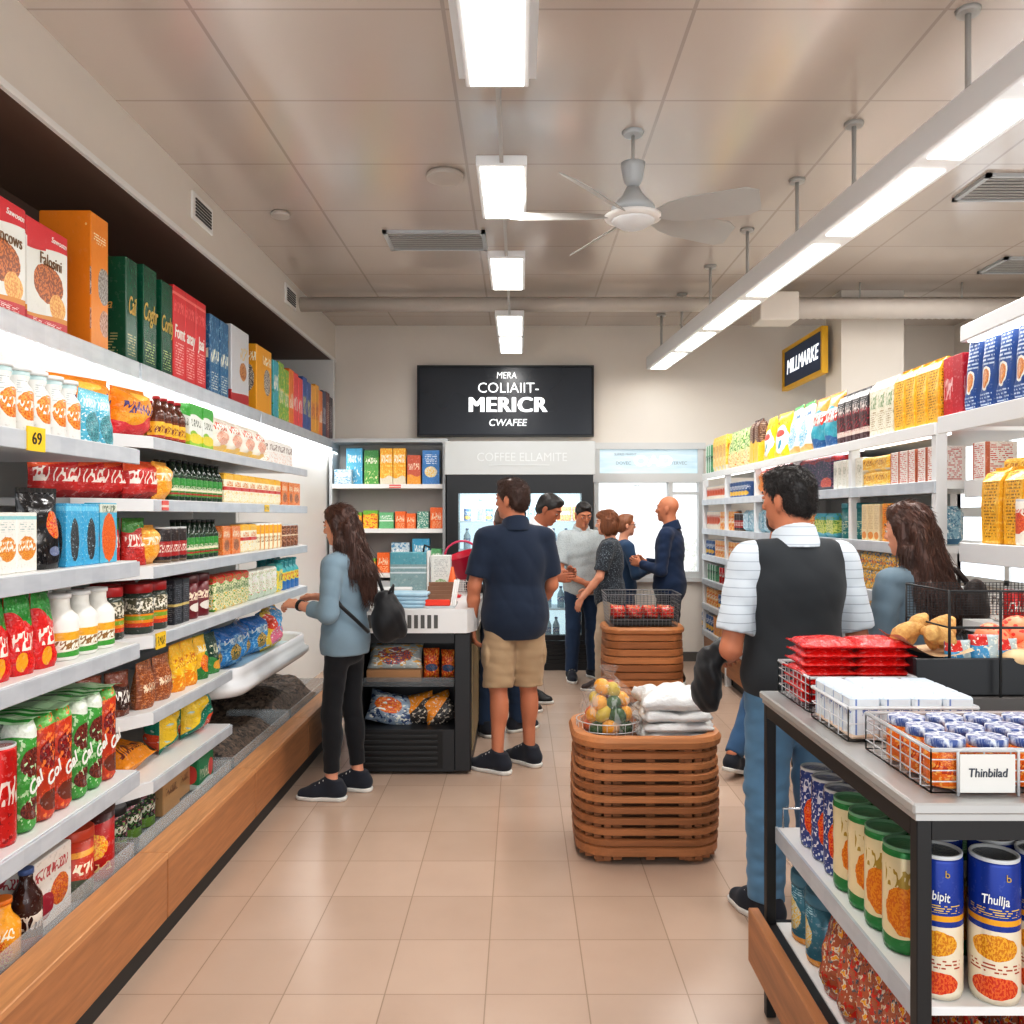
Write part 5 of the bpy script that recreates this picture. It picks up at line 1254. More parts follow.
carton('gyp', 'green and yellow tub', .19, .15, .15, P_gyp, .02); canister('gte', 'green and teal canister', .075, .21, P_gte, plain('teal lid', (26, 110, 120), .35)); carton('cro', 'cream tall box', .085, .14, .20, P_cro); carton('orx', 'amber orange box', .12, .14, .20, P_orx)
carton('blb', 'pale blue speckled pack', .22, .13, .18, P_blb, .03); carton('yblu', 'yellow and blue pack', .12, .12, .10, P_yblu, .012)
W_ = 'on the gondola top shelf'; X_ = GX + .02; Z_ = GZ[0]; R_ = -PI/2
def grun(key, p0, p1, z, where, **kw):
    a_, b_ = gy_(p1), gy_(p0); run(key, X_, a_, b_, z, where, rotz=R_, dx=1, **kw)
grun('gnt', 703, 709, Z_, W_, sc=(1, 1, 2.0)); grun('ypk', 711, 724, Z_, W_, sc=(.8, 1, 4.2)); grun('gnb', 725, 746, Z_, W_); grun('dkb', 747, 756, Z_, W_); grun('yelb', 757, 782, Z_, W_); grun('wblb', 783, 804, Z_, W_); grun('otb', 806, 832, Z_, W_)
grun('maroon', 834, 864, Z_, W_, jit=.03); grun('cream', 866, 889, Z_, W_, jit=.03); grun('gold', 890, 934, Z_, W_, jit=.03, sc=(1, 1, .93)); put('crim', X_ + .09, 3.80, Z_ + .021, R_, W_)
run('bluep', X_ - .0, 2.72, 3.70, 2.021, 'on the nearest bay above the woman', rotz=R_, dx=1, jit=.03)
W_ = 'on the gondola second shelf'; Z_ = GZ[1]
grun('worc', 704, 722, Z_, W_, sc=(1.1, 1.1, .9)); grun('blt', 724, 744, Z_, W_); grun('oblg', 750, 786, Z_, W_, gap=.02); grun('dkbx', 786, 828, Z_, W_); grun('wslim', 830, 858, Z_, W_); grun('ypk', 860, 884, Z_, W_, stack=2); grun('wrl', 886, 932, Z_, W_)
W_ = 'on the gondola third shelf'; Z_ = GZ[2]
grun('worc', 704, 716, Z_, W_, sc=(1, 1, 1.2)); grun('orc', 717, 730, Z_, W_, sc=(1, 1, 1.2)); grun('rkcan', 731, 738, Z_, W_); grun('blb', 740, 768, Z_, W_, gap=.0); grun('orc', 770, 808, Z_, W_); grun('gyp', 811, 832, Z_, W_); grun('gte', 834, 856, Z_, W_); grun('cro', 858, 876, Z_, W_); grun('orx', 877, 890, Z_, W_); grun('blb', 892, 934, Z_, W_)
W_ = 'on the gondola fourth shelf'; Z_ = GZ[3]
grun('blt', 703, 711, Z_, W_, sc=(1, 1, 1.1)); grun('orc', 712, 742, Z_, W_, sc=(1, 1, 1.1)); grun('blt', 743, 752, Z_, W_); grun('orx', 756, 855, Z_, W_, gap=.05, sc=(1, 1, .8)); grun('yblu', 857, 905, Z_, W_, stack=2)
W_ = 'on the gondola fifth shelf'; Z_ = GZ[4]
grun('gnt', 702, 714, Z_, W_, sc=(1, 1, 1.1)); grun('redcan', 716, 724, Z_, W_, sc=(1, 1, .55)); grun('orc', 725, 733, Z_, W_); grun('blk', 734, 746, Z_, W_, sc=(1, 1, .8)); grun('yw', 750, 850, Z_, W_, gap=.04); grun('yblu', 855, 895, Z_, W_, stack=2)
W_ = 'on the gondola sixth shelf'; Z_ = GZ[5]
grun('orc', 701, 714, Z_, W_, sc=(1.15, 1.15, 1.2)); grun('blt', 715, 723, Z_, W_); grun('ycan', 724, 742, Z_, W_); grun('gwy', 746, 800, Z_, W_, gap=.05)
W_ = 'on the gondola lowest shelf'; Z_ = GZ[6]
grun('blt', 699, 710, Z_, W_, sc=(1.1, 1.1, 1.2)); grun('orx', 711, 730, Z_, W_, sc=(.9, 1, .9)); grun('gnt', 731, 742, Z_, W_); grun('gwy', 746, 780, Z_, W_, gap=.05)
W_ = 'on the open nearest bay'
put('ypk', 2.12, 3.52, 1.736, R_, 'on the open bay second shelf'); put('wrl', 2.1, 3.76, 1.736, R_, 'on the open bay second shelf', sc=(1.2, 1, 1)); put('wsm', 2.25, 3.1, 1.736, R_, 'on the open bay second shelf', sc=(1.8, 1, .9))
put('wsm', 2.3, 3.6, 1.44, R_, 'behind the woman on the third shelf')
for i, (y, zz, k_) in enumerate(((3.22, 0, 1), (3.09, 0, 1), (2.96, 0, 1))):
    put('gold', 1.84 + .01*i, y, 1.471, R_, 'stacked on the open bay lower shelf', sc=(1.05, 1.2, .86), order=i)
put('worc', 1.80, 3.02, 1.471, R_, 'on the open bay lower shelf', sc=(.7, .7, 1.1))
for i in range(4): put('wsm', 1.87, 3.24 - .17*i, 1.171, R_, 'low on the open bay', order=i, sc=(.9, 1, .8))
put('redcan', 1.80, 3.10, 1.171, 0, 'low on the open bay', sc=(.7, .7, .5))

# ================================================================== display table goods
P_bcan = pm('blue top tall can', (236, 226, 204), [('band', .52, 1, (24, 58, 150)), ('band', .56, .60, (236, 170, 40)), ('disc', .5, .40, .3, .09, (236, 176, 50), (206, 130, 30)), ('disc', .5, .12, .32, .08, (206, 60, 34), (230, 110, 50)), ('lines', .22, .30, (170, 80, 60), 40), ('lines', .62, .68, (230, 196, 90), 60)], .25, .25)
P_bcan2 = pm('blue red can', (52, 72, 140), [('speck', (226, 230, 240), 14, .58), ('disc', .5, .42, .36, .3, (216, 50, 30), (236, 120, 40)), ('scrib', .1, .9, .72, .92, (220, 226, 240), 7)], .25, .2)
P_gocan = pm('cream can green base', (236, 222, 180), [('disc', .5, .42, .4, .26, (232, 150, 34), (214, 116, 22)), ('under', .16, .02, 1, (40, 130, 62)), ('band', .93, 1, (44, 140, 66)), ('scrib', .1, .9, .64, .86, (176, 150, 60), 6)], .25, .2)
P_ttin = pm('teal tin', (60, 116, 134), [('disc', .5, .45, .34, .3, (226, 190, 80), (206, 214, 200)), ('lines', .72, .95, (150, 190, 200), 24), ('under', .12, .02, 1, (220, 150, 50))], .25, .2)
P_patt = pm('red patterned packet', (176, 96, 64), [('speck', (226, 214, 196), 9, .55), ('speck', (206, 50, 36), 7, .57), ('speck', (236, 170, 50), 9, .62), ('speck', (70, 76, 90), 11, .63)], .2)
P_ojar = pm('orange jar print', (236, 116, 28), [('speck', (250, 180, 90), 10, .55), ('scrib', .1, .9, .3, .6, (190, 60, 20), 7), ('disc', .5, .6, .3, .2, (244, 150, 50), (214, 90, 20))], .2)
b = NB('blue white lid'); nz = b.noise(b.scaled(b.coord('Object'), (1, 1, .4)), 75.0, 3.0, .6); b.bump(nz, .7, .006)
n_ = b.n.new('ShaderNodeValToRGB'); b.l.new(nz, n_.inputs[0]); n_.color_ramp.elements[0].position = .42; n_.color_ramp.elements[0].color = srgb((62, 88, 150)); n_.color_ramp.elements[1].position = .58; n_.color_ramp.elements[1].color = srgb((226, 232, 242))
P_blid = b.done(n_.outputs[0], .3)
P_wdr = pm('white drink carton', (226, 232, 236), [('band', .93, 1, (206, 220, 234)), ('vert', .16, .22, (120, 144, 196)), ('scrib', .4, .95, .55, .8, (110, 130, 180), 6), ('under', .12, .02, 1, (240, 214, 190))], .35)
P_redp = pm('red foil pouch', (214, 20, 18), [('speck', (236, 50, 40), 5, .62)], .16, grain=.3)
can('bcan', 'tall blue-topped can', .048, .29, P_bcan, n=28); can('bcan2', 'blue can with red food', .046, .23, P_bcan2); can('gocan', 'cream and orange can with green rim', .049, .235, P_gocan, plain('green tin lid', (120, 172, 130), .45), n=24)
canister('ttin', 'teal tin with yellow label', .062, .20, P_ttin, plain('slate lid', (70, 120, 140), .35)); pouch('patt', 'red patterned packet', .13, .09, .20, P_patt, None, seed=41)
jar('ojar', 'orange jar with blue lid', .042, .098, P_ojar, P_blid, 16); carton('wdr', 'white drink carton', .074, .062, .105, P_wdr, .006)
pouch('redp', 'red foil pouch', .17, .035, .17, P_redp, plain('red foil seal', (200, 24, 20), .25), stand=False, seed=42, round_=5)
W_ = "on the display table's middle shelf"
def tbl(key, x0, y, nx, ny, sx, sy, z, where, rot=0.0):
    k = 0
    for j in range(ny):
        for i in range(nx): put(key, x0 + sx*i, y + sy*j, z, rot + RR.uniform(-.3, .3), where)
tbl('bcan2', .88, 2.33, 3, 3, .098, .098, .602, W_, PI)
tbl('gocan', .875, 1.93, 3, 4, .103, .102, .602, W_, PI)
wk = M_whitei
for j in range(2):
    for i in range(5):
        o = put('bcan', .862 + .106*i + .05*(j % 2), 1.735 + .100*j + (.0 if i % 2 else .02), .602, -math.atan2(.862 + .106*i, 1.74) + RR.uniform(-.12, .12), ('front' if j == 0 else 'second') + " row " + W_, order=i)
        if j == 0:
            lettering('Wibipit' if i % 2 == 0 else 'Thullja', .026, wk, o, (.0, -.0485, .21), 'my', shear=.1, xs=.72, bold=.01)
            lettering('b', .02, M_goldi, o, (.024, -.044, .255), 'my')
W_ = "on the display table's bottom shelf"
tbl('ttin', .885, 2.44, 4, 2, .132, .13, .302, W_, 1.2)
for j in range(5):
    for i in range(5): put('patt', .86 + .115*i, 1.775 + .128*j, .302, -PI/2 + RR.uniform(-.3, .3), W_, sc=1.05)
W_ = 'in the wire basket at the near table edge'
tbl('ojar', .875, 1.75, 5, 3, .0865, .0875, TZ + .0075, W_, .3)
W_ = 'in the white-wired tray on the table'
for j in range(4):
    for i in range(4): put('wdr', .85 + .077*i, 2.122 + .0635*j, TZ + .007, RR.uniform(-.03, .03), W_)
W_ = 'in the far wire basket on the table'
for k in range(7):
    for i in range(2): put('redp', .895 + .16*i, 2.44, TZ + .024 + .026*k, RR.uniform(-.06, .06), W_, tilt=(-PI/2, 0, 0))
# snacks in the crate
b = NB('golden crisp crust'); nz = b.noise(b.coord('Object'), 55.0, 4.0, .7); b.bump(nz, .8, .01)
P_chip = b.done(b.mix(nz, srgb((168, 96, 34)), srgb((246, 206, 130))), .6)
M_tan = plain('tan paper', (206, 176, 140), .7)
mb = MB(); n = 14
pr = empty('paper_tray', (1.19, 2.50, TZ + .158), 'curled tan paper tray of golden snacks on the crate', 'tray')
g = [[mb.bm.verts.new((-.10 + .2*i/n, -.09 + .18*j/8, .018*((2*i/n - 1)**2) + .035*max(0, (1 - 2.2*i/n))**1.4 + .004*math.sin(j))) for j in range(9)] for i in range(n+1)]
for i in range(n):
    for j in range(8): mb.bm.faces.new((g[i][j], g[i+1][j], g[i+1][j+1], g[i][j+1])).smooth = True
mb.build('paper', M_tan, pr)
def crust(seed, L, r):
    mb = MB(); r_ = random.Random(seed); pts = []; rad = []
    for k in range(7):
        u = k / 6; pts.append((L*(u - .5), .012*math.sin(3*u + seed), .02*math.sin(PI*u))); rad.append(r*max(.25, math.sin(PI*(.12 + .76*u)))*(1 + .12*r_.uniform(-1, 1)))
    return mb.tube(pts, rad, 10).mesh('snack', P_chip)
cm = [crust(s_, .105, .027) for s_ in (1, 2, 3)]
for i, (x, y, zz, rx, ry, rz) in enumerate(((1.145, 2.50, .20, 0, -.5, .3), (1.185, 2.54, .215, 0, -1.0, .6), (1.215, 2.47, .195, 0, .5, -.4), (1.25, 2.52, .21, 0, -1.2, .2), (1.19, 2.45, .20, 0, .3, 1.2), (1.285, 2.55, .20, 0, -1.3, 0.2))):
    o = mobj('pastry', cm[i % 3], None, (x, y, TZ + zz)); o.rotation_euler = (rx, ry, rz)
    later(o, 'golden crusty pastry', 'on the paper tray over the crate', 'pastry', 'golden pastries', i)
P_brd = pm('blue snack box red top', (64, 150, 196), [('wave', .74, .02, 1, (206, 44, 36)), ('vert', .6, 1, (176, 190, 190)), ('speck', (226, 226, 210), 8, .62)], .3)
pouch('brd', 'blue pouch with red top', .085, .05, .11, P_brd, None, seed=43, round_=5)
W_ = 'in the black crate'
for i, (x, y, zz, rz) in enumerate(((1.255, 2.44, .06, .2), (1.335, 2.45, .075, -.1), (1.41, 2.47, .06, .3))): put('brd', x, y, TZ + zz + .03, rz, W_, order=i)
b = NB('red netting'); nz = b.voro(b.coord('Object'), 60.0); M_net = b.done(b.mix(b.math('GREATER_THAN', nz, .36), srgb((226, 66, 48)), srgb((250, 150, 110))), .4)
def blob(name, loc, r, mat, label, cat, sc=(1, 1, 1), seed=0, group=None, lump=.18):
    mb = MB(); mb.ball((0, 0, 0), r, 3, sc=sc); r_ = random.Random(seed)
    fr_ = [(Vector((r_.uniform(-1, 1), r_.uniform(-1, 1), r_.uniform(-1, 1))).normalized() * r_.uniform(1.5, 4) / r, r_.uniform(0, 6)) for _ in range(5)]
    for v in mb.bm.verts: v.co *= 1 + lump * sum(math.sin(k_.dot(v.co) + p_) for k_, p_ in fr_) / 3
    return tag(mb.build(name, mat, None, loc), label, cat, group)
for i, (x, y, zz, r) in enumerate(((1.40, 2.52, .19, .05), (1.45, 2.50, .12, .06), (1.53, 2.50, .13, .07), (1.50, 2.56, .215, .045), (1.58, 2.45, .10, .06))):
    blob('net_bag', (x, y, TZ + zz), r, M_net, f'red net bag of produce in the black crate, {ORD[i]} along the crate', 'net bag', (1, 1, .9), i, 'red net bags')
blob('bread_roll', (1.43, 2.44, TZ + .15), .045, plain('pale crust', (222, 190, 146), .6, var=.2), 'pale bread roll lying in the crate between red net bags', 'bread', (1.1, 1, .6), 9)

# ================================================================== basket one: fruit bag and white bags
zb = BH - .054
hx = BX - .165
t = empty('fruit_bag', (hx, BY - .02, zb), 'clear bag bulging with yellow and green fruit in the wooden basket', 'bag')
rr = random.Random(4)
fm = [plain('lemon skin', (230, 160, 14), .35, var=.12), plain('orange skin', (222, 98, 14), .4, var=.12), plain('green pepper skin', (40, 84, 30), .3, var=.2), plain('red tomato skin', (196, 30, 18), .3), plain('yellow pear skin', (204, 176, 40), .35, var=.12)]
sph = [MB().ball((0, 0, 0), .042, 2, sc=(1, 1, .92)).mesh('fruit', m_) for m_ in fm]
k = 0
for lay, (zz, R1, cnt, cols) in enumerate(((.05, .085, 8, (2, 2, 4, 2, 1, 2, 0, 2)), (.115, .08, 8, (0, 4, 0, 1, 0, 4, 2, 0)), (.175, .062, 6, (0, 1, 4, 0, 2, 0)), (.225, .03, 3, (3, 0, 4)))):
    for i in range(cnt):
        a_ = 2*PI*i/cnt + lay*.4
        o = mobj('fruit', sph[cols[i]], t, (R1*math.cos(a_), R1*.85*math.sin(a_), zz + rr.uniform(-.012, .012)))
        o.scale = (rr.uniform(.8, 1.15), rr.uniform(.8, 1.15), rr.uniform(.75, 1.25)); o.rotation_euler = (rr.uniform(0, 3), rr.uniform(0, 3), 0)
mb = MB(); prof = [(.10, .005), (.132, .03), (.142, .09), (.135, .16), (.10, .225), (.055, .265), (.022, .295), (.05, .335)]
mb.lathe(prof, 26, cap=False, squash=.88)
for v in mb.bm.verts:
    a_ = math.atan2(v.co.y, v.co.x); v.co.x *= 1 + .05*math.sin(5*a_ + v.co.z*30); v.co.y *= 1 + .05*math.sin(4*a_ - v.co.z*25)
b = NB('crinkled film'); nz = b.noise(b.scaled(b.coord('Object'), (22, 22, 9)), 1.0, 3.0, .6); b.bump(nz, 1.0, .03)
b.done(srgb((244, 247, 248)), .06, 0, .9); b.put(b.b.inputs['Alpha'], b.math('MULTIPLY_ADD', b.math('GREATER_THAN', nz, .58), .22, .10))
mb.build('film', b.m, t)
wb = MB()
for i in range(22):
    a_ = 2*PI*i/22; wb.tube([(.150*math.cos(a_), .134*math.sin(a_), .004), (.156*math.cos(a_), .140*math.sin(a_), .085)], .0018, 4)
for zz, q in ((.006, 0), (.045, .003), (.085, .006)):
    wb.tube([((.150 + q)*math.cos(2*PI*i/30), (.134 + q)*math.sin(2*PI*i/30), zz) for i in range(31)], .003, 5)
tag(wb.build('wire_basket', M_chrome, None, (hx, BY - .02, zb)), 'round wire holder around the fruit bag in the wooden basket', 'basket')
# stack of folded white plastic bags
b = NB('crumpled white plastic'); nz = b.noise(b.scaled(b.coord('Object'), (14, 14, 30)), 1.0, 4.0, .6)
b.bump(nz, .7, .02); M_bagw = b.done(b.mix(nz, srgb((206, 208, 208)), srgb((242, 242, 240))), .35)
def folded_bag(loc, w, d, h, seed, label):
    mb = MB(); n = 18; r_ = random.Random(seed); ph = [r_.uniform(0, 6) for _ in range(8)]
    def hh(u, v): return h*(1 + .12*math.sin(9*u + 5*v + ph[0]) + .09*math.sin(15*v - 7*u + ph[1]) + .07*math.sin(23*u + ph[2]))
    gT = []; gB = []
    for i in range(n+1):
        a1_, a2_ = [], []
        for j in range(n+1):
            u, v = i/n, j/n; e = min(1, (min(u, 1-u, v, 1-v)*9)) ** .5
            x = (u-.5)*w + .012*math.sin(7*v + ph[3]) + .004*math.sin(31*v); y = (v-.5)*d + .010*math.sin(8*u + ph[4])
            a1_.append(mb.bm.verts.new((x, y, h*.5 + (hh(u, v) - h*.5)*e))); a2_.append(mb.bm.verts.new((x*.985, y*.985, 0.002 if e > .3 else h*.3)))
        gT.append(a1_); gB.append(a2_)
    for i in range(n):
        for j in range(n):
            mb.bm.faces.new((gT[i][j], gT[i+1][j], gT[i+1][j+1], gT[i][j+1])).smooth = True
            mb.bm.faces.new((gB[i][j], gB[i][j+1], gB[i+1][j+1], gB[i+1][j])).smooth = True
    for i in range(n):
        for j in (0, n):
            mb.bm.faces.new((gT[i][j], gT[i+1][j], gB[i+1][j], gB[i][j])).smooth = True
            mb.bm.faces.new((gT[j][i], gT[j][i+1], gB[j][i+1], gB[j][i])).smooth = True
    return tag(mb.build('plastic_bag', M_bagw, None, loc, r_.uniform(-.06, .06)), label, 'plastic bag', 'folded white bags on the wooden basket')
zz = zb + .0
for i, nm_ in enumerate(('lowest', 'second', 'third', 'topmost')):
    hgt = (.045, .045, .05, .075)[i]
    folded_bag((BX + .145 + (.0, .004, -.006, -.012)[i], BY - .0, zz + .001), .34 - .012*i, .34 - .01*i, hgt, 50 + i, f'crumpled white plastic bag folded on the wooden basket, {nm_} of its stack'); zz += hgt * 1.03
# basket two: wire tray of red packets
wt = wire_basket('wire_basket', B2X - .29, B2Y - .2, B2X + .27, B2Y + .2, B2H + .001, .27, 'tall chrome wire basket standing on the farther wooden basket', 18, 8, 9, plain('grey wire', (138, 140, 143), .35, .3), .03)
tag([MB().box(B2X - .25, B2Y - .17, B2H + .006, B2X + .23, B2Y + .17, B2H + .055, .004).build('black_tray', M_black)][0], 'low black tray inside the wire basket on the farther wooden basket', 'tray')
P_rdk = pm('red shiny packet', (206, 40, 36), [('speck', (250, 190, 130), 8, .56), ('speck', (60, 50, 60), 8, .6)], .25)
pouch('rdk', 'red shiny packet', .12, .07, .10, P_rdk, None, stand=False, seed=51)
for i in range(8): put('rdk', B2X - .2 + .135*(i % 4), B2Y - .09 + .16*(i//4), B2H + .057, RR.uniform(-.5, .5), 'in the wire basket on the farther basket', order=i)
blob('orange_bag', (B2X - .30, B2Y - .27, B2H - .6 + .72), .0, M_net, 'x', 'x') if False else None

# ================================================================== chiller counter stock and counter-top things
P_frz = pm('frozen food bag', (150, 170, 190), [('speck', (60, 80, 120), 8, .55), ('disc', .4, .5, .3, .25, (236, 150, 50), (214, 70, 40)), ('speck', (236, 236, 226), 10, .6)], .22, grain=.2)
P_forg = pm('orange frozen bag', (216, 84, 30), [('speck', (246, 170, 60), 9, .55), ('disc', .5, .42, .4, .12, (70, 100, 140), (40, 60, 90)), ('speck', (120, 30, 20), 10, .62)], .22, grain=.2)
P_fblk = pm('dark frozen bag', (60, 56, 54), [('diag', .1, .7, (236, 150, 40)), ('speck', (226, 214, 196), 9, .6)], .22, grain=.2)
pouch('frz', 'grey-blue frozen food bag', .30, .14, .20, P_frz, None, stand=False, seed=61); pouch('forg', 'orange frozen food bag', .10, .08, .19, P_forg, None, stand=False, seed=62); pouch('fblk', 'black and orange frozen bag', .20, .12, .19, P_fblk, None, stand=False, seed=63)
P_frt = pm('frozen tray top', (186, 196, 196), [('disc', .5, .4, .34, .3, (224, 96, 50), (70, 96, 130)), ('speck', (236, 180, 80), 7, .58), ('speck', (240, 240, 232), 10, .6)], .25)
cx0 = CX0; W_ = 'on the chiller upper shelf'
kb = MB().box(-.17, -.12, 0, .17, .12, .075, .004).build('cardboard_tray', plain('cardboard', (176, 132, 90), .7), None, (CX0 + .24, CY0 + .20, .547)); tag(kb, 'shallow brown cardboard tray on the chiller upper shelf', 'tray')
pouch('frt', 'grey frozen bag with orange picture', .34, .08, .24, P_frt, None, stand=False, seed=64, round_=6)
put('frt', CX0 + .24, CY0 + .12, .625, 0, 'in the cardboard tray', tilt=(-.65, 0, 0), sc=(1, 1, .75))
put('forg', CX0 + .465, CY0 + .16, .547, .1, W_, order=0, sc=(1, 1, 1.05)); put('forg', CX0 + .575, CY0 + .16, .547, -.1, W_, order=1)
W_ = 'in the chiller bottom'
put('frz', CX0 + .20, CY0 + .12, .278, .1, W_, tilt=(-.5, 0.25, 0), sc=(1, 1, 1.0)); put('fblk', CX0 + .40, CY0 + .14, .278, -.2, W_, tilt=(-.4, -.25, 0), order=0); put('fblk', CX0 + .545, CY0 + .14, .278, .3, W_, tilt=(-.4, -.3, 0), order=1)
# counter top
ct = 1.0115
b = NB('pale blue folded cloth'); nz = b.noise(b.coord('Object'), 12.0, 3.0); M_pb = b.done(b.mix(nz, srgb((136, 182, 208)), srgb((196, 220, 232))), .5)
for i in range(4):
    mb = MB(); mb.box(-.15, -.10, 0, .15, .10, .022, .009, seg=2); tag(mb.build('folded_packet', M_pb, None, (-.72 + .006*(i % 2), 5.30, ct + .0228*i), .03*(-1)**i), f"pale blue folded packet on the white counter, {('lowest', 'second', 'third', 'topmost')[i]} of its stack", 'packet', 'pale blue packets')
tr = empty('display_rack', (-.50, 5.33, ct), 'slanted white rack of cards with a red front on the white counter', 'rack')
mb = MB(); mb.prism([(-.09, -.14), (.10, -.14), (.10, .16), (-.09, .16)], 0, .012); mb.build('rack_base', M_grey, tr)
mb = MB()
for k_ in range(5): mb.box(-.085, -.10 + .055*k_, .012, .075, -.085 + .055*k_, .05 + .022*k_)
mb.build('cards', plain('brown cards', (150, 110, 84), .6, var=.3), tr)
MB().box(-.08, -.135, .012, .07, -.115, .05, .004).build('red_front', plain('bright red card', (226, 56, 24), .4), tr)
mb = MB()
for k_ in range(3): mb.tube([(.078 + .012*k_, -.13, .015), (.082 + .012*k_, .14, .15)], .006, 6)
mb.build('side_wires', M_white, tr)
fb = empty('file_holder', (-.80, 6.15, ct), 'teal and grey upright file box on the white counter', 'file box')
MB().box(-.13, -.07, 0, .13, .07, .30, .004).build('box', pm('teal grey card', (140, 168, 172), [('band', .72, 1, (96, 164, 178)), ('band', .62, .66, (206, 220, 224)), ('band', .50, .54, (206, 220, 224))], .4), fb)
MB().box(.132, -.06, 0, .15, .06, .31).build('divider', M_white, fb); MB().tube([(.10, 0, .30), (.11, 0, .35), (.15, 0, .335)], .008, 6).build('clip', M_black, fb)
o = MB().box(-.07, -.05, 0, .07, .05, .28, .003).build('leaflet_holder', pm('white leaflet', (226, 230, 226), [('disc', .5, .2, .4, .2, (120, 170, 110), (200, 214, 190)), ('lines', .45, .9, (190, 196, 196), 26)], .4), None, (-.565, 6.12, ct)); tag(o, 'white leaflet holder with green print beside the teal file box', 'leaflet holder')
cn = empty('small_cone', (-.47, 5.9, ct), 'small orange cone standing on the white counter', 'cone')
MB().lathe([(.045, 0), (.03, .1), (.008, .21)], 18).build('cone_body', plain('orange cone', (240, 110, 50), .4), cn); MB().box(-.06, -.06, 0, .06, .06, .012, .003).build('cone_base', plain('red cone base', (206, 40, 50), .4), cn)
mb = MB(); pts = []
cb = empty('crimson_basket', (-.38, 6.32, ct + .10), 'crimson plastic basket tipped up at the far end of the counter', 'basket')
mb.lathe([(.07, 0), (.085, .02), (.12, .18), (.128, .19), (.118, .18), (.075, .02)], 24, squash=.8, cap=False)
o = mb.build('basket_shell', plain('crimson plastic', (200, 24, 60), .3), cb); MB().lathe([(.072, .004), (.073, .01)], 24, squash=.8).build('basket_base', plain('crimson plastic', (200, 24, 60)), cb)
MB().tube([(.12*math.cos(a_), 0, .19 + .10*math.sin(a_)) for a_ in [PI*i/12 for i in range(13)]], .008, 8).build('handle', plain('pink handle', (214, 70, 110), .35), cb)
cb.rotation_euler = (math.radians(12), math.radians(-18), 0)
mb = MB(); wire_panel(mb, (-.09, -.07, 0), (.18, 0, 0), (0, .0, .10), 8, 4, .002); wire_panel(mb, (-.09, .07, 0), (.18, 0, 0), (0, 0, .10), 8, 4, .002); wire_panel(mb, (-.09, -.07, 0), (0, .14, 0), (0, 0, .10), 6, 4, .002); wire_panel(mb, (.09, -.07, 0), (0, .14, 0), (0, 0, .10), 6, 4, .002)
tag(mb.build('wire_holder', M_white, None, (-.385, 6.05, ct)), 'white wire holder on the counter in front of the crimson basket', 'holder')
o = MB().box(-.09, -.06, 0, .09, .06, .10, .004).build('support_box', M_grey, None, (-.38, 6.33, ct)); tag(o, 'light grey box under the crimson basket on the counter', 'box')
for i, (x, y) in enumerate(((-.63, 5.62), (-.74, 5.70))):
    o = MB().box(-.055, -.04, 0, .055, .04, .03, .012, seg=2).build('orange_packet', plain('orange wrapper', (236, 120, 40), .3, var=.15), None, (x, y, ct), .3*i); tag(o, f"small orange packet lying on the white counter, {('nearer', 'farther')[i]} of two", 'packet', 'orange packets on the counter')
o = MB().box(-.16, -.1, 0, .16, .1, .04, .006).build('white_tray', M_white, None, (-.86, 5.72, ct)); tag(o, 'shallow white tray on the counter behind the blue packets', 'tray')
for i in range(2):
    o = MB().box(-.13, -.08, 0, .13, .08, .018, .006).build('paper_bundle', plain('grey paper', (206, 208, 208), .6), None, (-.86, 5.72, ct + .042 + .019*i), .04*i); tag(o, f"grey folded paper bundle in the white tray, {('lower', 'upper')[i]} one", 'paper', 'paper bundles')

# ================================================================== back shelves and fridge
M_ = [pm('b_aqua', (72, 166, 204), [('scrib', .1, .9, .6, .85, (240, 244, 240), 6), ('speck', (226, 234, 220), 9, .62, 0, .5)]), pm('b_green', (84, 160, 66), [('wave', .8, .03, 1, (52, 130, 60)), ('scrib', .1, .9, .6, .8, (244, 240, 220), 6), ('speck', (226, 220, 160), 9, .6, 0, .4)]), pm('b_amber', (246, 172, 34), [('speck', (250, 214, 110), 9, .56), ('scrib', .1, .9, .6, .85, (250, 244, 226), 6), ('under', .2, .04, 1, (226, 214, 190))]),
      pm('b_rust', (206, 96, 66), [('scrib', .1, .9, .5, .75, (250, 226, 200), 6), ('under', .3, .04, 1, (240, 160, 50))]), pm('b_blue', (66, 132, 196), [('disc', .5, .36, .36, .16, (244, 200, 80), (236, 236, 226)), ('lines', .6, .9, (230, 238, 244), 20)]), pm('b_white', (196, 212, 220), [('speck', (90, 150, 190), 9, .55), ('scrib', .1, .9, .5, .8, (240, 244, 246), 6)]),
      pm('b_yel', (246, 196, 50), [('speck', (226, 90, 40), 8, .55), ('wave', .8, .04, 1, (120, 180, 60))]), pm('b_org', (238, 110, 36), [('scrib', .1, .9, .4, .8, (250, 226, 196), 6), ('lines', .05, .35, (250, 206, 160), 20)]), pm('b_mint', (112, 186, 130), [('band', .44, .52, (236, 244, 232)), ('scrib', .1, .9, .56, .85, (240, 246, 236), 6)]), pm('b_teal', (84, 150, 132), [('speck', (220, 232, 220), 9, .56)]), pm('b_pink', (196, 60, 96), [('speck', (236, 150, 170), 9, .56)])]
for nme, m_ in zip(('aqua', 'green', 'amber', 'rust', 'blue', 'white', 'yellow', 'orange', 'mint', 'teal', 'pink'), M_): carton('k' + nme, f'{nme} printed box', .17, .12, .34, m_)
sx0 = -1.97; sy = BACK - .42 + .12
def bshelf(items, z, where):
    for i, (px0, px1, hpx, k_) in enumerate(items):
        x0_, x1_ = (px0 - CX) * 8.85 / FPX, (px1 - CX) * 8.85 / FPX
        put('k' + k_, (x0_ + x1_)/2, sy, z, 0, where, sc=((x1_ - x0_)*.96/.17, 1, hpx*8.85/FPX/.34), order=i)
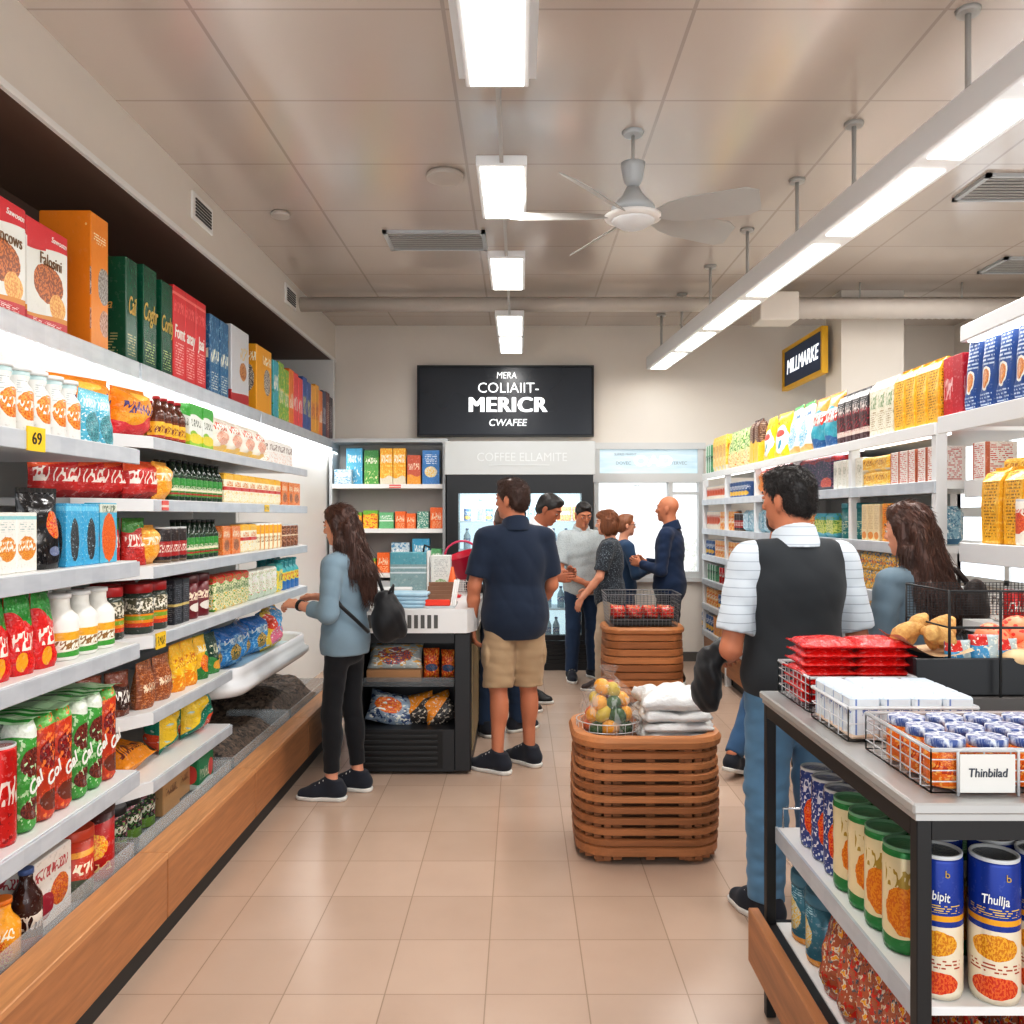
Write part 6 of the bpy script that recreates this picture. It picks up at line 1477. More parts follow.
bshelf([(346, 363, 36, 'aqua'), (364, 379, 34, 'green'), (380, 393, 36, 'amber'), (393, 406, 36, 'amber'), (407, 421, 29, 'rust'), (422, 440, 34, 'blue')], 1.90, 'on the upper back shelf')
put('kwhite', -1.83, sy - .09, 1.90, 0, 'on the upper back shelf', sc=(1.05, .5, .44))
bshelf([(340, 349, 18, 'pink'), (350, 362, 16, 'yellow'), (363, 378, 18, 'yellow'), (379, 394, 16, 'mint'), (395, 406, 17, 'orange'), (406, 416, 15, 'orange'), (417, 429, 17, 'teal'), (430, 443, 21, 'orange')], 1.44, 'on the middle back shelf')
bshelf([(346, 362, 40, 'pink'), (363, 376, 14, 'yellow'), (377, 390, 20, 'orange'), (391, 410, 30, 'white'), (412, 430, 34, 'aqua'), (431, 442, 24, 'mint')], .98, 'on the lower back shelf')
P_wat = pm('water bottle', (170, 206, 224), [('band', .3, .55, (60, 110, 170)), ('scrib', .1, .9, .3, .55, (240, 244, 246), 7)], .12)
P_mlk2 = pm('fridge carton', (230, 236, 238), [('band', .3, .7, (120, 176, 200)), ('scrib', .1, .9, .35, .65, (250, 250, 250), 7)])
P_frd = pm('fridge red pack', (226, 120, 80), [('speck', (240, 196, 90), 8, .55), ('scrib', .1, .9, .4, .7, (250, 240, 226), 6)])
bottle('wat', 'pale blue water bottle', .036, .22, P_wat, None, M_cap_b, n=12); carton('fmilk', 'pale fridge carton', .08, .08, .2, P_mlk2); carton('fred', 'red and yellow fridge pack', .16, .1, .15, P_frd, .012); can('fcan', 'pale blue fridge tin', .04, .13, P_blt, n=12)
fy = BACK - .55 + .16
for si, z in enumerate((.30, .62, .92, 1.22, 1.52)):
    x = FX0 + .16; i = 0; sn = ('fridge floor', 'fridge first shelf', 'fridge second shelf', 'fridge third shelf', 'fridge top shelf')[si]
    while x < FX1 - .17:
        key = ('fmilk', 'wat', 'wat', 'fcan')[RR.randrange(4)]
        if si == 4 and x > .30: key = 'fred'
        w_ = PR[key][5][0]
        put(key, x + w_/2, fy + RR.uniform(0, .04), z + .001, RR.uniform(-.1, .1), 'on the ' + sn, order=i); i += 1
        x += w_ + (.012 if RR.random() < .7 else .06)
# ================================================================== people: bodies grown as one smooth surface from a distance field
def V(*a): return np.array(a, dtype=np.float64)
class Prim:
    pass
def rcone(a, b, ra, rb, k=0.02, cuts=(), sc=None):
    a, b = np.array(a, float), np.array(b, float); p = Prim(); r = max(ra, rb)
    p.lo = np.minimum(a, b) - r; p.hi = np.maximum(a, b) + r; p.k = k; p.cuts = cuts
    ba = b - a; L2 = max(float(ba @ ba), 1e-9)
    def f(X, Y, Z):
        h = ((X - a[0])*ba[0] + (Y - a[1])*ba[1] + (Z - a[2])*ba[2]) / L2
        h = np.clip(h, 0, 1)
        d = np.sqrt((X - a[0] - h*ba[0])**2 + (Y - a[1] - h*ba[1])**2 + (Z - a[2] - h*ba[2])**2)
        return d - (ra + (rb - ra)*h)
    p.f = f; return p
def ell(c, r, R=None, k=0.02, cuts=()):
    c = np.array(c, float); r = np.array(r, float); p = Prim(); M = np.eye(3) if R is None else np.array(R, float)
    ext = np.sqrt((M**2) @ (r**2)); p.lo = c - ext; p.hi = c + ext; p.k = k; p.cuts = cuts
    MT = M.T
    def f(X, Y, Z):
        x, y, z = X - c[0], Y - c[1], Z - c[2]
        q = [(MT[i, 0]*x + MT[i, 1]*y + MT[i, 2]*z) for i in range(3)]
        k0 = np.sqrt((q[0]/r[0])**2 + (q[1]/r[1])**2 + (q[2]/r[2])**2)
        k1 = np.sqrt((q[0]/r[0]**2)**2 + (q[1]/r[1]**2)**2 + (q[2]/r[2]**2)**2) + 1e-9
        return k0*(k0 - 1)/k1
    p.f = f; return p
def grow(prims, h, cuts=(), wrinkle=0.0, seed=0, wfreq=(14, 14, 22), subs=()):
    """surface of the smooth union of the primitives -> (verts, quads)"""
    lo = np.min([p.lo for p in prims], axis=0) - 3*h - .01; hi = np.max([p.hi for p in prims], axis=0) + 3*h + .01
    n = np.ceil((hi - lo)/h).astype(int) + 1
    ax = [(lo[i] + h*np.arange(n[i])).astype(np.float32) for i in range(3)]
    F_ = np.full(n, 0.5, dtype=np.float32)
    def sl(p, m):
        return tuple(slice(max(0, int((p.lo[i] - m - lo[i])/h)), min(n[i], int((p.hi[i] + m - lo[i])/h) + 2)) for i in range(3))
    for p in prims:
        s_ = sl(p, p.k + 3*h + .012)
        X, Y, Z = ax[0][s_[0]][:, None, None], ax[1][s_[1]][None, :, None], ax[2][s_[2]][None, None, :]
        d = p.f(X, Y, Z)
        for (q, nn) in p.cuts:
            d = np.maximum(d, (X - q[0])*nn[0] + (Y - q[1])*nn[1] + (Z - q[2])*nn[2])
        a = F_[s_]; k = max(p.k, 1e-4)
        hh = np.clip(.5 + .5*(d - a)/k, 0, 1)
        F_[s_] = d*(1 - hh) + a*hh - k*hh*(1 - hh)
    X, Y, Z = ax[0][:, None, None], ax[1][None, :, None], ax[2][None, None, :]
    if wrinkle:
        r_ = random.Random(seed); W = 0
        for q in range(5):
            fx, fy, fz = (wfreq[i]*r_.uniform(-1.6, 1.6) for i in range(3))
            ph = X*fx + Y*fy + Z*fz + r_.uniform(0, 6) + 1.3*np.sin(X*7 + Z*9 + q)
            W = W + (1 - np.abs(np.sin(ph)))
        F_ = F_ + wrinkle*(W/2.5 - .72)
    for p in subs:
        F_ = np.maximum(F_, -p.f(X, Y, Z))
    for (q, nn) in cuts:
        F_ = np.maximum(F_, (X - q[0])*nn[0] + (Y - q[1])*nn[1] + (Z - q[2])*nn[2])
    F_ = F_.astype(np.float32)
    F_[0], F_[-1], F_[:, 0], F_[:, -1], F_[:, :, 0], F_[:, :, -1] = .5, .5, .5, .5, .5, .5
    S_ = F_ < 0
    C_ = [S_[i:n[0]-1+i, j:n[1]-1+j, k:n[2]-1+k] for i in (0, 1) for j in (0, 1) for k in (0, 1)]
    cnt = sum(c.astype(np.int8) for c in C_)
    act = np.argwhere((cnt > 0) & (cnt < 8))
    idx = -np.ones(cnt.shape, dtype=np.int64); idx[act[:, 0], act[:, 1], act[:, 2]] = np.arange(len(act))
    cor = [(i, j, k) for i in (0, 1) for j in (0, 1) for k in (0, 1)]
    val = np.stack([F_[act[:, 0]+i, act[:, 1]+j, act[:, 2]+k] for i, j, k in cor], 1)
    pos = np.zeros((len(act), 3)); c = np.zeros(len(act))
    for a in range(8):
        for b_ in range(a + 1, 8):
            if sum(abs(cor[a][q] - cor[b_][q]) for q in range(3)) != 1: continue
            fa, fb = val[:, a], val[:, b_]; m = (fa < 0) != (fb < 0)
            t = np.where(m, fa/np.where(m, fa - fb, 1), 0)
            P_ = np.array(cor[a])[None, :] + t[:, None]*(np.array(cor[b_]) - np.array(cor[a]))[None, :]
            pos += P_*m[:, None]; c += m
    verts = lo + h*(act + pos/c[:, None])
    quads = []
    for d in range(3):
        u, v = [(1, 2), (2, 0), (0, 1)][d]
        a = S_[tuple(slice(0, n[i]-1) if i == d else slice(None) for i in range(3))]; b_ = S_[tuple(slice(1, n[i]) if i == d else slice(None) for i in range(3))]
        for want, flip in ((a & ~b_, False), (~a & b_, True)):
            e = np.argwhere(want)
            e = e[(e[:, u] > 0) & (e[:, v] > 0) & (e[:, u] < n[u]-1) & (e[:, v] < n[v]-1)]
            if not len(e): continue
            du = np.zeros(3, int); du[u] = 1; dv = np.zeros(3, int); dv[v] = 1
            q = [idx[tuple((e - du - dv).T)], idx[tuple((e - dv).T)], idx[tuple(e.T)], idx[tuple((e - du).T)]]
            q = np.stack(q if not flip else q[::-1], 1); quads.append(q)
    quads = np.concatenate(quads); quads = quads[(quads >= 0).all(1)]
    return verts, quads
def npmesh(name, parts, mats, smooth=True):
    vs, qs, o = [], [], 0
    for v, q in parts: vs.append(v); qs.append(q + o); o += len(v)
    v = np.concatenate(vs); q = np.concatenate(qs)
    me = bpy.data.meshes.new(name); me.vertices.add(len(v)); me.vertices.foreach_set('co', v.astype(np.float32).ravel())
    me.loops.add(q.size); me.loops.foreach_set('vertex_index', q.astype(np.int32).ravel())
    me.polygons.add(len(q)); me.polygons.foreach_set('loop_start', np.arange(0, q.size, 4, dtype=np.int32))
    try: me.polygons.foreach_set('loop_total', np.full(len(q), 4, dtype=np.int32))
    except Exception: pass
    me.polygons.foreach_set('use_smooth', np.ones(len(q), dtype=bool) if smooth else np.zeros(len(q), dtype=bool))
    me.update(calc_edges=True); me.validate()
    for m in (mats if isinstance(mats, (list, tuple)) else [mats]): me.materials.append(m)
    return me

def strands(me, hv, c, kind, s, n=2400):
    """fine tapered locks laid over the hair surface, joined into the same mesh"""
    v, q = hv; r_ = np.random.RandomState(5)
    P0, P1, P2 = v[q[:, 0]], v[q[:, 1]], v[q[:, 2]]
    nn = np.cross(P1 - P0, P2 - P0); ar = np.linalg.norm(nn, axis=1) + 1e-12; nn /= ar[:, None]
    if np.mean(((P0 - c)*nn).sum(1)) < 0: nn = -nn
    pick = r_.choice(len(q), n, p=ar/ar.sum()); bm = bmesh.new(); bm.from_mesh(me)
    for i in pick:
        p = v[q[i]].mean(0); no = nn[i]
        if kind == 'short': g_ = np.array((0, -.55, -.6)) + (p - c)*2.0 + r_.normal(0, .35, 3); L = .022*s; out = .45
        else: g_ = np.array((0, -.10, -1.0)) + r_.normal(0, .06, 3) + (np.array((0, -.8, .4)) if p[2] > c[2] + .02 else 0); L = (.035 if (kind == 'bob' or p[2] > c[2] - .06) else .10)*s; out = .01
        d = g_ - no*(g_ @ no); d /= np.linalg.norm(d) + 1e-9
        sd_ = np.cross(d, no); w_ = (.0016 if kind == 'short' else .0024)*s
        ring = []
        for k in range(4):
            t = k/3.0; cen = p + d*L*t + no*(.0015 + out*L*t*(1 - .4*t)) ; ww = w_*(1 - .85*t)
            ring.append([bm.verts.new(cen + sd_*ww), bm.verts.new(cen - sd_*ww), bm.verts.new(cen + no*ww)])
        for k in range(3):
            for j in range(3):
                f = bm.faces.new((ring[k][j], ring[k][(j+1) % 3], ring[k+1][(j+1) % 3], ring[k+1][j])); f.smooth = True
    bm.to_mesh(me); bm.free()

# ------------------------------------------------------------------ cloth, skin, hair
def skin(name, col):
    if name in _mats: return _mats[name]
    b = NB(name); n = b.noise(b.coord('Object'), 14.0, 4.0); c = srgb(col)
    dk = (c[0]*.88, c[1]*.80, c[2]*.78, 1); lt = (min(1, c[0]*1.06), min(1, c[1]*1.04), min(1, c[2]*1.03), 1)
    b.bump(b.noise(b.coord('Object'), 160.0, 2.0), .08, .002)
    b.b.inputs['Subsurface Weight'].default_value = .06; b.b.inputs['Subsurface Radius'].default_value = (.012, .005, .003)
    _mats[name] = b.done(b.mix(n, dk, lt), .5, 0, .4); return _mats[name]
def cloth(name, col, var=.10, stripes=None, speck=None, weave=260.0, rough=.85):
    if name in _mats: return _mats[name]
    b = NB(name); o = b.coord('Object'); c = srgb(col)
    n = b.noise(o, 6.0, 4.0)
    x = b.mix(n, tuple(q*(1 - var) for q in c[:3]) + (1,), tuple(min(1, q*(1 + var)) for q in c[:3]) + (1,))
    if stripes:
        z = b.sep(o)[2]; f = b.math('LESS_THAN', b.math('FRACT', b.math('MULTIPLY', z, stripes[0])), stripes[1]); x = b.mix(f, x, srgb(stripes[2]))
    if speck:
        f = b.math('GREATER_THAN', b.noise(o, speck[0], 2.0), speck[1]); x = b.mix(f, x, srgb(speck[2]))
    b.bump(b.noise(o, weave, 2.0), .15, .002)
    b.b.inputs['Sheen Weight'].default_value = .12
    _mats[name] = b.done(x, rough, 0, .25); return _mats[name]
def hairmat(name, col, hi):
    if name in _mats: return _mats[name]
    b = NB(name); o = b.coord('Object'); n = b.noise(b.scaled(o, (75, 75, 4)), 1.0, 3.0); n2 = b.noise(o, 5.0, 2.0)
    b.bump(n, .5, .006)
    _mats[name] = b.done(b.mix(b.math('MULTIPLY', n, b.math('MULTIPLY_ADD', n2, .8, .5)), srgb(col), srgb(hi)), .42, 0, .5); return _mats[name]
M_eye = plain('eye white', (232, 230, 226), .2); M_iris = plain('dark iris', (40, 28, 22), .15); M_lip = plain('lip', (168, 96, 84), .45)
M_sole = plain('white shoe sole', (226, 226, 222), .5); M_shoe = cloth('dark canvas shoe', (38, 42, 52), .15, weave=180.0)

def mat3(M): return np.array([[M[i][j] for j in range(3)] for i in range(3)])
def hand(wrist, d, n, thumb, curl=.5, s=1.0, thumb_in=.4):
    """palm, four unequal bent fingers and a thumb. d: along the hand, n: out of the palm, thumb: toward the thumb side"""
    w = np.array(wrist, float); d = np.array(d, float); d /= np.linalg.norm(d)
    n = np.array(n, float); n -= d*(n @ d); n /= np.linalg.norm(n)
    t = np.array(thumb, float); t -= d*(t @ d) + n*(t @ n); t /= np.linalg.norm(t)
    P_ = [rcone(w - d*.05*s, w, .024*s, .024*s, .015*s)]
    offs = (.029, .010, -.010, -.028); lens = ((.040, .024, .019), (.044, .027, .021), (.041, .025, .020), (.032, .019, .017))
    for o, L in zip(offs, lens):
        kn = w + d*(.085 - abs(o - .005)*.25)*s + t*o*s
        P_.append(rcone(w + t*o*.55*s + d*.012*s, kn, .0155*s, .0115*s, .012*s))
        p = kn; a = .0
        for q, l in enumerate(L):
            a += curl*(.75, .95, .7)[q]
            dd = d*math.cos(a) + n*math.sin(a) + t*o*.9*(1 if q == 0 else .4)
            dd /= np.linalg.norm(dd)
            e = p + dd*l*s; P_.append(rcone(p, e, (.0098, .0090, .0082)[q]*s, (.0090, .0082, .0070)[q]*s, .004*s)); p = e
    b0 = w + d*.022*s + t*.020*s; b1 = b0 + (t*.65 + d*.65 + n*.35)*.040*s; b2 = b1 + (d*.9 + t*(.35 - .5*thumb_in) + n*.3)*.032*s; b3 = b2 + (d*.9 - t*thumb_in*.4 + n*.25)*.026*s
    P_ += [rcone(b0, b1, .0165*s, .0125*s, .012*s), rcone(b1, b2, .0118*s, .0105*s, .004*s), rcone(b2, b3, .0105*s, .0082*s, .004*s)]
    return P_

def shoe_parts(ax_, yaw, s, mat, parent, pitch=0.0, height=.0):
    """one shoe at ankle ground point ax_, pointing along yaw (local), with its sole"""
    up = [rcone((0, -.045, .05), (0, .10, .040), .040, .036, .03), rcone((0, .10, .038), (0, .165, .030), .036, .028, .03), rcone((0, -.028, .06), (0, -.018, .125), .042, .041, .03, cuts=[((0, -.02, .118), (0, -.15, 1))]), rcone((0, .02, .105), (0, .085, .062), .030, .032, .03, cuts=[((0, .01, .122), (0, -.3, 1))]), ell((.012, .11, .035), (.036, .07, .03), None, .02)]
    v, q = grow(up, .006, cuts=[((0, 0, .016), (0, 0, -1))])
    so = [rcone((0, -.045, .02), (0, .10, .02), .043, .040, .02), rcone((0, .10, .02), (0, .172, .02), .040, .030, .02), ell((.012, .11, .02), (.040, .08, .04), None, .02)]
    v2, q2 = grow(so, .006, cuts=[((0, 0, .024), (0, 0, 1)), ((0, 0, .0), (0, 0, -1))])
    o = mobj('shoe', npmesh('shoe', [(v, q)], mat), parent); so_ = mobj('sole', npmesh('sole', [(v2, q2)], M_sole), o)
    mb = MB()
    for k in range(4): mb.tube([(-.028, .040 + .022*k, .112 - .013*k), (0, .044 + .022*k, .124 - .014*k), (.028, .040 + .022*k, .112 - .013*k)], .003, 5)
    mb.build('laces', M_sole, o)
    o.location = (ax_[0], ax_[1], height); o.rotation_euler = Euler((pitch, 0, yaw), 'XYZ'); o.scale = (s, s, s)
    return o

def person(P, label, loc, yaw, H, sk, hair, top, bottom, shoes=None, g=1.0, sw=.185, lean=0., hyaw=0., hpitch=0., arms=None, feet=None, female=False, h=.009, curl=.45, vest=None, glasses=False, beard=None):
    """P: wear details. arms: {side: (elbow, wrist[, hand dir, palm normal])} in metres, x right, y ahead, z up; feet: {side: (x, y, yaw[, lift, pitch])}"""
    s = H/1.75
    R_ = empty('person', (loc[0], loc[1], 0), label, 'person', None, math.radians(yaw))
    piv = V(0, 0, .97*s); Rl = mat3(Matrix.Rotation(-math.radians(lean), 3, 'X'))
    U = lambda x, y, z: piv + Rl @ (V(x, y, z)*s - piv)
    Rh = mat3(Matrix.Rotation(math.radians(hyaw), 3, 'Z') @ Matrix.Rotation(-math.radians(hpitch + lean*.6), 3, 'X'))
    fs = .94 if female else 1.0; sw *= fs
    neck0 = U(0, -.012, 1.44); ht = U(0, .0, 1.535)
    hc = ht + Rh @ V(0, .022, .095)*s
    Hh = lambda x, y, z: hc + Rh @ (V(x, y, z)*s)
    body, hands = [], []
    K = .03*s
    # head
    body += [ell(Hh(0, -.012, .032), V(.074, .094, .085)*s, Rh, K), ell(Hh(0, .022, -.035), V(.058, .068, .080)*s, Rh, K), ell(Hh(0, .066, -.092), V(.022, .022, .020)*s, Rh, .02*s),
             ell(Hh(0, .070, .030), V(.050, .022, .016)*s, Rh, .015*s), rcone(Hh(0, .088, .018), Hh(0, .106, -.022), .008*s, .0125*s, .010*s), ell(Hh(0, .094, -.027), V(.017, .012, .009)*s, Rh, .008*s),
             ell(Hh(0, .076, -.060), V(.026, .016, .014)*s, Rh, .012*s), ell(Hh(.036, .062, -.012), V(.020, .018, .018)*s, Rh, .015*s), ell(Hh(-.036, .062, -.012), V(.020, .018, .018)*s, Rh, .015*s)]
    for e in (-1, 1): body += [ell(Hh(e*.077, -.012, -.008), V(.010, .020, .032)*s, Rh, .006*s), ell(Hh(e*.074, -.004, -.035), V(.008, .010, .012)*s, Rh, .006*s)]
    nr = (.050 if female else .060)*s*(.5 + .5*g)
    body += [rcone(neck0, Hh(0, -.018, -.055), nr*1.12, nr*.92, K), rcone(U(-.10, -.01, 1.405), U(.10, -.01, 1.405), .052*s, .052*s, .05*s)]
    # trunk
    body += [ell(U(0, 0, 1.28), V(.150*g*fs, .105*g, .18)*s, Rl, .04), ell(U(0, .008, 1.09), V(.130*g*fs, .098*g, .17)*s, Rl, .04), ell(V(0, 0, .95)*s, V(.155*g, .112*g, .13)*s, None, .04)]
    A = {}
    for e, sd in ((-1, 'L'), (1, 'R')):
        sh = U(e*sw, -.005, 1.395)
        spec = arms[sd]; el = V(*spec[0]); wr = V(*spec[1])
        dirn = V(*spec[2]) if len(spec) > 2 else (wr - el)/np.linalg.norm(wr - el)
        pn = V(*spec[3]) if len(spec) > 3 else V(-e, 0.25, 0)
        A[sd] = (sh, el, wr)
        body += [rcone(sh, el, .047*s*g, .039*s*(.6 + .4*g), .03), rcone(el, el + (wr - el)*.35, .039*s, .037*s, .02), rcone(el + (wr - el)*.35, wr, .037*s, .025*s, .02)]
        hands.append((wr, dirn/np.linalg.norm(dirn), pn, e))
    Lg = {}
    for e, sd in ((-1, 'L'), (1, 'R')):
        f = feet[sd]; lift = f[3] if len(f) > 3 else 0.0
        hp = V(e*.085*s, 0, .92*s); an = V(f[0], f[1] - .0, .09*s + lift)
        fy_ = V(-math.sin(math.radians(f[2])), math.cos(math.radians(f[2])), 0)
        kn = hp*.5 + an*.5 + V(0, .018*s, .01*s) + fy_*(.10 if lift else .006)
        Lg[sd] = (hp, kn, an, fy_)
        cb_ = kn*.68 + an*.32 - fy_*.020*s
        body += [rcone(hp, kn, .082*s*g, .053*s, .04), rcone(kn, an, .051*s, .034*s, .03), ell(cb_, V(.044, .046, .105)*s*(.9 if female else 1.0), None, .04), rcone(an, an + fy_*.06*s - V(0, 0, .055*s), .030*s, .022*s, .03)]
    parts = [grow(body, h*.85)]
    if P.get('hands', True):
        for wr, dd, pn, e in hands:
            th = np.cross(dd, pn)*e
            if P.get('thumb') is not None: th = V(*P['thumb'])
            parts.append(grow(hand(wr, dd, pn, th, curl, s*(.92 if female else 1.0)), max(.0034, h*.42)))
    mobj('body', npmesh('body', parts, sk), R_)
    # face pieces
    if P.get('face', True):
        for e in (-1, 1):
            c = Hh(e*.030, .079, .006)
            ey = mobj('eye', MB().ball((0, 0, 0), .0118*s, 2).mesh('eye', M_eye), R_, c); q = Hh(e*.030, .0885, .004) - c
            mobj('iris', MB().ball(tuple(q), .0058*s, 1).mesh('iris', M_iris), ey)
            mobj('eyelid', npmesh('eyelid', [grow([ell(Hh(e*.030, .0785, .0125), V(.0170, .0140, .0085)*s, Rh, .003)], .0025)], sk), R_)
            mb = MB(); mb.tube([tuple(Hh(e*x_, y_, z_)) for x_, y_, z_ in ((.012, .094, .030), (.030, .0915, .036), (.048, .078, .030))], [.0035*s, .0042*s, .002*s], 6); mb.build('eyebrow', hair[1] if hair else M_iris, R_)
        mb = MB(); mb.tube([tuple(Hh(x_, y_, z_)) for x_, y_, z_ in ((-.024, .078, -.060), (-.010, .0915, -.058), (0, .0925, -.060), (.010, .0915, -.058), (.024, .078, -.060))], [.002*s, .0048*s, .0045*s, .0048*s, .002*s], 6); mb.build('lips', M_lip, R_)
    if glasses:
        mb = MB()
        for e in (-1, 1):
            mb.tube([tuple(Hh(e*.031 + .020*math.cos(2*PI*i/14), .1, .006 + .016*math.sin(2*PI*i/14))) for i in range(15)], .0018, 5)
            mb.tube([tuple(Hh(e*.051, .098, .01)), tuple(Hh(e*.082, -.01, .008))], .0018, 5)
        mb.tube([tuple(Hh(-.011, .101, .01)), tuple(Hh(.011, .101, .01))], .0018, 5); mb.build('glasses', M_black, R_)
    # hair
    if hair:
        kind, hm = hair[0], hair[1]
        nrm = Rh @ V(0, .74, -.67); hp_ = Hh(0, .080, .070)
        hh_ = [ell(Hh(0, -.014, .036), V(.082, .103, .093)*s, Rh, .01, [(hp_, nrm)])]
        if kind == 'short':
            hh_.append(ell(Hh(0, -.05, -.015), V(.072, .062, .070)*s, Rh, .02, [(Hh(0, -.024, 0), Rh @ V(0, 1, .1))]))
            hh_.append(ell(Hh(0, .035, .098), V(.058, .050, .026)*s, Rh, .02))
            subs_ = [ell(Hh(e*.084, -.008, -.012), V(.020, .024, .034)*s, Rh) for e in (-1, 1)]
            hv = grow(hh_, h*.7, cuts=[(Hh(0, 0, -.078), Rh @ V(0, 0, -1))], wrinkle=.004*s, seed=3, wfreq=(60, 60, 60), subs=subs_)
        elif kind == 'bob':
            for e in (-1, 1): hh_ += [ell(Hh(e*.062, -.012, -.03), V(.030, .070, .085)*s, Rh, .02)]
            hh_ += [ell(Hh(0, -.065, -.025), V(.078, .050, .095)*s, Rh, .03), ell(Hh(0.01, .05, .085), V(.065, .045, .032)*s, Rh, .02)]
            hv = grow(hh_, h*.7, wrinkle=.005*s, seed=4, wfreq=(70, 70, 12))
        else:                                    # long, falling down the back
            hh_.append(ell(Hh(0, .02, .092), V(.066, .066, .034)*s, Rh, .02))
            for e in (-1, 1): hh_ += [rcone(Hh(e*.066, .0, .03), Hh(e*.074, -.02, -.10), .026*s, .026*s, .03), rcone(Hh(e*.074, -.02, -.10), U(e*.085, -.095, 1.33), .026*s, .022*s, .03)]
            end = P.get('hair_end', 1.16); hx_ = P.get('hair_x', 0.0)
            for q in (-.05, -.017, .017, .05):
                hh_ += [rcone(Hh(q, -.075, -.02), U(q*1.15 + hx_*.4, -.125, 1.36), .038*s, .034*s, .03), rcone(U(q*1.15 + hx_*.4, -.125, 1.36), U(q*1.1 + hx_, -.150, end + abs(q)*.5), .034*s, .020*s, .03)]
            hv = grow(hh_, h*.75, wrinkle=.007*s, seed=5, wfreq=(80, 80, 4))
        ho = mobj('hair', npmesh('hair', [hv], hm), R_)
        if P.get('strands'): strands(ho.data, hv, hc, kind, s)
    # trousers
    bk = bottom[0]; bm_ = bottom[1]; wgt = bottom[2] if len(bottom) > 2 else 1.0
    tp = [ell(V(0, 0, .95)*s, V(.160*g, .122*g, .135)*s, None, .03), ell(V(0, -.03, .90)*s, V(.135*g, .10*g, .11)*s, None, .03)]
    cuts_ = [(V(0, 0, 1.06*s), V(0, 0, 1))]
    for sd in 'LR':
        hp, kn, an, fy_ = Lg[sd]; e = -1 if sd == 'L' else 1
        if bk == 'shorts':
            kk = kn*1.0 + (an - kn)*.10
            tp += [rcone(hp, kk, .100*s*g, .088*s*wgt, .03, [(kn + (an - kn)*.04, (an - kn)/np.linalg.norm(an - kn))])]
            ppk = hp*.45 + kn*.55 + V(e*.085*s*g, 0, 0); tp.append(ell(ppk, V(.02, .07, .085)*s, None, .01))
        else:
            lowr = {'slim': .044, 'jeans': .060, 'wide': .072}[bk]*s*wgt; kr = {'slim': .057, 'jeans': .070, 'wide': .080}[bk]*s*wgt; hr = {'slim': .086, 'jeans': .094, 'wide': .100}[bk]*s*g
            lo_ = an + (kn - an)*.06 - V(0, 0, .03*s if bk != 'slim' else -.05*s)
            dn = (an - kn)/np.linalg.norm(an - kn)
            tp += [rcone(hp, kn, hr, kr, .035), rcone(kn, lo_ + dn*.05, kr, lowr, .03, [(lo_, dn)]), ell(kn*.68 + an*.32 - fy_*.015*s, V(.050, .052, .11)*s*(kr/(.062*s)), None, .04, [(lo_, dn)])]
    mobj('trousers' if bk != 'shorts' else 'shorts', npmesh('trousers', [grow(tp, h, cuts_, wrinkle=(.0035 if bk == 'slim' else .006)*s, seed=hash(label) % 99, wfreq=(16, 16, 34))], bm_), R_)
    # upper garment
    tk = top[0]; tm = top[1]; hem = top[2]; loose = top[3] if len(top) > 3 else 1.0; tl = loose*(.90 if vest is not None else 1.0)
    tp = [ell(U(0, -.002, 1.285), V(.170*g*fs, .124*g, .195)*s*tl, Rl, .04), ell(U(0, .004, 1.10), V(.160*g*fs, .122*g, .34)*s*tl, Rl, .05), rcone(U(-sw*.72, -.01, 1.405), U(sw*.72, -.01, 1.405), .060*s, .060*s, .05)]
    tp += [ell(V(0, -.0, .93*s), V(.176*g + .006, .138*g + .008, .20)*s*tl, None, .05)]
    slv = {'short': .80, 'threequarter': 1.55, 'long': 1.93, 'none': 0}[tk]
    for sd in 'LR':
        sh, el, wr = A[sd]; r0 = .064*s*(.5 + .5*g)*loose
        if slv <= 1:
            en = sh + (el - sh)*slv; dn = (el - sh)/np.linalg.norm(el - sh)
            tp.append(rcone(sh, en + dn*.06, r0, (.068 if tk == 'short' else .05)*s*loose, .035, [(en, dn)]))
        else:
            en = el + (wr - el)*(slv - 1); dn = (wr - el)/np.linalg.norm(wr - el)
            tp += [rcone(sh, el, r0, .053*s*loose, .035), rcone(el, en + dn*.05, .053*s*loose, .040*s*loose, .025, [(en, dn)])]
    hz = hem
    cc = [(V(0, 0, hz), V(0, 0, -1)), (U(0, .02, 1.478), Rl @ V(0, .30, 1.0))]
    mobj('shirt' if not P.get('top_name') else P['top_name'], npmesh('shirt', [grow(tp, h, cc, wrinkle=.0065*s, seed=(hash(label) + 5) % 99, wfreq=(15, 12, 20))], tm), R_)
    if P.get('collar'):
        cp = [rcone(U(0, -.018, 1.43), U(0, -.004, 1.512), nr*1.55, nr*1.28, .02)]
        v = grow(cp, .006, [(U(0, 0, 1.506), Rl @ V(0, .42, 1)), (U(0, 0, 1.445), Rl @ V(0, .0, -1)), (U(0, .062, 1.46), Rl @ V(0, 1, .3))])
        mobj('collar', npmesh('collar', [v], P['collar']), R_)
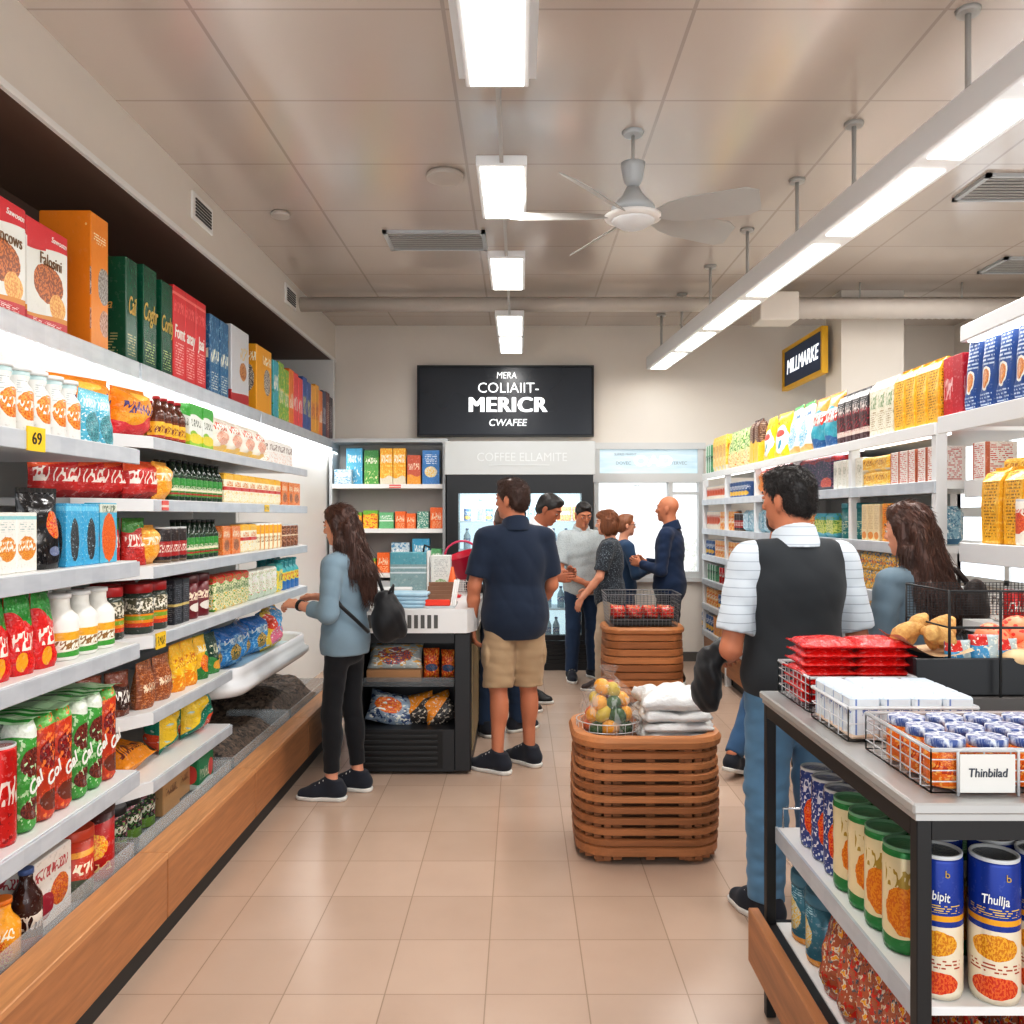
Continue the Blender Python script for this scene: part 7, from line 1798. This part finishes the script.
    if vest is not None:
        vp = [ell(U(0, -.002, 1.285), V(.180*g, .136*g, .205)*s, Rl, .04), ell(U(0, .008, 1.10), V(.164*g, .134*g, .20)*s, Rl, .05), rcone(U(-sw*.70, -.012, 1.405), U(sw*.70, -.012, 1.405), .070*s, .070*s, .05), ell(V(0, 0, .95*s), V(.184*g, .148*g, .18)*s, None, .05)]
        sub = [ell(A[sd][0] + V(.034*(-1 if sd == 'L' else 1)*s, 0, -.035*s), V(.052, .100, .125)*s, None) for sd in 'LR']
        vs_ = grow(vp, h, [(V(0, 0, vest[1]), V(0, 0, -1)), (U(0, .0, 1.470), Rl @ V(0, .25, 1.0))], wrinkle=.004*s, seed=8, wfreq=(10, 10, 14), subs=sub)
        mobj('vest', npmesh('vest', [vs_], vest[0]), R_)
    for sd in 'LR':
        f = feet[sd]
        shoe_parts((f[0], f[1], 0), math.radians(f[2]), s*1.07, shoes or M_shoe, R_, f[4] if len(f) > 4 else 0.0, f[3]*.62 if len(f) > 3 else 0.0)
    P['_'] = dict(U=U, H=Hh, A=A, Lg=Lg, R=R_, s=s)
    return R_

sk_l = skin('fair skin', (222, 166, 138)); sk_m = skin('tanned skin', (196, 132, 100)); sk_d = skin('brown skin', (168, 108, 80))
h_dk = hairmat('dark brown hair', (38, 26, 22), (96, 62, 48)); h_bk = hairmat('black hair', (18, 16, 16), (52, 46, 44)); h_br = hairmat('chestnut hair', (104, 62, 40), (176, 116, 78)); h_wo = hairmat('long brown hair', (36, 23, 20), (104, 64, 48))
denim = cloth('blue denim', (62, 96, 132), .22, weave=120.0); denim_d = cloth('dark denim', (38, 58, 88), .18, weave=120.0); denim_l = cloth('washed denim', (98, 138, 170), .28, weave=120.0)
navy = cloth('navy cotton', (32, 44, 64), .10); navy_b = cloth('navy blazer wool', (30, 48, 78), .10); grblue = cloth('heather blue-grey knit', (128, 150, 164), .10, weave=200.0); khaki = cloth('khaki twill', (176, 152, 122), .10)
black_l = cloth('black leggings', (24, 25, 29), .12); beige = cloth('beige trousers', (186, 170, 150), .08); grpolo = cloth('pale grey polo', (186, 194, 196), .06, speck=(140.0, .56, (166, 176, 180))); patt_ = cloth('dark speckled blouse', (44, 50, 58), .1, speck=(110.0, .60, (120, 130, 138)))
vestm = cloth('charcoal vest', (50, 54, 58), .10); stripe = cloth('pale striped shirt', (206, 216, 224), .04, stripes=(30.0, .09, (160, 172, 184))); whites = cloth('white shirt', (232, 234, 236), .04); bluet = cloth('slate blue top', (46, 72, 102), .1); dkjk = cloth('dark jacket', (46, 50, 58), .1)

# woman with the backpack at the left shelves
pw = {'hair_end': 1.20, 'hair_x': .02, 'strands': 1}
person(pw, 'woman in a blue-grey top and black leggings reaching to the wall shelves', (-.985, 4.80), 72, 1.635, sk_l, ('long', h_wo), ('threequarter', grblue, .80, 1.06), ('slim', black_l), None, g=.90, female=True, hyaw=2, hpitch=8, h=.0085,
       arms={'L': ((-.205, -.01, 1.045), (-.16, .215, 1.085), (.12, 1, .05), (.6, .1, -.8)), 'R': ((.205, .02, 1.05), (.11, .235, 1.10), (-.2, 1, 0), (-.5, 0, -.8))}, feet={'L': (-.10, .03, 14), 'R': (.09, -.03, 8)}, curl=.75)
# navy shirt man
pn_ = {'collar': navy, 'strands': 1}
person(pn_, 'man in a navy short-sleeved shirt and khaki shorts standing at the counter', (-.03, 5.30), 14, 1.80, sk_m, ('short', h_dk), ('short', navy, .815, 1.08), ('shorts', khaki, 1.05), None, g=1.06, sw=.182, hyaw=44, hpitch=2, h=.0085,
       arms={'L': ((-.262, -.01, 1.14), (-.262, .05, .905), (.05, .1, -1), (1, .1, 0)), 'R': ((.245, .03, 1.14), (.19, .18, .97), (-.1, .3, -1), (-1, 0, 0))}, feet={'L': (-.125, -.06, 46), 'R': (.105, .05, 32)}, curl=.5)
person({'face': False}, 'person in dark top and blue jeans standing behind the navy-shirted man', (-.115, 6.1), -6, 1.66, sk_m, ('short', h_dk), ('long', dkjk, .82), ('jeans', denim_d), None, h=.012, hpitch=24,
       arms={'L': ((-.24, .03, 1.06), (-.14, .25, 1.0)), 'R': ((.24, .03, 1.06), (.14, .25, 1.0))}, feet={'L': (-.13, -.03, 40), 'R': (.08, .12, -45)})
person({'collar': whites}, 'dark-haired man in a white shirt bowing his head behind the navy-shirted man', (.05, 7.05), -118, 1.79, sk_d, ('short', h_bk), ('short', whites, .88), ('jeans', denim_d), M_black, h=.010, lean=14, hpitch=22, hyaw=10,
       arms={'L': ((-.25, .10, 1.08), (-.16, .30, 1.10)), 'R': ((.25, .12, 1.08), (.14, .33, 1.08))}, feet={'L': (-.12, -.04, 10), 'R': (.12, .02, -14)})
person({'collar': grpolo, 'face': True}, 'man in a pale grey polo and jeans looking down with hands clasped', (.595, 8.2), -162, 1.715, sk_m, ('short', h_bk), ('short', grpolo, .815, 1.0), ('jeans', denim_d), None, h=.010, hpitch=22, hyaw=-4, g=1.05,
       arms={'L': ((-.25, .06, 1.05), (-.055, .235, .93), (.6, .5, -.5), (.3, -.8, .2)), 'R': ((.25, .06, 1.05), (.055, .235, .94), (-.6, .5, -.5), (-.3, -.8, .2))}, feet={'L': (-.13, -.02, 14), 'R': (.12, .03, -14)})
person({'strands': 1}, 'woman with a chestnut bob, dark speckled blouse and beige trousers', (.815, 7.72), 76, 1.62, sk_l, ('bob', h_br), ('short', patt_, .70, 1.06), ('wide', beige), plain('brown shoe', (66, 48, 44), .5), h=.010, g=1.0, female=True, hpitch=4,
       arms={'L': ((-.225, .06, 1.03), (-.20, .225, .83), (.1, .5, -1), (.8, -.4, 0)), 'R': ((.22, .05, 1.03), (.15, .22, .88))}, feet={'L': (-.10, .05, 10), 'R': (.10, -.06, 4)})
person({}, 'short-haired person with glasses in a slate blue top, facing the bald man', (1.03, 8.42), -78, 1.585, sk_l, ('short', h_br), ('long', bluet, .80), ('jeans', denim_d), None, h=.011, g=.92, glasses=True, female=True,
       arms={'L': ((-.21, .05, 1.0), (-.10, .27, 1.08)), 'R': ((.21, .05, 1.0), (.12, .28, 1.07))}, feet={'L': (-.1, 0, 6), 'R': (.1, 0, -6)})
person({'collar': navy_b, 'top_name': 'blazer'}, 'bald man in a navy blazer standing beside the back window', (1.385, 7.86), 66, 1.755, sk_m, None, ('long', navy_b, .775, 1.0), ('jeans', cloth('dark trousers', (34, 38, 48), .1)), plain('black leather', (22, 20, 20), .35), h=.010, g=1.04,
       arms={'L': ((-.24, .02, 1.08), (-.13, .245, 1.13)), 'R': ((.24, .03, 1.08), (.08, .27, 1.14))}, feet={'L': (-.11, .02, 8), 'R': (.11, -.03, -4)})
pv = {'collar': stripe, 'strands': 1}
person(pv, 'man in a charcoal vest over a pale striped shirt behind the display table', (1.075, 3.34), 6, 1.765, sk_m, ('short', h_bk), ('short', stripe, 1.00, 1.03), ('jeans', denim_l, 1.14), None, g=1.13, sw=.188, hyaw=32, hpitch=4, h=.0085, vest=(vestm, .865),
       arms={'L': ((-.262, -.02, 1.06), (-.19, .215, .99), (.3, 1, -.1), (.6, 0, -.8)), 'R': ((.262, -.02, 1.06), (.16, .22, 1.0), (-.4, 1, 0), (-.6, 0, -.8))}, feet={'L': (-.125, -.03, 18), 'R': (.12, .03, -14)})
person({'face': False}, 'walker in jeans and sneakers mostly hidden behind the man in the vest', (1.60, 5.24), -48, 1.66, sk_m, ('short', h_dk), ('long', dkjk, .84), ('jeans', denim), None, h=.012,
       arms={'L': ((-.22, .06, 1.06), (-.2, .2, .9)), 'R': ((.22, -.04, 1.06), (.22, .0, .85))}, feet={'L': (-.11, -.34, 6, .06, -.30), 'R': (.09, .12, -6)})
pr_ = {'hair_end': 1.24, 'hair_x': .03, 'strands': 1}
person(pr_, 'woman in a blue-grey knit with long brown hair facing the right-hand shelves', (1.655, 3.56), 26, 1.63, sk_l, ('long', h_wo), ('long', cloth('slate grey knit', (104, 122, 134), .1, weave=200.0), .80), ('slim', black_l), None, g=.93, female=True, hyaw=12, hpitch=6, h=.009,
       arms={'L': ((-.215, .0, 1.03), (-.13, .20, 1.0)), 'R': ((.215, .0, 1.03), (.14, .2, 1.0))}, feet={'L': (-.09, 0, 6), 'R': (.09, 0, -6)})

# ------------------------------------------------------------------ carried bags
M_blk_l = cloth('black nylon', (26, 27, 30), .2, weave=60.0, rough=.45)
def worn(P_, x, y, z): return P_['_']['R'], P_['_']['U']
def carried(name, label, P_, prims, straps, mat, h=.008, wr=.006, strap_r=.011):
    R_ = P_['_']['R']; M = Matrix.Translation(R_.location) @ Euler((0, 0, R_.rotation_euler[2])).to_matrix().to_4x4()
    t = empty(name, R_.location, label, 'bag', None, R_.rotation_euler[2])
    mobj('bag_body', npmesh('bag_body', [grow(prims, h, wrinkle=wr, seed=12, wfreq=(30, 30, 24))], mat), t)
    for st in straps:
        mb = MB(); mb.tube(st, strap_r, 8); mb.build('strap', mat, t)
    return t
t = carried('backpack', 'small black backpack slung on the back of the woman at the wall shelves', pw,
            [ell((.055, -.235, .99), (.115, .085, .13), None, .03), ell((.05, -.27, 1.0), (.085, .06, .09), None, .03), ell((.055, -.22, 1.105), (.07, .06, .05), None, .03), ell((.075, -.30, .94), (.06, .04, .055), None, .02)],
            [[(-.03, -.16, .93), (-.10, -.125, 1.00), (-.165, -.07, 1.08), (-.185, .02, 1.20)], [(.07, -.20, 1.14), (.09, -.15, 1.24), (.10, -.11, 1.30)]], M_blk_l)
mb = MB(); mb.tube([(.03, -.25, 1.135), (.055, -.27, 1.185), (.09, -.25, 1.135)], .008, 8); mb.build('handle', M_blk_l, t)
mb = MB(); A_ = pw['_']['A']['L']; d_ = (A_[2] - A_[1])/np.linalg.norm(A_[2] - A_[1]); c_ = A_[2] - d_*.03
mb.lathe([(.031, -.012), (.033, 0), (.031, .012)], 18, cap=False)
o = mb.build('wristband', M_blk_l, pw['_']['R'], tuple(c_)); o.rotation_euler = Vector(d_).to_track_quat('Z', 'Y').to_euler()
carried('black_jacket', 'black jacket draped over the left forearm of the man in the vest', pv,
        [rcone((-.262, .06, 1.04), (-.225, .17, 1.03), .045, .05, .03), ell((-.315, .10, .93), (.045, .10, .12), None, .04), ell((-.32, .11, .85), (.05, .085, .06), None, .04)], [], M_blk_l, h=.008, wr=.010)
carried('shoulder_bag', 'dark brown shoulder bag on the back of the woman at the right-hand shelves', pr_,
        [ell((.15, -.165, 1.20), (.07, .05, .07), None, .03), ell((.165, -.155, 1.27), (.045, .04, .05), None, .03)],
        [[(.12, -.175, 1.19), (.02, -.160, 1.09), (-.10, -.140, .98), (-.165, -.09, .92)], [(.165, -.145, 1.27), (.15, -.085, 1.345), (.135, -.02, 1.37)]], cloth('dark brown leather', (52, 40, 36), .2, rough=.5), strap_r=.013)
write_labels()
